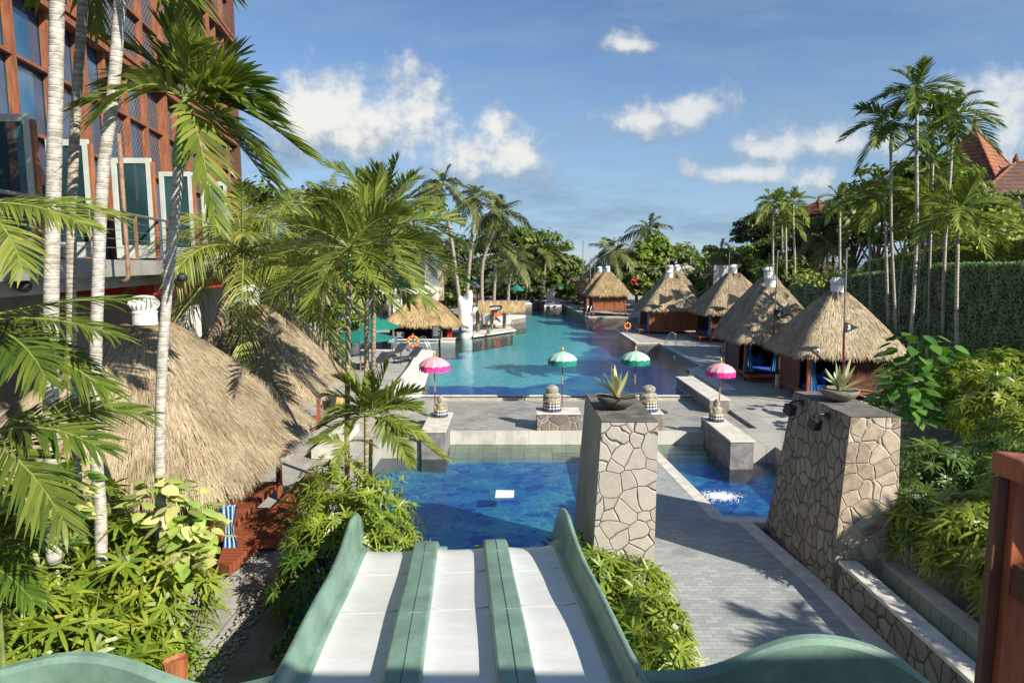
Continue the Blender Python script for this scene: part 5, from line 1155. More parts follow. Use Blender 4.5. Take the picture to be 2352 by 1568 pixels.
# planted islands and far kerbs in the big pool
def island(label, pts, z1, green=True, seed=1):
    P = [tuple(onz(x, y, z1).xy) for x, y in pts][::-1]; t = thing('planter_wall', (P[0][0], P[0][1], 0), label, 'planter')
    m = MB(); m.prism(P, -1.3, z1 - 0.08); m.build('wall', 'crazy_grey', t); m = MB(); m.prism(P, z1 - 0.075, z1); m.build('coping', 'plaster', t); return P
island('white curved planter wall rising from the pool, nearer one', [(1122, 748), (1172, 741), (1175, 735), (1150, 733), (1120, 738)], 0.35)
island('white planter wall behind the nearer one, with a palm', [(1150, 736), (1207, 727), (1208, 723), (1160, 722), (1140, 727)], 0.5)
island('white curved kerb at the back of the pool', [(1120, 700), (1222, 697), (1212, 690), (1120, 688)], 0.4)
island('white kerb along the far pool edge', [(1212, 690), (1330, 692), (1330, 686), (1205, 684)], 0.35)
island('grey stone fountain ledge at the far pool edge', [(1250, 703), (1290, 701), (1285, 693), (1252, 694)], 0.2)
for i, px in enumerate((1259, 1264, 1270)):
    q = atY(px, 690, 98); m = MB(); m.lathe([(0.26, 0), (0.3, 0.2), (0.2, 0.5), (0.26, 1.2), (0.22, 1.7), (0.12, 2.1), (0.02, 2.3)], (q.x, 98, 0.1), 10); tag(m.build('stone_pillar_lantern', 'screen', smooth=True), 'grey carved stone post at the far pool edge, ' + ('leftmost', 'middle', 'rightmost')[i] + ' of three', 'stone post', 'carved stone posts')
# ================================================================== PALMS
def frond(m, mr, base, az, el, L, droop, nl, ll, lw, ldroop, rg, V=0.25, r0=0.02, a0=1.15, a1=0.45, start=0.16, twist=0.0, segs=3, jit=0.08):
    base = np.array(base, float); d = np.array((math.cos(az) * math.cos(el), math.sin(az) * math.cos(el), math.sin(el))); zz = np.array((0, 0, 1.0))
    sw = np.array((-math.sin(az), math.cos(az), 0)) * rg.normal(0, 0.10)
    def P(t): t = np.atleast_1d(t)[:, None]; return base + d * (L * t) - zz * (droop * L * t ** 2) + sw * L * t ** 2
    def T(t): t = np.atleast_1d(t)[:, None]; return norm(d - zz * (2 * droop * t) + sw * 2 * t)
    ts = np.linspace(0, 0.98, 7); pts = P(ts)
    mr.tube(list(pts), [r0 * (1 - 0.85 * x) + 0.002 for x in ts], 4, False)
    t = np.linspace(start, 0.99, nl); t = np.concatenate([t, t + 0.4 / nl]); t = np.clip(t, 0, 0.995); n = len(t); sg = np.concatenate([np.ones(nl), -np.ones(nl)])
    tg = T(t); side = norm(np.cross(tg, zz)); upv = norm(np.cross(side, tg))
    if twist: side, upv = side * math.cos(twist) + upv * math.sin(twist), upv * math.cos(twist) - side * math.sin(twist)
    an = a0 + (a1 - a0) * t + rg.normal(0, jit, n)
    D = tg * np.cos(an)[:, None] + side * (sg * np.sin(an))[:, None] + upv * (V + rg.normal(0, jit, n))[:, None]
    N = norm(upv + side * (-sg * V)[:, None] + rg.normal(0, 0.15, (n, 3)))
    prof = np.sin(np.pi * (0.16 + 0.72 * t)) ** 0.7
    blades(m, P(t), D, N, ll * prof * rg.uniform(0.85, 1.1, n), lw * rg.uniform(0.8, 1.15, n), ldroop * rg.uniform(0.6, 1.4, n), segs, (0.55, 1.0, 0.8, 0.08))
def palm(name, label, path, r, crown, nf, L, style, seed, cat='palm tree', group=None, trunk='tr_far', leaf=None, parts=False, shaft=0.0, els=None, azs=None, ground=0.0, lwk=1.0, rings=True, llk=1.0):
    rg = np.random.default_rng(seed); base = (path[0][0], path[0][1], ground)
    t = thing(name, base, label, cat, group)
    P = [Vector(p) for p in path]; pts = []
    # Catmull-Rom through the path
    for i in range(len(P) - 1):
        p0, p1, p2, p3 = P[max(i - 1, 0)], P[i], P[i + 1], P[min(i + 2, len(P) - 1)]
        for k in range(6 if rings else 3):
            s_ = k / (6 if rings else 3); pts.append(0.5 * ((2 * p1) + (p2 - p0) * s_ + (2 * p0 - 5 * p1 + 4 * p2 - p3) * s_ ** 2 + (3 * p1 - p0 - 3 * p2 + p3) * s_ ** 3))
    pts.append(P[-1])
    nn_ = len(pts); rad = [r[0] + (r[1] - r[0]) * i / (nn_ - 1) for i in range(nn_)]
    m = MB(); m.tube([tuple(p) for p in pts], rad, 12 if parts else 8); m.build('trunk', trunk, t, smooth=True)
    c = Vector(crown)
    if shaft:
        a = P[-1]; q = c - a; m = MB(); m.tube([tuple(a), tuple(a + q * 0.15), tuple(a + q * 0.6), tuple(c)], [r[1] * 1.05, r[1] * 1.45, r[1] * 1.05, r[1] * 0.7], 12); m.build('crownshaft', 'shaft', t, smooth=True)
    st = {'coco': dict(droop=(0.35, 0.75), nl=46, ll=0.27, lw=0.011, ld=(0.25, 0.7), V=0.12, a=(1.25, 0.5)),
          'cocofar': dict(droop=(0.35, 0.8), nl=28, ll=0.28, lw=0.036, ld=(0.25, 0.6), V=0.12, a=(1.25, 0.5)),
          'areca': dict(droop=(0.2, 0.5), nl=27, ll=0.36, lw=0.026, ld=(0.08, 0.28), V=0.3, a=(1.1, 0.35)),
          'betel': dict(droop=(0.25, 0.7), nl=20, ll=0.38, lw=0.040, ld=(0.10, 0.35), V=0.30, a=(1.0, 0.3))}[style]
    lf = leaf or {'coco': 'coco', 'cocofar': 'coco_far', 'areca': 'areca', 'betel': 'areca'}[style]
    m, mr = MB(), MB()
    for i in range(nf):
        az = (azs[i] if azs else i * 2.39996 + rg.uniform(-0.3, 0.3)); f = i / max(1, nf - 1)
        el = els[i] if els else (1.35 - 1.75 * f ** 0.85 + rg.uniform(-0.12, 0.12))
        LL = L * rg.uniform(0.85, 1.1) * (0.8 + 0.2 * min(1, f * 4)); dr = rg.uniform(*st['droop']) * (0.55 + 0.6 * math.cos(max(0, el)))
        if parts: m, mr = MB(), MB()
        frond(m, mr, c, az, el, LL, dr, st['nl'], st['ll'] * LL * llk, st['lw'] * LL * lwk, rg.uniform(*st['ld']), rg, st['V'], 0.012 * LL, st['a'][0], st['a'][1], twist=rg.uniform(-0.5, 0.5), segs=3 if parts or style in ('coco', 'areca', 'betel') else 2)
        if parts:
            fr_ = m.build('frond', lf, t); mr.build('rachis', 'rachis', fr_)
    if not parts:
        cr = m.build('crown', lf, t); mr.build('rachis', 'rachis', cr)
    return t
def pathpx(L, Y): return [tuple(atY(x, y, Y[i] if isinstance(Y, (list, tuple)) else Y)) for i, (x, y) in enumerate(L)]
GP = 'slender ringed palms at the left'
# foreground left palms
palm('ringed_palm', 'leftmost pale ringed palm trunk running out of the top of the picture', pathpx([(125, 1290), (118, 1106), (117, 755), (123, 437), (131, 0), (130, -260)], 8.6), (0.098, 0.08), atY(120, -330, 8.6), 12, 1.7, 'betel', 201, group=GP, trunk='tr_white', parts=True, els=[0.9, 0.5, 0.2, 0, -0.2, -0.4, -0.3, 0.3, 0.7, 1.2, 0.1, -0.5])
palm('ringed_palm', 'thinnest of the three pale palm trunks at the left, browner at its top', pathpx([(184, 1290), (178, 1130), (165, 850), (165, 471), (178, 200), (190, 0), (198, -260)], 9.6), (0.072, 0.062), atY(200, -360, 9.6), 11, 1.6, 'betel', 202, group=GP, trunk='tr_white2', parts=True)
palm('ringed_palm', 'curving pale ringed palm trunk, third from the left', pathpx([(233, 1330), (231, 1180), (220, 1024), (220, 822), (225, 654), (236, 404), (259, 219), (276, 0), (287, -250)], 9.0), (0.082, 0.074), atY(291, -320, 9.0), 12, 1.6, 'betel', 203, group=GP, trunk='tr_white', parts=True, els=[1.2, 0.8, 0.3, 0, -0.3, -0.5, -0.2, 0.3, 0.7, 1.0, -0.6, -0.5])
palm('ringed_palm', 'palm with full green crown and swollen crownshaft against the red lattice building', pathpx([(371, 1250), (368, 1120), (367, 1024), (373, 822), (386, 654), (400, 505), (410, 385)], 9.6), (0.078, 0.070), atY(427, 225, 9.6), 20, 1.45, 'betel', 204, group=GP, trunk='tr_white', parts=True, shaft=1.0, leaf='areca', lwk=1.25, llk=1.25,
     els=[1.5, 1.35, 1.25, 1.15, 0.95, 0.95, 0.7, 0.8, 0.5, 0.5, 0.25, 0.3, 0.05, -0.1, 0.4, -0.35, -0.5, -0.6, 1.4, 1.0], azs=[1.0, -0.3, 2.6, -0.9, 0.35, 3.3, -0.1, 2.9, 0.2, -0.55, -0.25, 3.5, 0.1, -0.4, 4.4, -0.1, 0.3, -0.9, 4.0, 1.9])
# coconut palm leaning between the left roofs
palm('coconut_palm', 'leaning coconut palm with yellow green crown between the left straw roofs', pathpx([(470, 840), (478, 795), (505, 748), (521, 687), (535, 637), (553, 600)], 18.2), (0.20, 0.14), atY(560, 580, 18.2), 30, 3.1, 'coco', 211, trunk='tr_coco', parts=True)
# areca clump left of centre
palm('areca_palm', 'slim green trunked palm left of centre with broad dark fronds', pathpx([(798, 1150), (797, 980), (799, 818), (801, 640)], 14.2), (0.06, 0.055), atY(803, 570, 14.2), 19, 1.95, 'areca', 221, group='areca palms left of centre', trunk='tr_bam', leaf='areca', parts=True, shaft=1.0)
palm('areca_palm', 'dark stemmed palm just right of the slim green one', pathpx([(842, 1100), (842, 900), (842, 818), (843, 640)], 16.5), (0.075, 0.06), atY(862, 540, 16.5), 20, 2.35, 'areca', 222, group='areca palms left of centre', trunk='tr_bam', leaf='areca', parts=True, shaft=1.0)
palm('areca_palm', 'tall palm crown behind the two green trunked palms', pathpx([(858, 900), (858, 800), (860, 700), (870, 560)], 22), (0.08, 0.07), atY(880, 480, 22), 18, 2.6, 'areca', 223, group='areca palms left of centre', trunk='tr_coco', leaf='areca_dark', parts=True)
palm('areca_palm', 'coconut crown rising left of the dark green crowns', pathpx([(735, 900), (738, 760), (745, 620)], 24), (0.11, 0.09), atY(745, 480, 24), 18, 2.9, 'coco', 224, group='areca palms left of centre', trunk='tr_coco', leaf='coco', parts=False)
palm('young_palm', 'young feathery palm in front of the terrace, left of centre', pathpx([(850, 1120), (852, 1010)], 14.0), (0.05, 0.04), atY(853, 955, 14.0), 18, 1.45, 'areca', 225, lwk=1.35, cat='palm', trunk='tr_bam', leaf='areca', parts=True,
     els=[1.5, 1.25, 0.95, 0.85, 0.6, 0.45, 0.3, 0.9, 0.0, 0.1, 0.5, -0.2, 1.3, 0.2, 1.1, 0.75, 0.7, -0.3], azs=[1.2, 2.6, 0.5, 3.4, -0.1, 0.3, 3.0, 5.0, -0.4, 3.6, 4.2, 5.6, 0.2, 2.7, 3.3, -0.3, 3.9, 0.1])
palm('young_palm', 'small fan like palm shoot on a thin stem above the lady palms', pathpx([(799, 1130), (797, 1040)], 13.0), (0.022, 0.018), atY(796, 1015, 13.0), 4, 0.75, 'areca', 226, cat='palm', trunk='tr_bam', leaf='areca', parts=True, els=[0.3, 0.25, 0.9, 0.1], azs=[0.1, 3.2, 1.5, 4.6], lwk=1.5)
# near fronds entering from the left edge
def near_frond(label, px, py, Y, az, el, L, droop, seed, leaf, n=1, gy=0.05):
    rg = np.random.default_rng(seed); b = atY(px, py, Y); t = thing('palm_bush', (b.x, b.y, gy), label, 'palm', 'palm fronds at the left edge')
    m = MB(); m.tube([(b.x - 0.2, b.y, gy), (b.x - 0.12, b.y, (gy + b.z) / 2), tuple(b)], 0.03, 6); m.build('stem', 'stem', t)
    for i in range(n):
        m, mr = MB(), MB(); frond(m, mr, b, az[i], el[i], L * rg.uniform(.9, 1.1), droop, 32, 0.36 * L, 0.026 * L, 0.22, rg, 0.1, 0.012 * L, 1.0, 0.4, 0.12, twist=rg.uniform(-.5, .1)); f = m.build('frond', leaf, t); mr.build('rachis', 'rachis', f)
near_frond('bright palm fronds at the upper left edge before the doors', -60, 470, 6.2, [0.05, -0.5, 0.5], [0.12, -0.2, 0.25], 1.15, 0.30, 301, 'areca', 3, 0.05)
near_frond('dark palm fronds in the middle of the left edge', -60, 740, 6.6, [0.1, -0.4, 0.5, -0.1], [0.15, -0.05, 0.35, -0.25], 1.45, 0.22, 302, 'areca_dark', 4)
near_frond('long dark palm frond arching over the nearest left roof', -50, 1010, 6.4, [-0.05, 0.35, -0.5], [0.42, 0.5, 0.1], 1.55, 0.42, 303, 'areca_dark', 3)
near_frond('broad palm fronds at the left edge over the lady palms', -70, 1290, 6.4, [0.1, -0.4, 0.5], [0.5, 0.2, 0.6], 1.1, 0.35, 304, 'rhapis_dark', 3)

# mid distance coconut palms behind the bar
GK = 'coconut palms behind the bar'
K = [('coconut palm with straight brown trunk directly behind the white trunk, left of three', [(1062, 770), (1056, 697), (1034, 529), (1023, 491)], 58, (1019, 425), 3.0, 16),
     ('coconut palm with slightly curved trunk, middle of the three behind the bar', [(1070, 760), (1074, 663), (1086, 520)], 61, (1094, 452), 3.1, 16),
     ('coconut palm with strongly leaning trunk, right of the three behind the bar', [(1112, 760), (1107, 680), (1110, 600), (1134, 530)], 64, (1146, 490), 3.4, 18),
     ('coconut palm with straight pale trunk on the planter behind the straw canopy', [(1133, 740), (1135, 680), (1138, 610)], 66, (1140, 560), 2.8, 15),
     ('coconut palm with curved trunk growing from the white planter wall', [(1168, 735), (1167, 680), (1171, 640), (1180, 608)], 70, (1183, 596), 3.2, 15),
     ('coconut palm with thin dark leaning trunk at the far shore', [(1244, 690), (1247, 660), (1254, 600)], 100, (1253, 578), 4.2, 15)]
for i, (lb, pp, Y, cr, L, nf) in enumerate(K):
    palm('coconut_palm', lb, pathpx(pp, Y), (0.19 if Y < 90 else 0.26, 0.14), atY(cr[0], cr[1], Y), nf, L, 'cocofar', 400 + i, group=GK, trunk='tr_far', leaf='coco_far', rings=False)
palm('coconut_palm', 'lone coconut palm silhouetted above the round tree in the far centre', pathpx([(1484, 700), (1487, 600), (1489, 545)], 92), (0.25, 0.2), atY(1491, 528, 92), 15, 4.0, 'cocofar', 410, trunk='tr_far', leaf='coco_far', rings=False)
palm('coconut_palm', 'coconut palm with drooping crown just right of the far cabanas', pathpx([(1424, 680), (1423, 640), (1417, 600)], 88), (0.22, 0.18), atY(1416, 580, 88), 17, 4.0, 'cocofar', 411, trunk='tr_far', leaf='coco_far', rings=False)
palm('coconut_palm', 'second coconut palm overlapping the drooping one near the far cabanas', pathpx([(1410, 660), (1408, 620)], 92), (0.22, 0.18), atY(1402, 575, 92), 12, 3.4, 'cocofar', 412, trunk='tr_far', leaf='coco_far', rings=False)
for i, (px, py, Y, L) in enumerate(((1655, 585, 75, 3.0), (1690, 590, 80, 3.2), (1645, 655, 70, 2.6), (1760, 600, 70, 3.2))):
    palm('feather_palm', ('arching feather palm left of the tall right palms', 'arching feather palm second from the tall right palms', 'low feather palm behind the swirl roof', 'bushy feather palm beneath the pair of betel palms')[i], pathpx([(px - 4, py + 70), (px, py + 15)], Y), (0.14, 0.11), atY(px, py, Y), 13, L, 'cocofar', 420 + i, group='feather palms behind the cabanas', trunk='tr_far', leaf='coco_far', rings=False)
for i, (px, py, Y, L) in enumerate(((1875, 540, 62, 3.0), (1900, 560, 60, 2.6), (960, 600, 74, 3.4), (930, 550, 74, 3.6), (990, 560, 76, 3.6), (690, 560, 27, 2.6))):
    palm('feather_palm', ('wide feather palm below the small red roof', 'second feather palm below the small red roof', 'low feather palm behind the bar roof', 'palm crown filling the gap above the bar', 'palm crown left of the three coconut palms', 'pale feather palm right of the leaning coconut palm')[i], pathpx([(px, py + 110), (px, py + 15)], Y), (0.14, 0.11), atY(px, py, Y), 14, L, 'cocofar', 430 + i, group='feather palms in the greenery', trunk='tr_far', leaf='coco' if i > 4 else 'coco_far', rings=False)

# right hand betel palms
GR = 'tall betel palms before the green wall'
Rp = [('tallest betel palm in the right group, centre crown', [(2088, 800), (2093, 760), (2101, 640), (2106, 505), (2105, 350), (2106, 262)], 30, (2107, 205), 1.75, 14, .085),
      ('betel palm with green crownshaft right of the tallest one', [(2165, 775), (2168, 640), (2172, 540), (2179, 453), (2187, 330), (2190, 315)], 31, (2194, 262), 1.75, 14, .08),
      ('betel palm with low hanging crown, left of the tallest one', [(2058, 760), (2052, 640), (2047, 517), (2046, 348)], 31.5, (2048, 285), 1.7, 14, .07),
      ('betel palm crown in the gap between the two tallest trunks', [(2130, 770), (2137, 600), (2142, 400), (2143, 345)], 34, (2144, 308), 1.5, 12, .07),
      ('lower betel palm crown with pale flower spray between the tall trunks', [(2116, 770), (2121, 600), (2138, 420)], 35, (2140, 368), 1.5, 12, .07),
      ('thin betel palm with orange tinted upper trunk, left end of the group', [(1999, 725), (1998, 620), (1997, 500)], 36, (1996, 450), 1.7, 12, .07),
      ('pale trunked betel palm third from the left of the group', [(2040, 750), (2037, 640), (2033, 500)], 33, (2030, 448), 1.8, 13, .08),
      ('thin betel palm leaning right behind the group', [(2064, 740), (2070, 640), (2082, 520)], 35, (2085, 470), 1.6, 12, .06),
      ('dark thin betel palm near the middle of the group', [(2110, 770), (2112, 660), (2114, 540)], 34, (2115, 490), 1.7, 12, .06),
      ('betel palm with bright spreading crown, right end of the group', [(2198, 800), (2197, 700), (2200, 545)], 28, (2202, 488), 1.9, 14, .085),
      ('slim betel palm right of the middle trunks', [(2133, 770), (2135, 640), (2139, 510)], 32, (2142, 460), 1.8, 13, .06)]
for i, (lb, pp, Y, cr, L, nf, rr) in enumerate(Rp):
    P = pathpx(pp, Y); palm('betel_palm', lb, P, (rr, rr * 0.85), atY(cr[0], cr[1], Y), nf + 2, L * 1.15, 'betel', 500 + i, group=GR, trunk='tr_right', leaf='areca_dark' if i < 5 else 'areca', shaft=1.0, ground=min(0.14, P[0][2]), rings=False)
Rf = [('distant betel palm left of the pair, crown against the sky', [(1775, 640), (1776, 490)], 55, (1776, 466), 2.0), ('distant betel palm right of the pair, on the tallest thin trunk', [(1827, 640), (1822, 500)], 55, (1822, 463), 2.1),
      ('shorter distant betel palm between the pair', [(1806, 640), (1805, 520)], 56, (1805, 502), 1.9), ('distant betel palm just right of the small red roof', [(1929, 650), (1929, 500)], 48, (1928, 460), 1.8),
      ('distant betel palm behind the pair, partly hidden', [(1798, 640), (1796, 500)], 60, (1795, 462), 1.8)]
for i, (lb, pp, Y, cr, L) in enumerate(Rf):
    palm('betel_palm', lb, pathpx(pp, Y), (0.10, 0.08), atY(cr[0], cr[1], Y), 13, L, 'betel', 530 + i, group='distant betel palms', trunk='tr_right', leaf='areca', shaft=1.0, rings=False)
# off to the right: palms whose shade falls over the walkway
for i, (x, y, z) in enumerate(((12.4, 4.6, 5.2), (14.6, 7.2, 5.8))):
    palm('shade_palm', ('nearer', 'farther')[i] + ' palm beyond the right edge casting shade on the walkway', [(x, y, 0.1), (x, y, z - 0.7)], (0.09, 0.08), (x, y, z), 15, 2.0, 'betel', 560 + i, group='shade palms', trunk='tr_white', leaf='areca', shaft=1.0, rings=False)

# ================================================================== LADY PALM SHRUBS
def rhapis(name, label, cx, cy, r, h, n, seed, leaf='rhapis', bl=0.30, bw=0.042, ground=0.05, group='lady palm shrubs', ry=None, cat='shrub', droop=(0.12, 0.5), top=1.0):
    rg = np.random.default_rng(seed); t = thing(name, (cx, cy, ground), label, cat, group); ry = ry or r; m, ms = MB(), MB()
    th = rg.uniform(0, 2 * np.pi, n); u = rg.uniform(-0.35, 1, n) ; u = np.clip(u, -0.2, 1)
    cr = np.sqrt(np.maximum(0, 1 - u * u)); sh = rg.uniform(0.55, 1.0, n) ** 0.5
    lump = 1 + 0.16 * np.sin(3 * th + seed) * cr + 0.10 * np.sin(7 * th + 2 * seed)
    C = np.stack([cx + r * cr * np.cos(th) * sh * lump, cy + ry * cr * np.sin(th) * sh * lump, ground + h * (0.42 + 0.58 * u * sh) * (0.9 + 0.1 * lump)], 1)
    O = norm(np.stack([np.cos(th) * cr, np.sin(th) * cr, 0.55 + 0.5 * np.maximum(u, 0)], 1) + rg.normal(0, 0.22, (n, 3)))
    Bs, Ds, Ns, Ls, Ws, Dr = [], [], [], [], [], []
    for i in range(n):
        o = O[i]; a = norm(np.cross(o, (0.1, 0.3, 1))); b_ = np.cross(o, a); k = rg.integers(6, 10); a0 = rg.uniform(0, 6.28); span = rg.uniform(3.6, 5.6)
        s_ = bl * rg.uniform(0.75, 1.2)
        for j in range(k):
            an = a0 + span * (j / (k - 1) - 0.5); d = a * math.cos(an) + b_ * math.sin(an) + o * rg.uniform(0.25, 0.5)
            Bs.append(C[i]); Ds.append(d); Ns.append(o); Ls.append(s_ * rg.uniform(0.8, 1.1) * (1 - 0.2 * abs(j / (k - 1) - 0.5))); Ws.append(bw * rg.uniform(0.8, 1.15)); Dr.append(rg.uniform(*droop))
    blades(m, np.array(Bs), np.array(Ds), np.array(Ns), np.array(Ls), np.array(Ws), np.array(Dr), 3, (0.45, 1.0, 0.92, 0.12))
    for i in range(0, n, 3):
        p = C[i]; ms.tube([(cx + (p[0] - cx) * 0.55, cy + (p[1] - cy) * 0.55, ground), tuple(p)], 0.008, 3, False)
    m.build('foliage', leaf, t); ms.build('cane', 'stem', t); return t
L1 = [(-10.0, 9.4, 1.4, 2.9), (-8.3, 9.7, 1.3, 2.8), (-6.9, 9.7, 1.15, 2.75), (-5.75, 9.4, 0.95, 2.2), (-9.0, 7.9, 1.3, 2.4), (-7.4, 7.9, 1.2, 2.4), (-6.05, 7.8, 1.05, 2.0), (-5.3, 8.2, 0.7, 1.4),
      (-7.7, 6.3, 1.2, 2.0), (-6.4, 6.3, 1.1, 1.85), (-5.25, 6.7, 0.8, 1.35), (-5.9, 4.9, 1.0, 1.5), (-4.9, 5.4, 0.7, 1.1), (-7.2, 4.8, 1.1, 1.7), (-4.95, 7.5, 0.65, 1.25), (-4.75, 6.3, 0.55, 1.0), (-5.25, 9.1, 0.75, 1.8)]
pos = ['back left by the first ringed trunk', 'behind the third ringed trunk', 'below the straw fringe', 'at the back beside the timber step', 'left middle', 'centre of the left bed', 'right of the bed centre', 'at the bed edge next to the pebbles',
       'lower left, with brown tipped leaves', 'lower centre of the left bed', 'lower right by the pebbles', 'bottom, above the green slide wall', 'bottom right beside the split timber', 'bottom left corner', 'spilling over the pebbles', 'low, just behind the split timber', 'below the timber step, right end of the bed']
for i, (x, y, r, h) in enumerate(L1):
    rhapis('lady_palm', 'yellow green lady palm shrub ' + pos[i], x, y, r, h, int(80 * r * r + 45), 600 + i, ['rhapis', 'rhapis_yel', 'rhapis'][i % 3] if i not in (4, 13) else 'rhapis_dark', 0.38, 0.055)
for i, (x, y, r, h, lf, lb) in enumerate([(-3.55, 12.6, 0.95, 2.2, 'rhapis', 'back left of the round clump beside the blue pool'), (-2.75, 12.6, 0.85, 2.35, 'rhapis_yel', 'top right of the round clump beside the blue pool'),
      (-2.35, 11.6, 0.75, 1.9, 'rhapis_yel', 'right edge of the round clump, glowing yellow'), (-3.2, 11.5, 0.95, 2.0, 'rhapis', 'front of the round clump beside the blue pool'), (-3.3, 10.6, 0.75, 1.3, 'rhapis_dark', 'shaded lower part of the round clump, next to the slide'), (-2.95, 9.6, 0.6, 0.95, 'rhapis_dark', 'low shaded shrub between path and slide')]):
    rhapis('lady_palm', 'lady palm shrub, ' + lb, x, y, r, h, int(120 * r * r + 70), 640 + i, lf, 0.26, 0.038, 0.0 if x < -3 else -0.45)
for i, (x, y, r, h, lf, lb) in enumerate([(1.55, 11.2, 0.55, 1.35, 'rhapis', 'in front of the beige pillar'), (2.2, 11.0, 0.6, 1.25, 'rhapis_yel', 'at the foot of the beige pillar, right'), (2.25, 9.9, 0.6, 1.15, 'rhapis', 'second along the kerb'),
      (2.2, 8.8, 0.6, 1.15, 'rhapis_yel', 'third along the kerb'), (2.25, 7.8, 0.6, 1.2, 'rhapis', 'fourth along the kerb'), (2.2, 6.95, 0.5, 1.0, 'rhapis_yel', 'nearest the flared slide wall')]):
    rhapis('variegated_lady_palm', 'pale striped lady palm shrub ' + lb, x, y, r, h, int(150 * r * r + 50), 660 + i, lf, 0.30, 0.042, -0.45, 'pale lady palms by the slide')
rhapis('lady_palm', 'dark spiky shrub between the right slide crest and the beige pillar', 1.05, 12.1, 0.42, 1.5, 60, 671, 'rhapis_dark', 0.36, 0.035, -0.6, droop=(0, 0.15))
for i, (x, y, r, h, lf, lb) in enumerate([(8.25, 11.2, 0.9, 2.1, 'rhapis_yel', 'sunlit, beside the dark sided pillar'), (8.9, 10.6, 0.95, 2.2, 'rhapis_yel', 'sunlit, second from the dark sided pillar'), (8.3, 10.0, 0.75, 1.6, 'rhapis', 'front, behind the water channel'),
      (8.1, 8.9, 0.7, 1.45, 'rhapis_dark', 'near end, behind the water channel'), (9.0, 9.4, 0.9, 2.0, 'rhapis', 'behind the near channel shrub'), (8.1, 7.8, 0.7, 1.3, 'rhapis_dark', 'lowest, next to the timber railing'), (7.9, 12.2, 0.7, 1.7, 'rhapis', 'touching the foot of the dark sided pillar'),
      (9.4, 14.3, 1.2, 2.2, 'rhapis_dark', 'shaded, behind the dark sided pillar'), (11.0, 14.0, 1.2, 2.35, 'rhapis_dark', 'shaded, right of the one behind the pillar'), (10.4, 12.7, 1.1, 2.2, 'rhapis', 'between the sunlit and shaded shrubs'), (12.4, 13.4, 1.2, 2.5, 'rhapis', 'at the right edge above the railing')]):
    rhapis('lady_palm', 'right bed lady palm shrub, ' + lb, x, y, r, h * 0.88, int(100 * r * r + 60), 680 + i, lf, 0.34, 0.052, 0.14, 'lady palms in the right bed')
for i, (x, y, r, h, lb) in enumerate([(16.0, 22.3, 1.6, 2.6, 'rounded dark shrub nearest the green wall base'), (18.3, 24.0, 1.7, 2.7, 'big dark shrub below the green wall'), (15.4, 20.3, 1.4, 2.5, 'dark shrub left of the right hand bank'), (17.5, 20.8, 1.6, 2.6, 'dark shrub at the right edge below the green wall'), (14.3, 17.9, 1.0, 1.8, 'low dark shrub at the front of the bank'), (18.8, 26.2, 1.5, 2.2, 'rear dark shrub touching the green wall')]):
    rhapis('bank_shrub', lb, x, y, r, h, int(95 * r * r + 60), 700 + i, 'rhapis', 0.36, 0.07, 0.14, 'dark shrubs on the right bank')

# broad leaved plants
def broad(name, label, cx, cy, z0, r, h, n, s, leaf, seed, group, stem=True, down=0.2):
    rg = np.random.default_rng(seed); t = thing(name, (cx, cy, z0), label, 'plant', group); th = rg.uniform(0, 2 * np.pi, n); u = rg.uniform(0.1, 1, n); cr = np.sqrt(1 - u * u * 0.8)
    C = np.stack([cx + r * cr * np.cos(th), cy + r * cr * np.sin(th), z0 + h * (0.25 + 0.75 * u)], 1) + rg.normal(0, 0.06 * r, (n, 3))
    D = norm(np.stack([np.cos(th), np.sin(th), -down + rg.normal(0, 0.25, n)], 1)); N = norm(np.stack([np.cos(th) * 0.5, np.sin(th) * 0.5, np.ones(n)], 1) + rg.normal(0, 0.25, (n, 3)))
    m = MB(); L = s * rg.uniform(0.7, 1.15, n); blades(m, C, D, N, L, L * 0.78, rg.uniform(0.05, 0.3, n), 5, (0.30, 0.95, 1.0, 0.85, 0.5, 0.02))
    m.build('foliage', leaf, t); m = MB()
    for i in range(0, n, 2 if n < 60 else 4): m.tube([(cx + (C[i][0] - cx) * 0.3, cy + (C[i][1] - cy) * 0.3, z0 + (0.5 * h if n < 60 else 0)), tuple(C[i])], 0.012, 4, False)
    m.build('stem', 'stem', t); return t
for i, (px, py, Y, r, h, n, s) in enumerate([(150, 1090, 8.2, 0.28, 0.5, 12, 0.26), (165, 1160, 8.3, 0.22, 0.35, 8, 0.24), (65, 1130, 8.6, 0.3, 0.45, 10, 0.26), (355, 1125, 9.3, 0.30, 0.5, 14, 0.30), (425, 1165, 9.4, 0.38, 0.6, 18, 0.30), (460, 1220, 9.3, 0.35, 0.6, 16, 0.28), (415, 1110, 9.6, 0.25, 0.4, 9, 0.26), (430, 1290, 8.6, 0.25, 0.5, 12, 0.22)]):
    q = atY(px, py, Y); n = int(n * 2.2); s *= 0.85; broad('pothos', 'variegated yellow green climbing plant ' + ['on the first ringed trunk', 'low on the second ringed trunk', 'left of the ringed trunks', 'around the crowned palm trunk', 'right of the crowned palm trunk', 'at the edge of the timber step', 'high beneath the straw fringe', 'above the lady palm at the path'][i], q.x, q.y, q.z - h * 0.7, r, h, n, s, 'pothos', 720 + i, 'variegated climbing plants')
for i, (px, py, Y, r, h, n, s) in enumerate([(2075, 900, 21.5, 0.9, 2.2, 90, 0.5), (2110, 800, 23.5, 1.1, 2.6, 100, 0.5), (2150, 820, 24.5, 1.0, 2.4, 80, 0.5)]):
    q = atY(px, py, Y); broad('philodendron', 'glossy broad leaved plant ' + ['hanging right of the nearest right cabana', 'between that cabana and the betel palms', 'at the foot of the betel palms'][i], q.x, q.y, 0.14, r, q.z + 0.5, n, s, 'philo', 740 + i, 'glossy broad leaved plants')
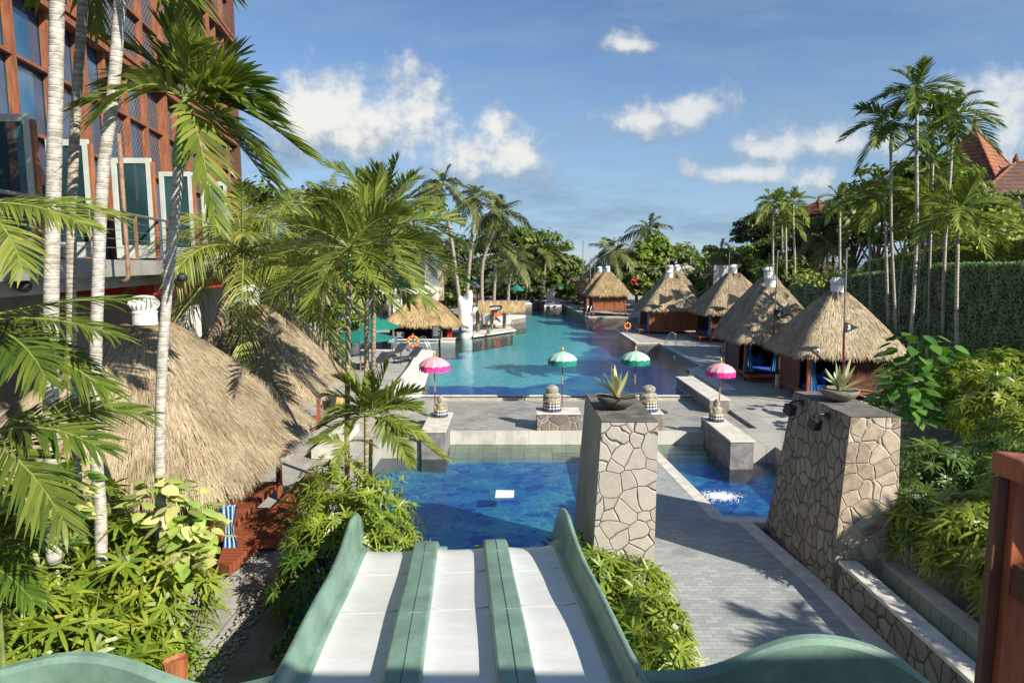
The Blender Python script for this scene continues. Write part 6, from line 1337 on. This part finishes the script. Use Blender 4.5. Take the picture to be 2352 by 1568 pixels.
# low ground cover left of the path and under the slide
def cover(name, label, pts, n, s, leaf, z, seed, hz=0.25):
    rg = np.random.default_rng(seed); P = np.array(pts); a = rg.integers(0, len(P) - 1, n); t = rg.random(n)[:, None]
    C = P[a] * (1 - t) + P[a + 1] * t; C = np.concatenate([C + rg.normal(0, 0.22, (n, 2)), z + np.abs(rg.normal(0, hz, (n, 1)))], 1)
    m = MB(); quads(m, C, np.stack([rg.normal(0, .5, n), rg.normal(0, .5, n), np.ones(n)], 1), rg.uniform(0.6, 1.2, n) * s, rg, 0.55, True); tag(m.build(name, leaf), label, 'ground cover', kind='stuff')
cover('ground_cover', 'bright low ground cover between the shrubs and the pebbles', [(-5.0, 9.4), (-4.85, 8.5), (-4.75, 7.6), (-4.65, 6.6), (-4.7, 5.6)], 4200, 0.045, 'cover', 0.05, 1)
cover('ground_cover', 'low green plants between the tiled path and the slide', [(-3.15, 9.9), (-2.95, 8.9), (-2.85, 7.8)], 1400, 0.05, 'cover', 0.0, 2, 0.2)
t = thing('split_timber', (-3.95, 5.4, 0.0), 'peeling orange and white timber stump behind the green slide wall', 'timber')
q = atY(402, 1512, 6.6); m = MB(); m.lathe([(0.09, -1.6), (0.095, -0.1), (0.105, 0.0), (0.06, -0.03)], tuple(q), 12, lambda a, z: 1 + 0.25 * math.sin(2 * a)); m.build('stump', 'woodorange', t)

# ================================================================== TREES
def tree(name, label, px, py, Y, w, h, n, seed, leaf='tree1', ls=0.26, ground=0.0, group='leafy trees round the pool', trunk=True, nc=26, cat='tree', zb=None):
    """crown centred at pixel (px,py) at depth Y, w/h half sizes in metres"""
    rg = np.random.default_rng(seed); c = np.array(atY(px, py, Y)); t = thing(name, (c[0], c[1], ground), label, cat, group)
    cc = norm(rg.normal(size=(nc, 3))) * (rg.uniform(0.35, 1, nc) ** 0.5)[:, None] * np.array((w, w * 0.8, h)) * 0.82 + c
    k = n // nc; m = MB(); Cs = []; Ns = []
    for p in cc:
        rr = rg.uniform(0.24, 0.42) * w * (26 / nc) ** 0.33; d = norm(rg.normal(size=(k, 3))); d[:, 2] = np.abs(d[:, 2]) * 0.9 + d[:, 2] * 0.25; rad = rr * rg.uniform(0.6, 1.05, k)[:, None] * np.array((1, 1, 0.7))
        Cs.append(p + d * rad); Ns.append(d + rg.normal(0, 0.5, (k, 3)) + (0, 0, 0.4))
    quads(m, np.concatenate(Cs), np.concatenate(Ns), rg.uniform(0.6, 1.2, k * nc) * ls, rg, 0.6, True); m.build('crown', leaf, t)
    if trunk:
        m = MB(); b_ = np.array((c[0], c[1], ground)); mid = (b_ + c) / 2 + rg.normal(0, 0.15, 3)
        m.tube([b_, mid, c], [0.05 * w + 0.06, 0.04 * w + 0.05, 0.05], 7, False)
        for p in cc[:9]: m.tube([mid, (mid + p) / 2 + (0, 0, -0.1 * h), p], [0.025 * w + .02, 0.02 * w, 0.015], 5, False)
        m.build('trunk', 'bark', t)
    return t
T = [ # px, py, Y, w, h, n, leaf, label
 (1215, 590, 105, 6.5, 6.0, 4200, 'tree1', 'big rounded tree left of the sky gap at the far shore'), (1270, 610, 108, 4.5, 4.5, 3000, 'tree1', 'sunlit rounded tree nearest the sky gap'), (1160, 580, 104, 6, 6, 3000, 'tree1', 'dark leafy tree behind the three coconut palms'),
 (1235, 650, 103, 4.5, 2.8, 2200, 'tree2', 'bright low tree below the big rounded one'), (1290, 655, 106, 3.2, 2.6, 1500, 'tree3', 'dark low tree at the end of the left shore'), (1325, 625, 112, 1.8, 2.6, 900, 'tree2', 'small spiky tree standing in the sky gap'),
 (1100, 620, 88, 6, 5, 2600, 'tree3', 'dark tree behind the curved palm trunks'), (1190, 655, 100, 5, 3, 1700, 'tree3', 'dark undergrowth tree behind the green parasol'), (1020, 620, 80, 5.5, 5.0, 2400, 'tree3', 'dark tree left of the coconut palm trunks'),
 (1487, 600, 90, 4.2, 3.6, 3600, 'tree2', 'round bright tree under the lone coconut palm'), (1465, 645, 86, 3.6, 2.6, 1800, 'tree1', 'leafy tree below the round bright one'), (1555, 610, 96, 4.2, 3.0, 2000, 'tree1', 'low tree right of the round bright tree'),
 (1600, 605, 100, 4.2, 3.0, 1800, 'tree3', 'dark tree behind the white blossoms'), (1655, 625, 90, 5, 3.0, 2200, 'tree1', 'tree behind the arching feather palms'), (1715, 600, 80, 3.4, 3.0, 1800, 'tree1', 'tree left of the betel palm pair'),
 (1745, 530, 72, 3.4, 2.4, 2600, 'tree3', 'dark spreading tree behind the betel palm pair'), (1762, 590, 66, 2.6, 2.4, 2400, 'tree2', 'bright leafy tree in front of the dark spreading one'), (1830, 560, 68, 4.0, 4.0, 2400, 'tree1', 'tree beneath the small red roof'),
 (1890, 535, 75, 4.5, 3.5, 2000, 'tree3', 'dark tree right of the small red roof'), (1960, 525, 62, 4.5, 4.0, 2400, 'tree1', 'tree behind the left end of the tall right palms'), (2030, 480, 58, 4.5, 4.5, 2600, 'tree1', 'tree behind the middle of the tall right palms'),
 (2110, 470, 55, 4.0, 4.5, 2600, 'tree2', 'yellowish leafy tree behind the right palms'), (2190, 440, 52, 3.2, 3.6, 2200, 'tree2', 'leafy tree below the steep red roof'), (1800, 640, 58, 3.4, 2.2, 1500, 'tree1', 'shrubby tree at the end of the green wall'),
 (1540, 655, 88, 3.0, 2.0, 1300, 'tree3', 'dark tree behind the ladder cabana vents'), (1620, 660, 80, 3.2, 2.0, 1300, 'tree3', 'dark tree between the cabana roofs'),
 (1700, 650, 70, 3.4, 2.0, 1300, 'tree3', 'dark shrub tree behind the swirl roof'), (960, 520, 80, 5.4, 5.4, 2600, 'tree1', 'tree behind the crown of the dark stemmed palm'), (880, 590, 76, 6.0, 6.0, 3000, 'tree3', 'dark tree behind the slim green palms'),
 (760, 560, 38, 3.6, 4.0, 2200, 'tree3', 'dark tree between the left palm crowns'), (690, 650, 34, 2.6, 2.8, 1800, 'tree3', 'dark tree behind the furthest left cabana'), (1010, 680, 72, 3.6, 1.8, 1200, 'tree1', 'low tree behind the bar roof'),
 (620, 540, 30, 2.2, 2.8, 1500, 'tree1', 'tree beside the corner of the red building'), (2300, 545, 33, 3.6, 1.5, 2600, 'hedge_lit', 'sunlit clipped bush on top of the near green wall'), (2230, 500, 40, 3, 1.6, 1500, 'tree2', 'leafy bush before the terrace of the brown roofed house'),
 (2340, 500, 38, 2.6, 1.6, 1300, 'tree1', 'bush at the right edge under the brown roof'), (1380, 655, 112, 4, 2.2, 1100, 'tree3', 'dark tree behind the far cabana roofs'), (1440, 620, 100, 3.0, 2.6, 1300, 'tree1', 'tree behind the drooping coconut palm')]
for i, (px, py, Y, w_, h_, n, lf, lb) in enumerate(T):
    tree('leafy_tree', lb, px, py, Y, w_, h_, n, 800 + i, lf, 0.0042 * Y if Y > 60 else 0.0050 * Y)
tree('flowering_tree', 'tree covered in white blossom between the far cabana roofs', 1575, 640, 84, 2.8, 1.8, 1500, 870, 'flower', 0.22)
tree('blossom_shrub', 'pale yellow flowering shrub left of the slim green palms', 757, 705, 38, 1.35, 1.5, 1300, 871, 'pothos', 0.15, cat='shrub')
tree('leafy_shrub', 'round dark green shrub right of the pale yellow one', 790, 735, 37, 1.2, 1.1, 900, 872, 'tree2', 0.13, cat='shrub')
tree('blossom_shrub', 'pink flowering bush on top of the far green wall', 1910, 645, 44, 3.2, 0.7, 900, 873, 'hedge_lit', 0.14, cat='shrub', trunk=False)
for i in range(10):
    px = 1120 + i * 24; tree('shore_shrub', 'low shrub along the far left shore, number %s from the left' % ['one', 'two', 'three', 'four', 'five', 'six', 'seven', 'eight', 'nine', 'ten'][i], px, 668 + (i % 3) * 3, 103 + (i % 2), 1.9, 1.5, 420, 880 + i, ['tree3', 'tree1', 'tree2'][i % 3], 0.28, group='shrubs along the far shore', cat='shrub', trunk=False)
# far wood that reads as one mass
rg = np.random.default_rng(99); m = MB(); n = 16000; X = rg.uniform(-75, 120, n); Yc = 128 + rg.uniform(-9, 9, n) + np.abs(X) * 0.05
H = 5.2 + 2.0 * np.sin(X * 0.35) + 1.4 * np.sin(X * 0.83 + 1) + rg.normal(0, 0.5, n); H = np.where((X > 9) & (X < 20), 2.0 + rg.normal(0, .3, n), H)
Z = H * rg.random(n) ** 0.6; quads(m, np.stack([X, Yc, Z], 1), np.stack([rg.normal(0, .6, n), -np.ones(n), 0.8 * np.ones(n)], 1), rg.uniform(0.3, 0.8, n), rg, 0.6, True)
tag(m.build('distant_wood', 'tree3'), 'low mass of dark trees along the horizon behind the pool', 'wood', kind='stuff')

# ================================================================== GREEN WALLS
def hedgewall(label, A, B, z0, z1a, z1b, n, leaf, ls, seed, th=0.5, top=True):
    rg = np.random.default_rng(seed); A = np.array(A); B = np.array(B); d = (B - A) / np.linalg.norm(B - A); nr = np.array((-d[1], d[0]))
    if nr[0] > 0: nr = -nr
    t = thing('green_wall', (A[0], A[1], z0), label, 'hedge', 'creeper covered walls')
    m = MB(); P = [A, B, B - nr * th, A - nr * th]; zt = [z1a, z1b, z1b, z1a]; m.hexa([(p[0], p[1], z0) for p in P] + [(p[0], p[1], z - 0.06) for p, z in zip(P, zt)]); m.build('backing', 'soil', t)
    s_ = rg.random(n); k = int(n * 0.82); zt_ = z1a + (z1b - z1a) * s_; Z = z0 + (zt_ - z0) * rg.random(n); off = np.abs(rg.normal(0, 0.05, n)) + 0.05 * np.sin(s_ * 60) * np.sin(Z * 3)
    Pp = A + (B - A) * s_[:, None]; C = np.concatenate([Pp + nr * off[:, None], Z[:, None]], 1)
    C[k:, :2] = (Pp - nr * (rg.random(n) * th)[:, None])[k:]; C[k:, 2] = zt_[k:] + rg.normal(0, 0.06, n - k)
    N = np.tile(np.array((nr[0], nr[1], 0.45)), (n, 1)); N[k:] = (0, 0, 1); N = N + rg.normal(0, 0.45, (n, 3))
    m = MB(); quads(m, C, N, rg.uniform(0.6, 1.2, n) * ls, rg, 0.65, True); m.build('creeper_leaves', leaf, t)
a = atY(2130, 606, 32.5); b_ = atY(2480, 600, 25.0)
hedgewall('tall near green wall of creeper at the right edge', (a.x, 32.5), (b_.x, 25.0), 0.1, atY(2130, 610, 32.5).z, 6.0, 30000, 'hedge', 0.055, 21)
a = atY(1815, 647, 52); b_ = atY(2135, 620, 33.2)
hedgewall('long dark green wall of creeper behind the right cabanas', (a.x, 52.0), (b_.x, 33.2), 0.1, atY(1815, 652, 52).z, atY(2135, 612, 33.2).z, 34000, 'hedge', 0.06, 22)
a = atY(1985, 612, 44); b_ = atY(2240, 560, 34.5)
hedgewall('sunlit clipped hedge on the bank above the dark green wall', (a.x, 44), (b_.x, 34.0), 3.5, atY(1985, 600, 44).z, atY(2240, 552, 34).z, 9000, 'hedge_lit', 0.07, 23, 1.6)
a = atY(2205, 560, 33.5); b_ = atY(2500, 540, 27)
hedgewall('thick rounded sunlit hedge above the near green wall', (a.x, 33.5), (b_.x, 27.0), 5.0, atY(2205, 556, 33.5).z, atY(2500, 540, 27).z, 12000, 'hedge_lit', 0.06, 24, 1.6)

# ================================================================== BUILDINGS
# --- red timber lattice building, left
def FX(Y): return -10.1 - 0.17 * (Y - 11)
bd = thing('lattice_building', (FX(14), 14, 0), 'tall building with red timber lattice over blue glass at the left', 'building')
Y0, Y1, ZF, ZT = 4.0, 33.4, 6.12, 27.0
def fbox(m, ya, yb, za, zb, off0, off1):
    """box along the facade between Y=ya..yb; off = distance out of the facade plane (towards the pool)"""
    P = []
    for z in (za, zb):
        for (y, o) in ((ya, off0), (ya, off1), (yb, off1), (yb, off0)): P.append((FX(y) + o, y + 0.17 * o, z))
    m.hexa([P[0], P[1], P[2], P[3], P[4], P[5], P[6], P[7]])
m = MB(); fbox(m, Y0, Y1, ZF, ZT, -0.12, -0.08); m.build('glazing', 'glass', bd)
m = MB(); fbox(m, 19.0, Y1, 8.9, ZT, -0.075, -0.06); m.build('lattice_glazing', 'lattice', bd)
m = MB(); fbox(m, Y0, Y1, 0, 27, -9, -4.0); m.build('building_core', 'wallbeige', bd)
m = MB(); fbox(m, Y1, Y1 + 0.25, ZF, ZT, -6, 0.32); m.build('end_wall', 'wooddark', bd)
ys = [Y0 + 0.1 + 1.48 * i for i in range(22)]
for i, y in enumerate(ys):
    if y > Y1 - 0.1: break
    m = MB(); big = (i % 4 == 1); fbox(m, y, y + (0.20 if big else 0.11), ZF, ZT, -0.06, 0.22 if big else 0.11); m.build('timber_mullion', 'woodbrown', bd)
zz = [8.85, 10.4, 11.8, 12.05, 13.7, 15.3, 16.7, 16.95, 18.6, 20.2, 21.6, 21.85, 23.5]
for i, z in enumerate(zz):
    m = MB(); big = i in (2, 3, 6, 7, 10, 11); fbox(m, Y0, Y1, z, z + (0.15 if big else 0.075), -0.05, 0.28 if big else 0.09); m.build('timber_transom', 'woodbrown', bd)
m = MB(); fbox(m, Y0, 36, 5.72, 6.08, -4, 2.0); m.build('balcony_slab', 'slabedge', bd)
m = MB(); fbox(m, Y0, 36, 5.45, 5.71, -4, 1.7); m.build('slab_beam', 'wallbeige', bd)
m = MB(); fbox(m, Y0, 36, 0, 5.44, -1.2, -0.8); m.build('base_wall', 'wallbeige', bd)
m = MB(); fbox(m, 22.5, 23.6, 0, 5.40, 0.2, 0.9); m.build('concrete_pier', 'plaster', bd)
m = MB(); fbox(m, 17.5, 28, 5.15, 5.44, -1.0, 1.5); m.build('red_soffit_beam', 'red', bd)
m = MB()
for k, z in enumerate((6.35, 6.55, 6.75, 6.95)):
    m.tube([(FX(Y0) + 1.85, Y0, z), (FX(32) + 1.85, 32, z)], 0.008, 5)
m.build('rail_wire', 'steel', bd)
m = MB(); m.tube([(FX(Y0) + 1.85, Y0, 7.15), (FX(32) + 1.85, 32, 7.15)], 0.035, 8); m.build('balcony_handrail', 'steel_d', bd)
for k in range(11):
    y = Y0 + 1 + 2.2 * k; m = MB(); m.obox((FX(y) + 1.85, y, 6.62), 0.03, 0.03, 0.52); m.build('rail_post', 'terrapole', bd)
# pivot doors standing open, at right angles to the facade
for i, (Yd, xr, wd_, top) in enumerate(((12.5, 78, 0.95, 8.75), (15.0, 206, 0.95, 8.75), (17.6, 347, 1.05, 8.75), (20.2, 440, 1.0, 8.75), (22.6, 520, 0.9, 8.75))):
    x1_ = atY(xr, 400, Yd).x; x0_ = x1_ - wd_; dr = thing('pivot_door', (x0_, Yd, 6.13), 'open pale green framed glass door, ' + ('nearest', 'second', 'third', 'fourth', 'furthest')[i] + ' along the balcony', 'door', 'pivot doors along the balcony')
    m = MB(); f = 0.14
    m.box(x0_, x0_ + f, Yd, Yd + 0.07, 6.14, top); m.box(x1_ - f, x1_, Yd, Yd + 0.07, 6.14, top); m.box(x0_ + f, x1_ - f, Yd, Yd + 0.07, top - f, top); m.box(x0_ + f, x1_ - f, Yd, Yd + 0.07, 6.14, 6.14 + 0.34); m.build('frame', 'dframe', dr, bevel=0.005)
    m = MB(); m.box(x0_ + f, x1_ - f, Yd + 0.03, Yd + 0.04, 6.48, top - f); m.build('pane', 'glass2', dr)
    m = MB(); m.box(x1_ + 0.004, x1_ + 0.06, Yd - 0.01, Yd + 0.1, 6.14, top - 0.1); m.build('timber_edge', 'woodorange', dr)
for i, (px, py, Y) in enumerate(((418, 640, 15.5), (55, 660, 11))):
    q = atY(px, py, Y); t = thing('spotlight', tuple(q), 'round spotlight under the balcony slab, ' + ('right of the third ringed trunk' if i == 0 else 'at the far left'), 'spotlight'); m = MB(); m.lathe([(0.03, -0.08), (0.11, -0.04), (0.12, 0.06), (0.04, 0.14)], tuple(q), 14); m.build('lamp_housing', 'black', t, smooth=True)
    m = MB(); m.lathe([(0.09, -0.085), (0.02, -0.09)], tuple(q), 14); m.build('lens', 'steel', t)
t = thing('rainwater_pipe', (atY(293, 600, 14).x, 14, 6), 'rusty rainwater pipe on the balcony edge', 'pipe'); q = atY(293, 600, 13.6); m = MB(); m.tube([(q.x, 13.6, 8.6), (q.x, 13.6, 5.75), (q.x - 0.04, 13.6, 5.66), (q.x - 0.18, 13.6, 5.62)], 0.045, 8); m.build('pipe', 'terrapole', t, smooth=True)
# --- white pavilion behind the bar
pv = thing('white_pavilion', (-9, 66, 0), 'white flat roofed building with dark glazing behind the bar roof', 'building')
def pbox(name, mat, x0, x1, yt, yb, Y, dep=0.4): a = atY(x0, yt, Y); b_ = atY(x1, yb, Y); m = MB(); m.box(a.x, b_.x, Y, Y + dep, max(b_.z, -0.02), a.z); return m.build(name, mat, pv)
pbox('roof_slab', 'plaster', 870, 990, 666, 675, 60, 8); pbox('upper_wall', 'plaster', 975, 1006, 585, 690, 66, 3); pbox('white_column', 'plaster', 902, 924, 676, 740, 60.5, .6); pbox('dark_glazing', 'glass2', 870, 975, 640, 664, 64, .3); pbox('lower_glazing', 'glass2', 924, 985, 677, 760, 65, .3); pbox('brick_pier', 'crazy_brown', 1006, 1018, 600, 690, 66.5, 1); pbox('brick_pier', 'crazy_brown', 893, 901, 676, 740, 60.7, .6)
pbox('rear_wall', 'wallbeige', 860, 1000, 600, 640, 69, 1)
# --- dark carved wall between the far cabanas
q0 = atY(1485, 655, 88); q1 = atY(1530, 720, 88); m = MB(); m.box(q0.x - .3, q1.x + .5, 88, 88.6, 0, q0.z - 0.6); m.box(q0.x, q0.x + 1.6, 87.8, 88.7, 0, q0.z + 0.4); tag(m.build('carved_wall', 'conc_d', bevel=0.05), 'dark carved stone wall right of the far waterside cabana', 'wall')
q0 = atY(1713, 616, 50); q1 = atY(1748, 670, 50); m = MB(); m.box(q0.x, q1.x, 57.8, 58.0, 0.0, q0.z + 0.2); tag(m.build('stone_screen', 'screen'), 'pale grey square stone screen behind the swirl roof', 'screen')
q = atY(1585, 615, 90); pg = thing('dark_pavilion', (q.x, 90, 0), 'small pavilion with dark pointed roof among the trees', 'pavilion'); m = MB(); m.lathe([(2.6, 0), (1.2, 0.95), (0.15, 2.3), (0.25, 2.5), (0.02, 2.8)], (q.x, 90, q.z - 1.6), 4); m.build('roof', 'conc_d', pg)
m = MB(); 
for dx in (-1.5, 1.5): m.box(q.x + dx - .1, q.x + dx + .1, 89.9, 90.1, 0, q.z - 1.55)
m.build('column', 'wooddark', pg)
# --- roofs at the upper right
def pyr(name, lab, ax, ay, Y, half, zb, mat, parts, ang=0.0, halfy=None):
    q = atY(ax, ay, Y); t = thing(name, (q.x, Y, 0), lab, 'building'); halfy = halfy or half
    c = [(q.x + sx_ * half * math.cos(ang) - sy_ * halfy * math.sin(ang), Y + sx_ * half * math.sin(ang) + sy_ * halfy * math.cos(ang), zb) for sx_, sy_ in ((-1, -1), (1, -1), (1, 1), (-1, 1))]
    m = MB(); m.add(c + [tuple(q)], None, [(0, 1, 4), (1, 2, 4), (2, 3, 4), (3, 0, 4)], [[3, 2, 1, 0]]); m.build('roof', mat, t)
    m = MB()
    for p in c: m.tube([tuple(q), p], 0.11 * parts, 6)
    m.build('ridge_tiles', 'terra', t, smooth=True)
    m = MB(); m.lathe([(0.16 * parts, 0), (0.22 * parts, 0.2 * parts), (0.1 * parts, 0.4 * parts), (0.2 * parts, 0.6 * parts), (0.02, 0.9 * parts)], (q.x, Y, q.z - 0.05), 8); m.build('finial', 'terra', t)
    return t, q
t, q = pyr('red_roofed_tower', 'steep orange tiled pyramid roof behind the tall right palms', 2238, 294, 60, 3.5, atY(2238, 435, 60).z, 'terra', 1.0, R(33))
m = MB(); m.box(q.x - 2.4, q.x + 2.4, 58.5, 63, 0, atY(2238, 435, 60).z - 0.05); m.build('tower_wall', 'wallbeige', t)
t, q = pyr('gazebo', 'small red tiled gazebo roof standing above the trees', 1880, 460, 66, 2.1, atY(1880, 496, 66).z, 'terra', 0.6, R(25))
for dx, dy in ((-1.2, -1.2), (1.2, -1.2), (1.2, 1.2), (-1.2, 1.2)):
    m = MB(); m.box(q.x + dx - .08, q.x + dx + .08, 66 + dy - .08, 66 + dy + .08, 5.0, atY(1880, 496, 66).z); m.build('post', 'wooddark', t)
m = MB(); m.box(q.x - 1.7, q.x + 1.7, 64.3, 67.7, 0, 5.0); m.build('base', 'wallbeige', t)
hs_ = thing('brown_roofed_house', (40, 56, 0), 'house with wide brown tiled roof and balcony at the right edge', 'building')
r0 = atY(2252, 447, 52); r1 = atY(2333, 374, 57); m = MB(); xe = r1.x + 14
m.add([(r0.x, 52, r0.z), (xe, 52, r0.z), (xe - 2, 57, r1.z), (r1.x, 57, r1.z), (r0.x, 62, r0.z), (xe, 62, r0.z)], [(0, 1, 2, 3), (3, 2, 5, 4)], [(0, 3, 4)]); m.build('roof', 'terra_d', hs_)
m = MB(); m.tube([(r1.x - 0.2, 57, r1.z + 0.05), (xe - 2, 57, r1.z + 0.05)], 0.14, 6); m.tube([(r1.x, 57, r1.z + 0.05), (r0.x, 52, r0.z + 0.05)], 0.12, 6); m.lathe([(0.2, 0), (0.25, 0.3), (0.02, 0.8)], (r1.x, 57, r1.z), 8); m.build('ridge_tiles', 'terra', hs_)
m = MB(); m.box(r0.x + 1.6, xe, 53.5, 61, 0, r0.z - 0.02); m.build('house_wall', 'wallbeige', hs_)
m = MB()
for k in range(4): m.box(r0.x + 2.4 + 2.2 * k, r0.x + 3.8 + 2.2 * k, 53.44, 53.49, r0.z - 2.3, r0.z - 0.5)
m.build('window', 'glass2', hs_)
zb = atY(2300, 500, 50).z; m = MB(); m.box(r0.x - 0.6, xe, 50, 53.45, zb - 1.7, zb - 1.4); m.box(r0.x - 0.6, xe, 49.9, 50.05, zb - 1.0, zb - 0.05); m.build('balcony', 'screen', hs_)
m = MB()
for k in range(16): m.box(r0.x - 0.5 + 0.8 * k, r0.x - 0.42 + 0.8 * k, 49.8, 49.9, zb - 2.6, zb - 0.9)
m.build('balcony_slat', 'wooddark', hs_)
m = MB(); m.box(r0.x - 0.4, xe, 50.1, 53, 0, zb - 1.7); m.build('lower_wall', 'wooddark', hs_)
t = thing('garden_lantern', tuple(atY(2343, 640, 40)), 'dark garden lantern on a post above the near green wall', 'lamp'); q = atY(2343 - 10, 545, 36)
t.location = q; LOC[t.name] = tuple(q); m = MB(); m.lathe([(0.14, -2), (0.14, -0.2), (0.26, -0.15), (0.22, 0.2), (0.36, 0.3), (0.1, 0.55), (0.02, 0.6)], tuple(q), 10); m.build('lantern_body', 'conc_d', t)

# safety: anything untagged at top level is reported
for o in bpy.data.objects:
    if o.parent is None and o.type in ('MESH', 'EMPTY') and 'kind' not in o and 'label' not in o: print('UNTAGGED', o.name)
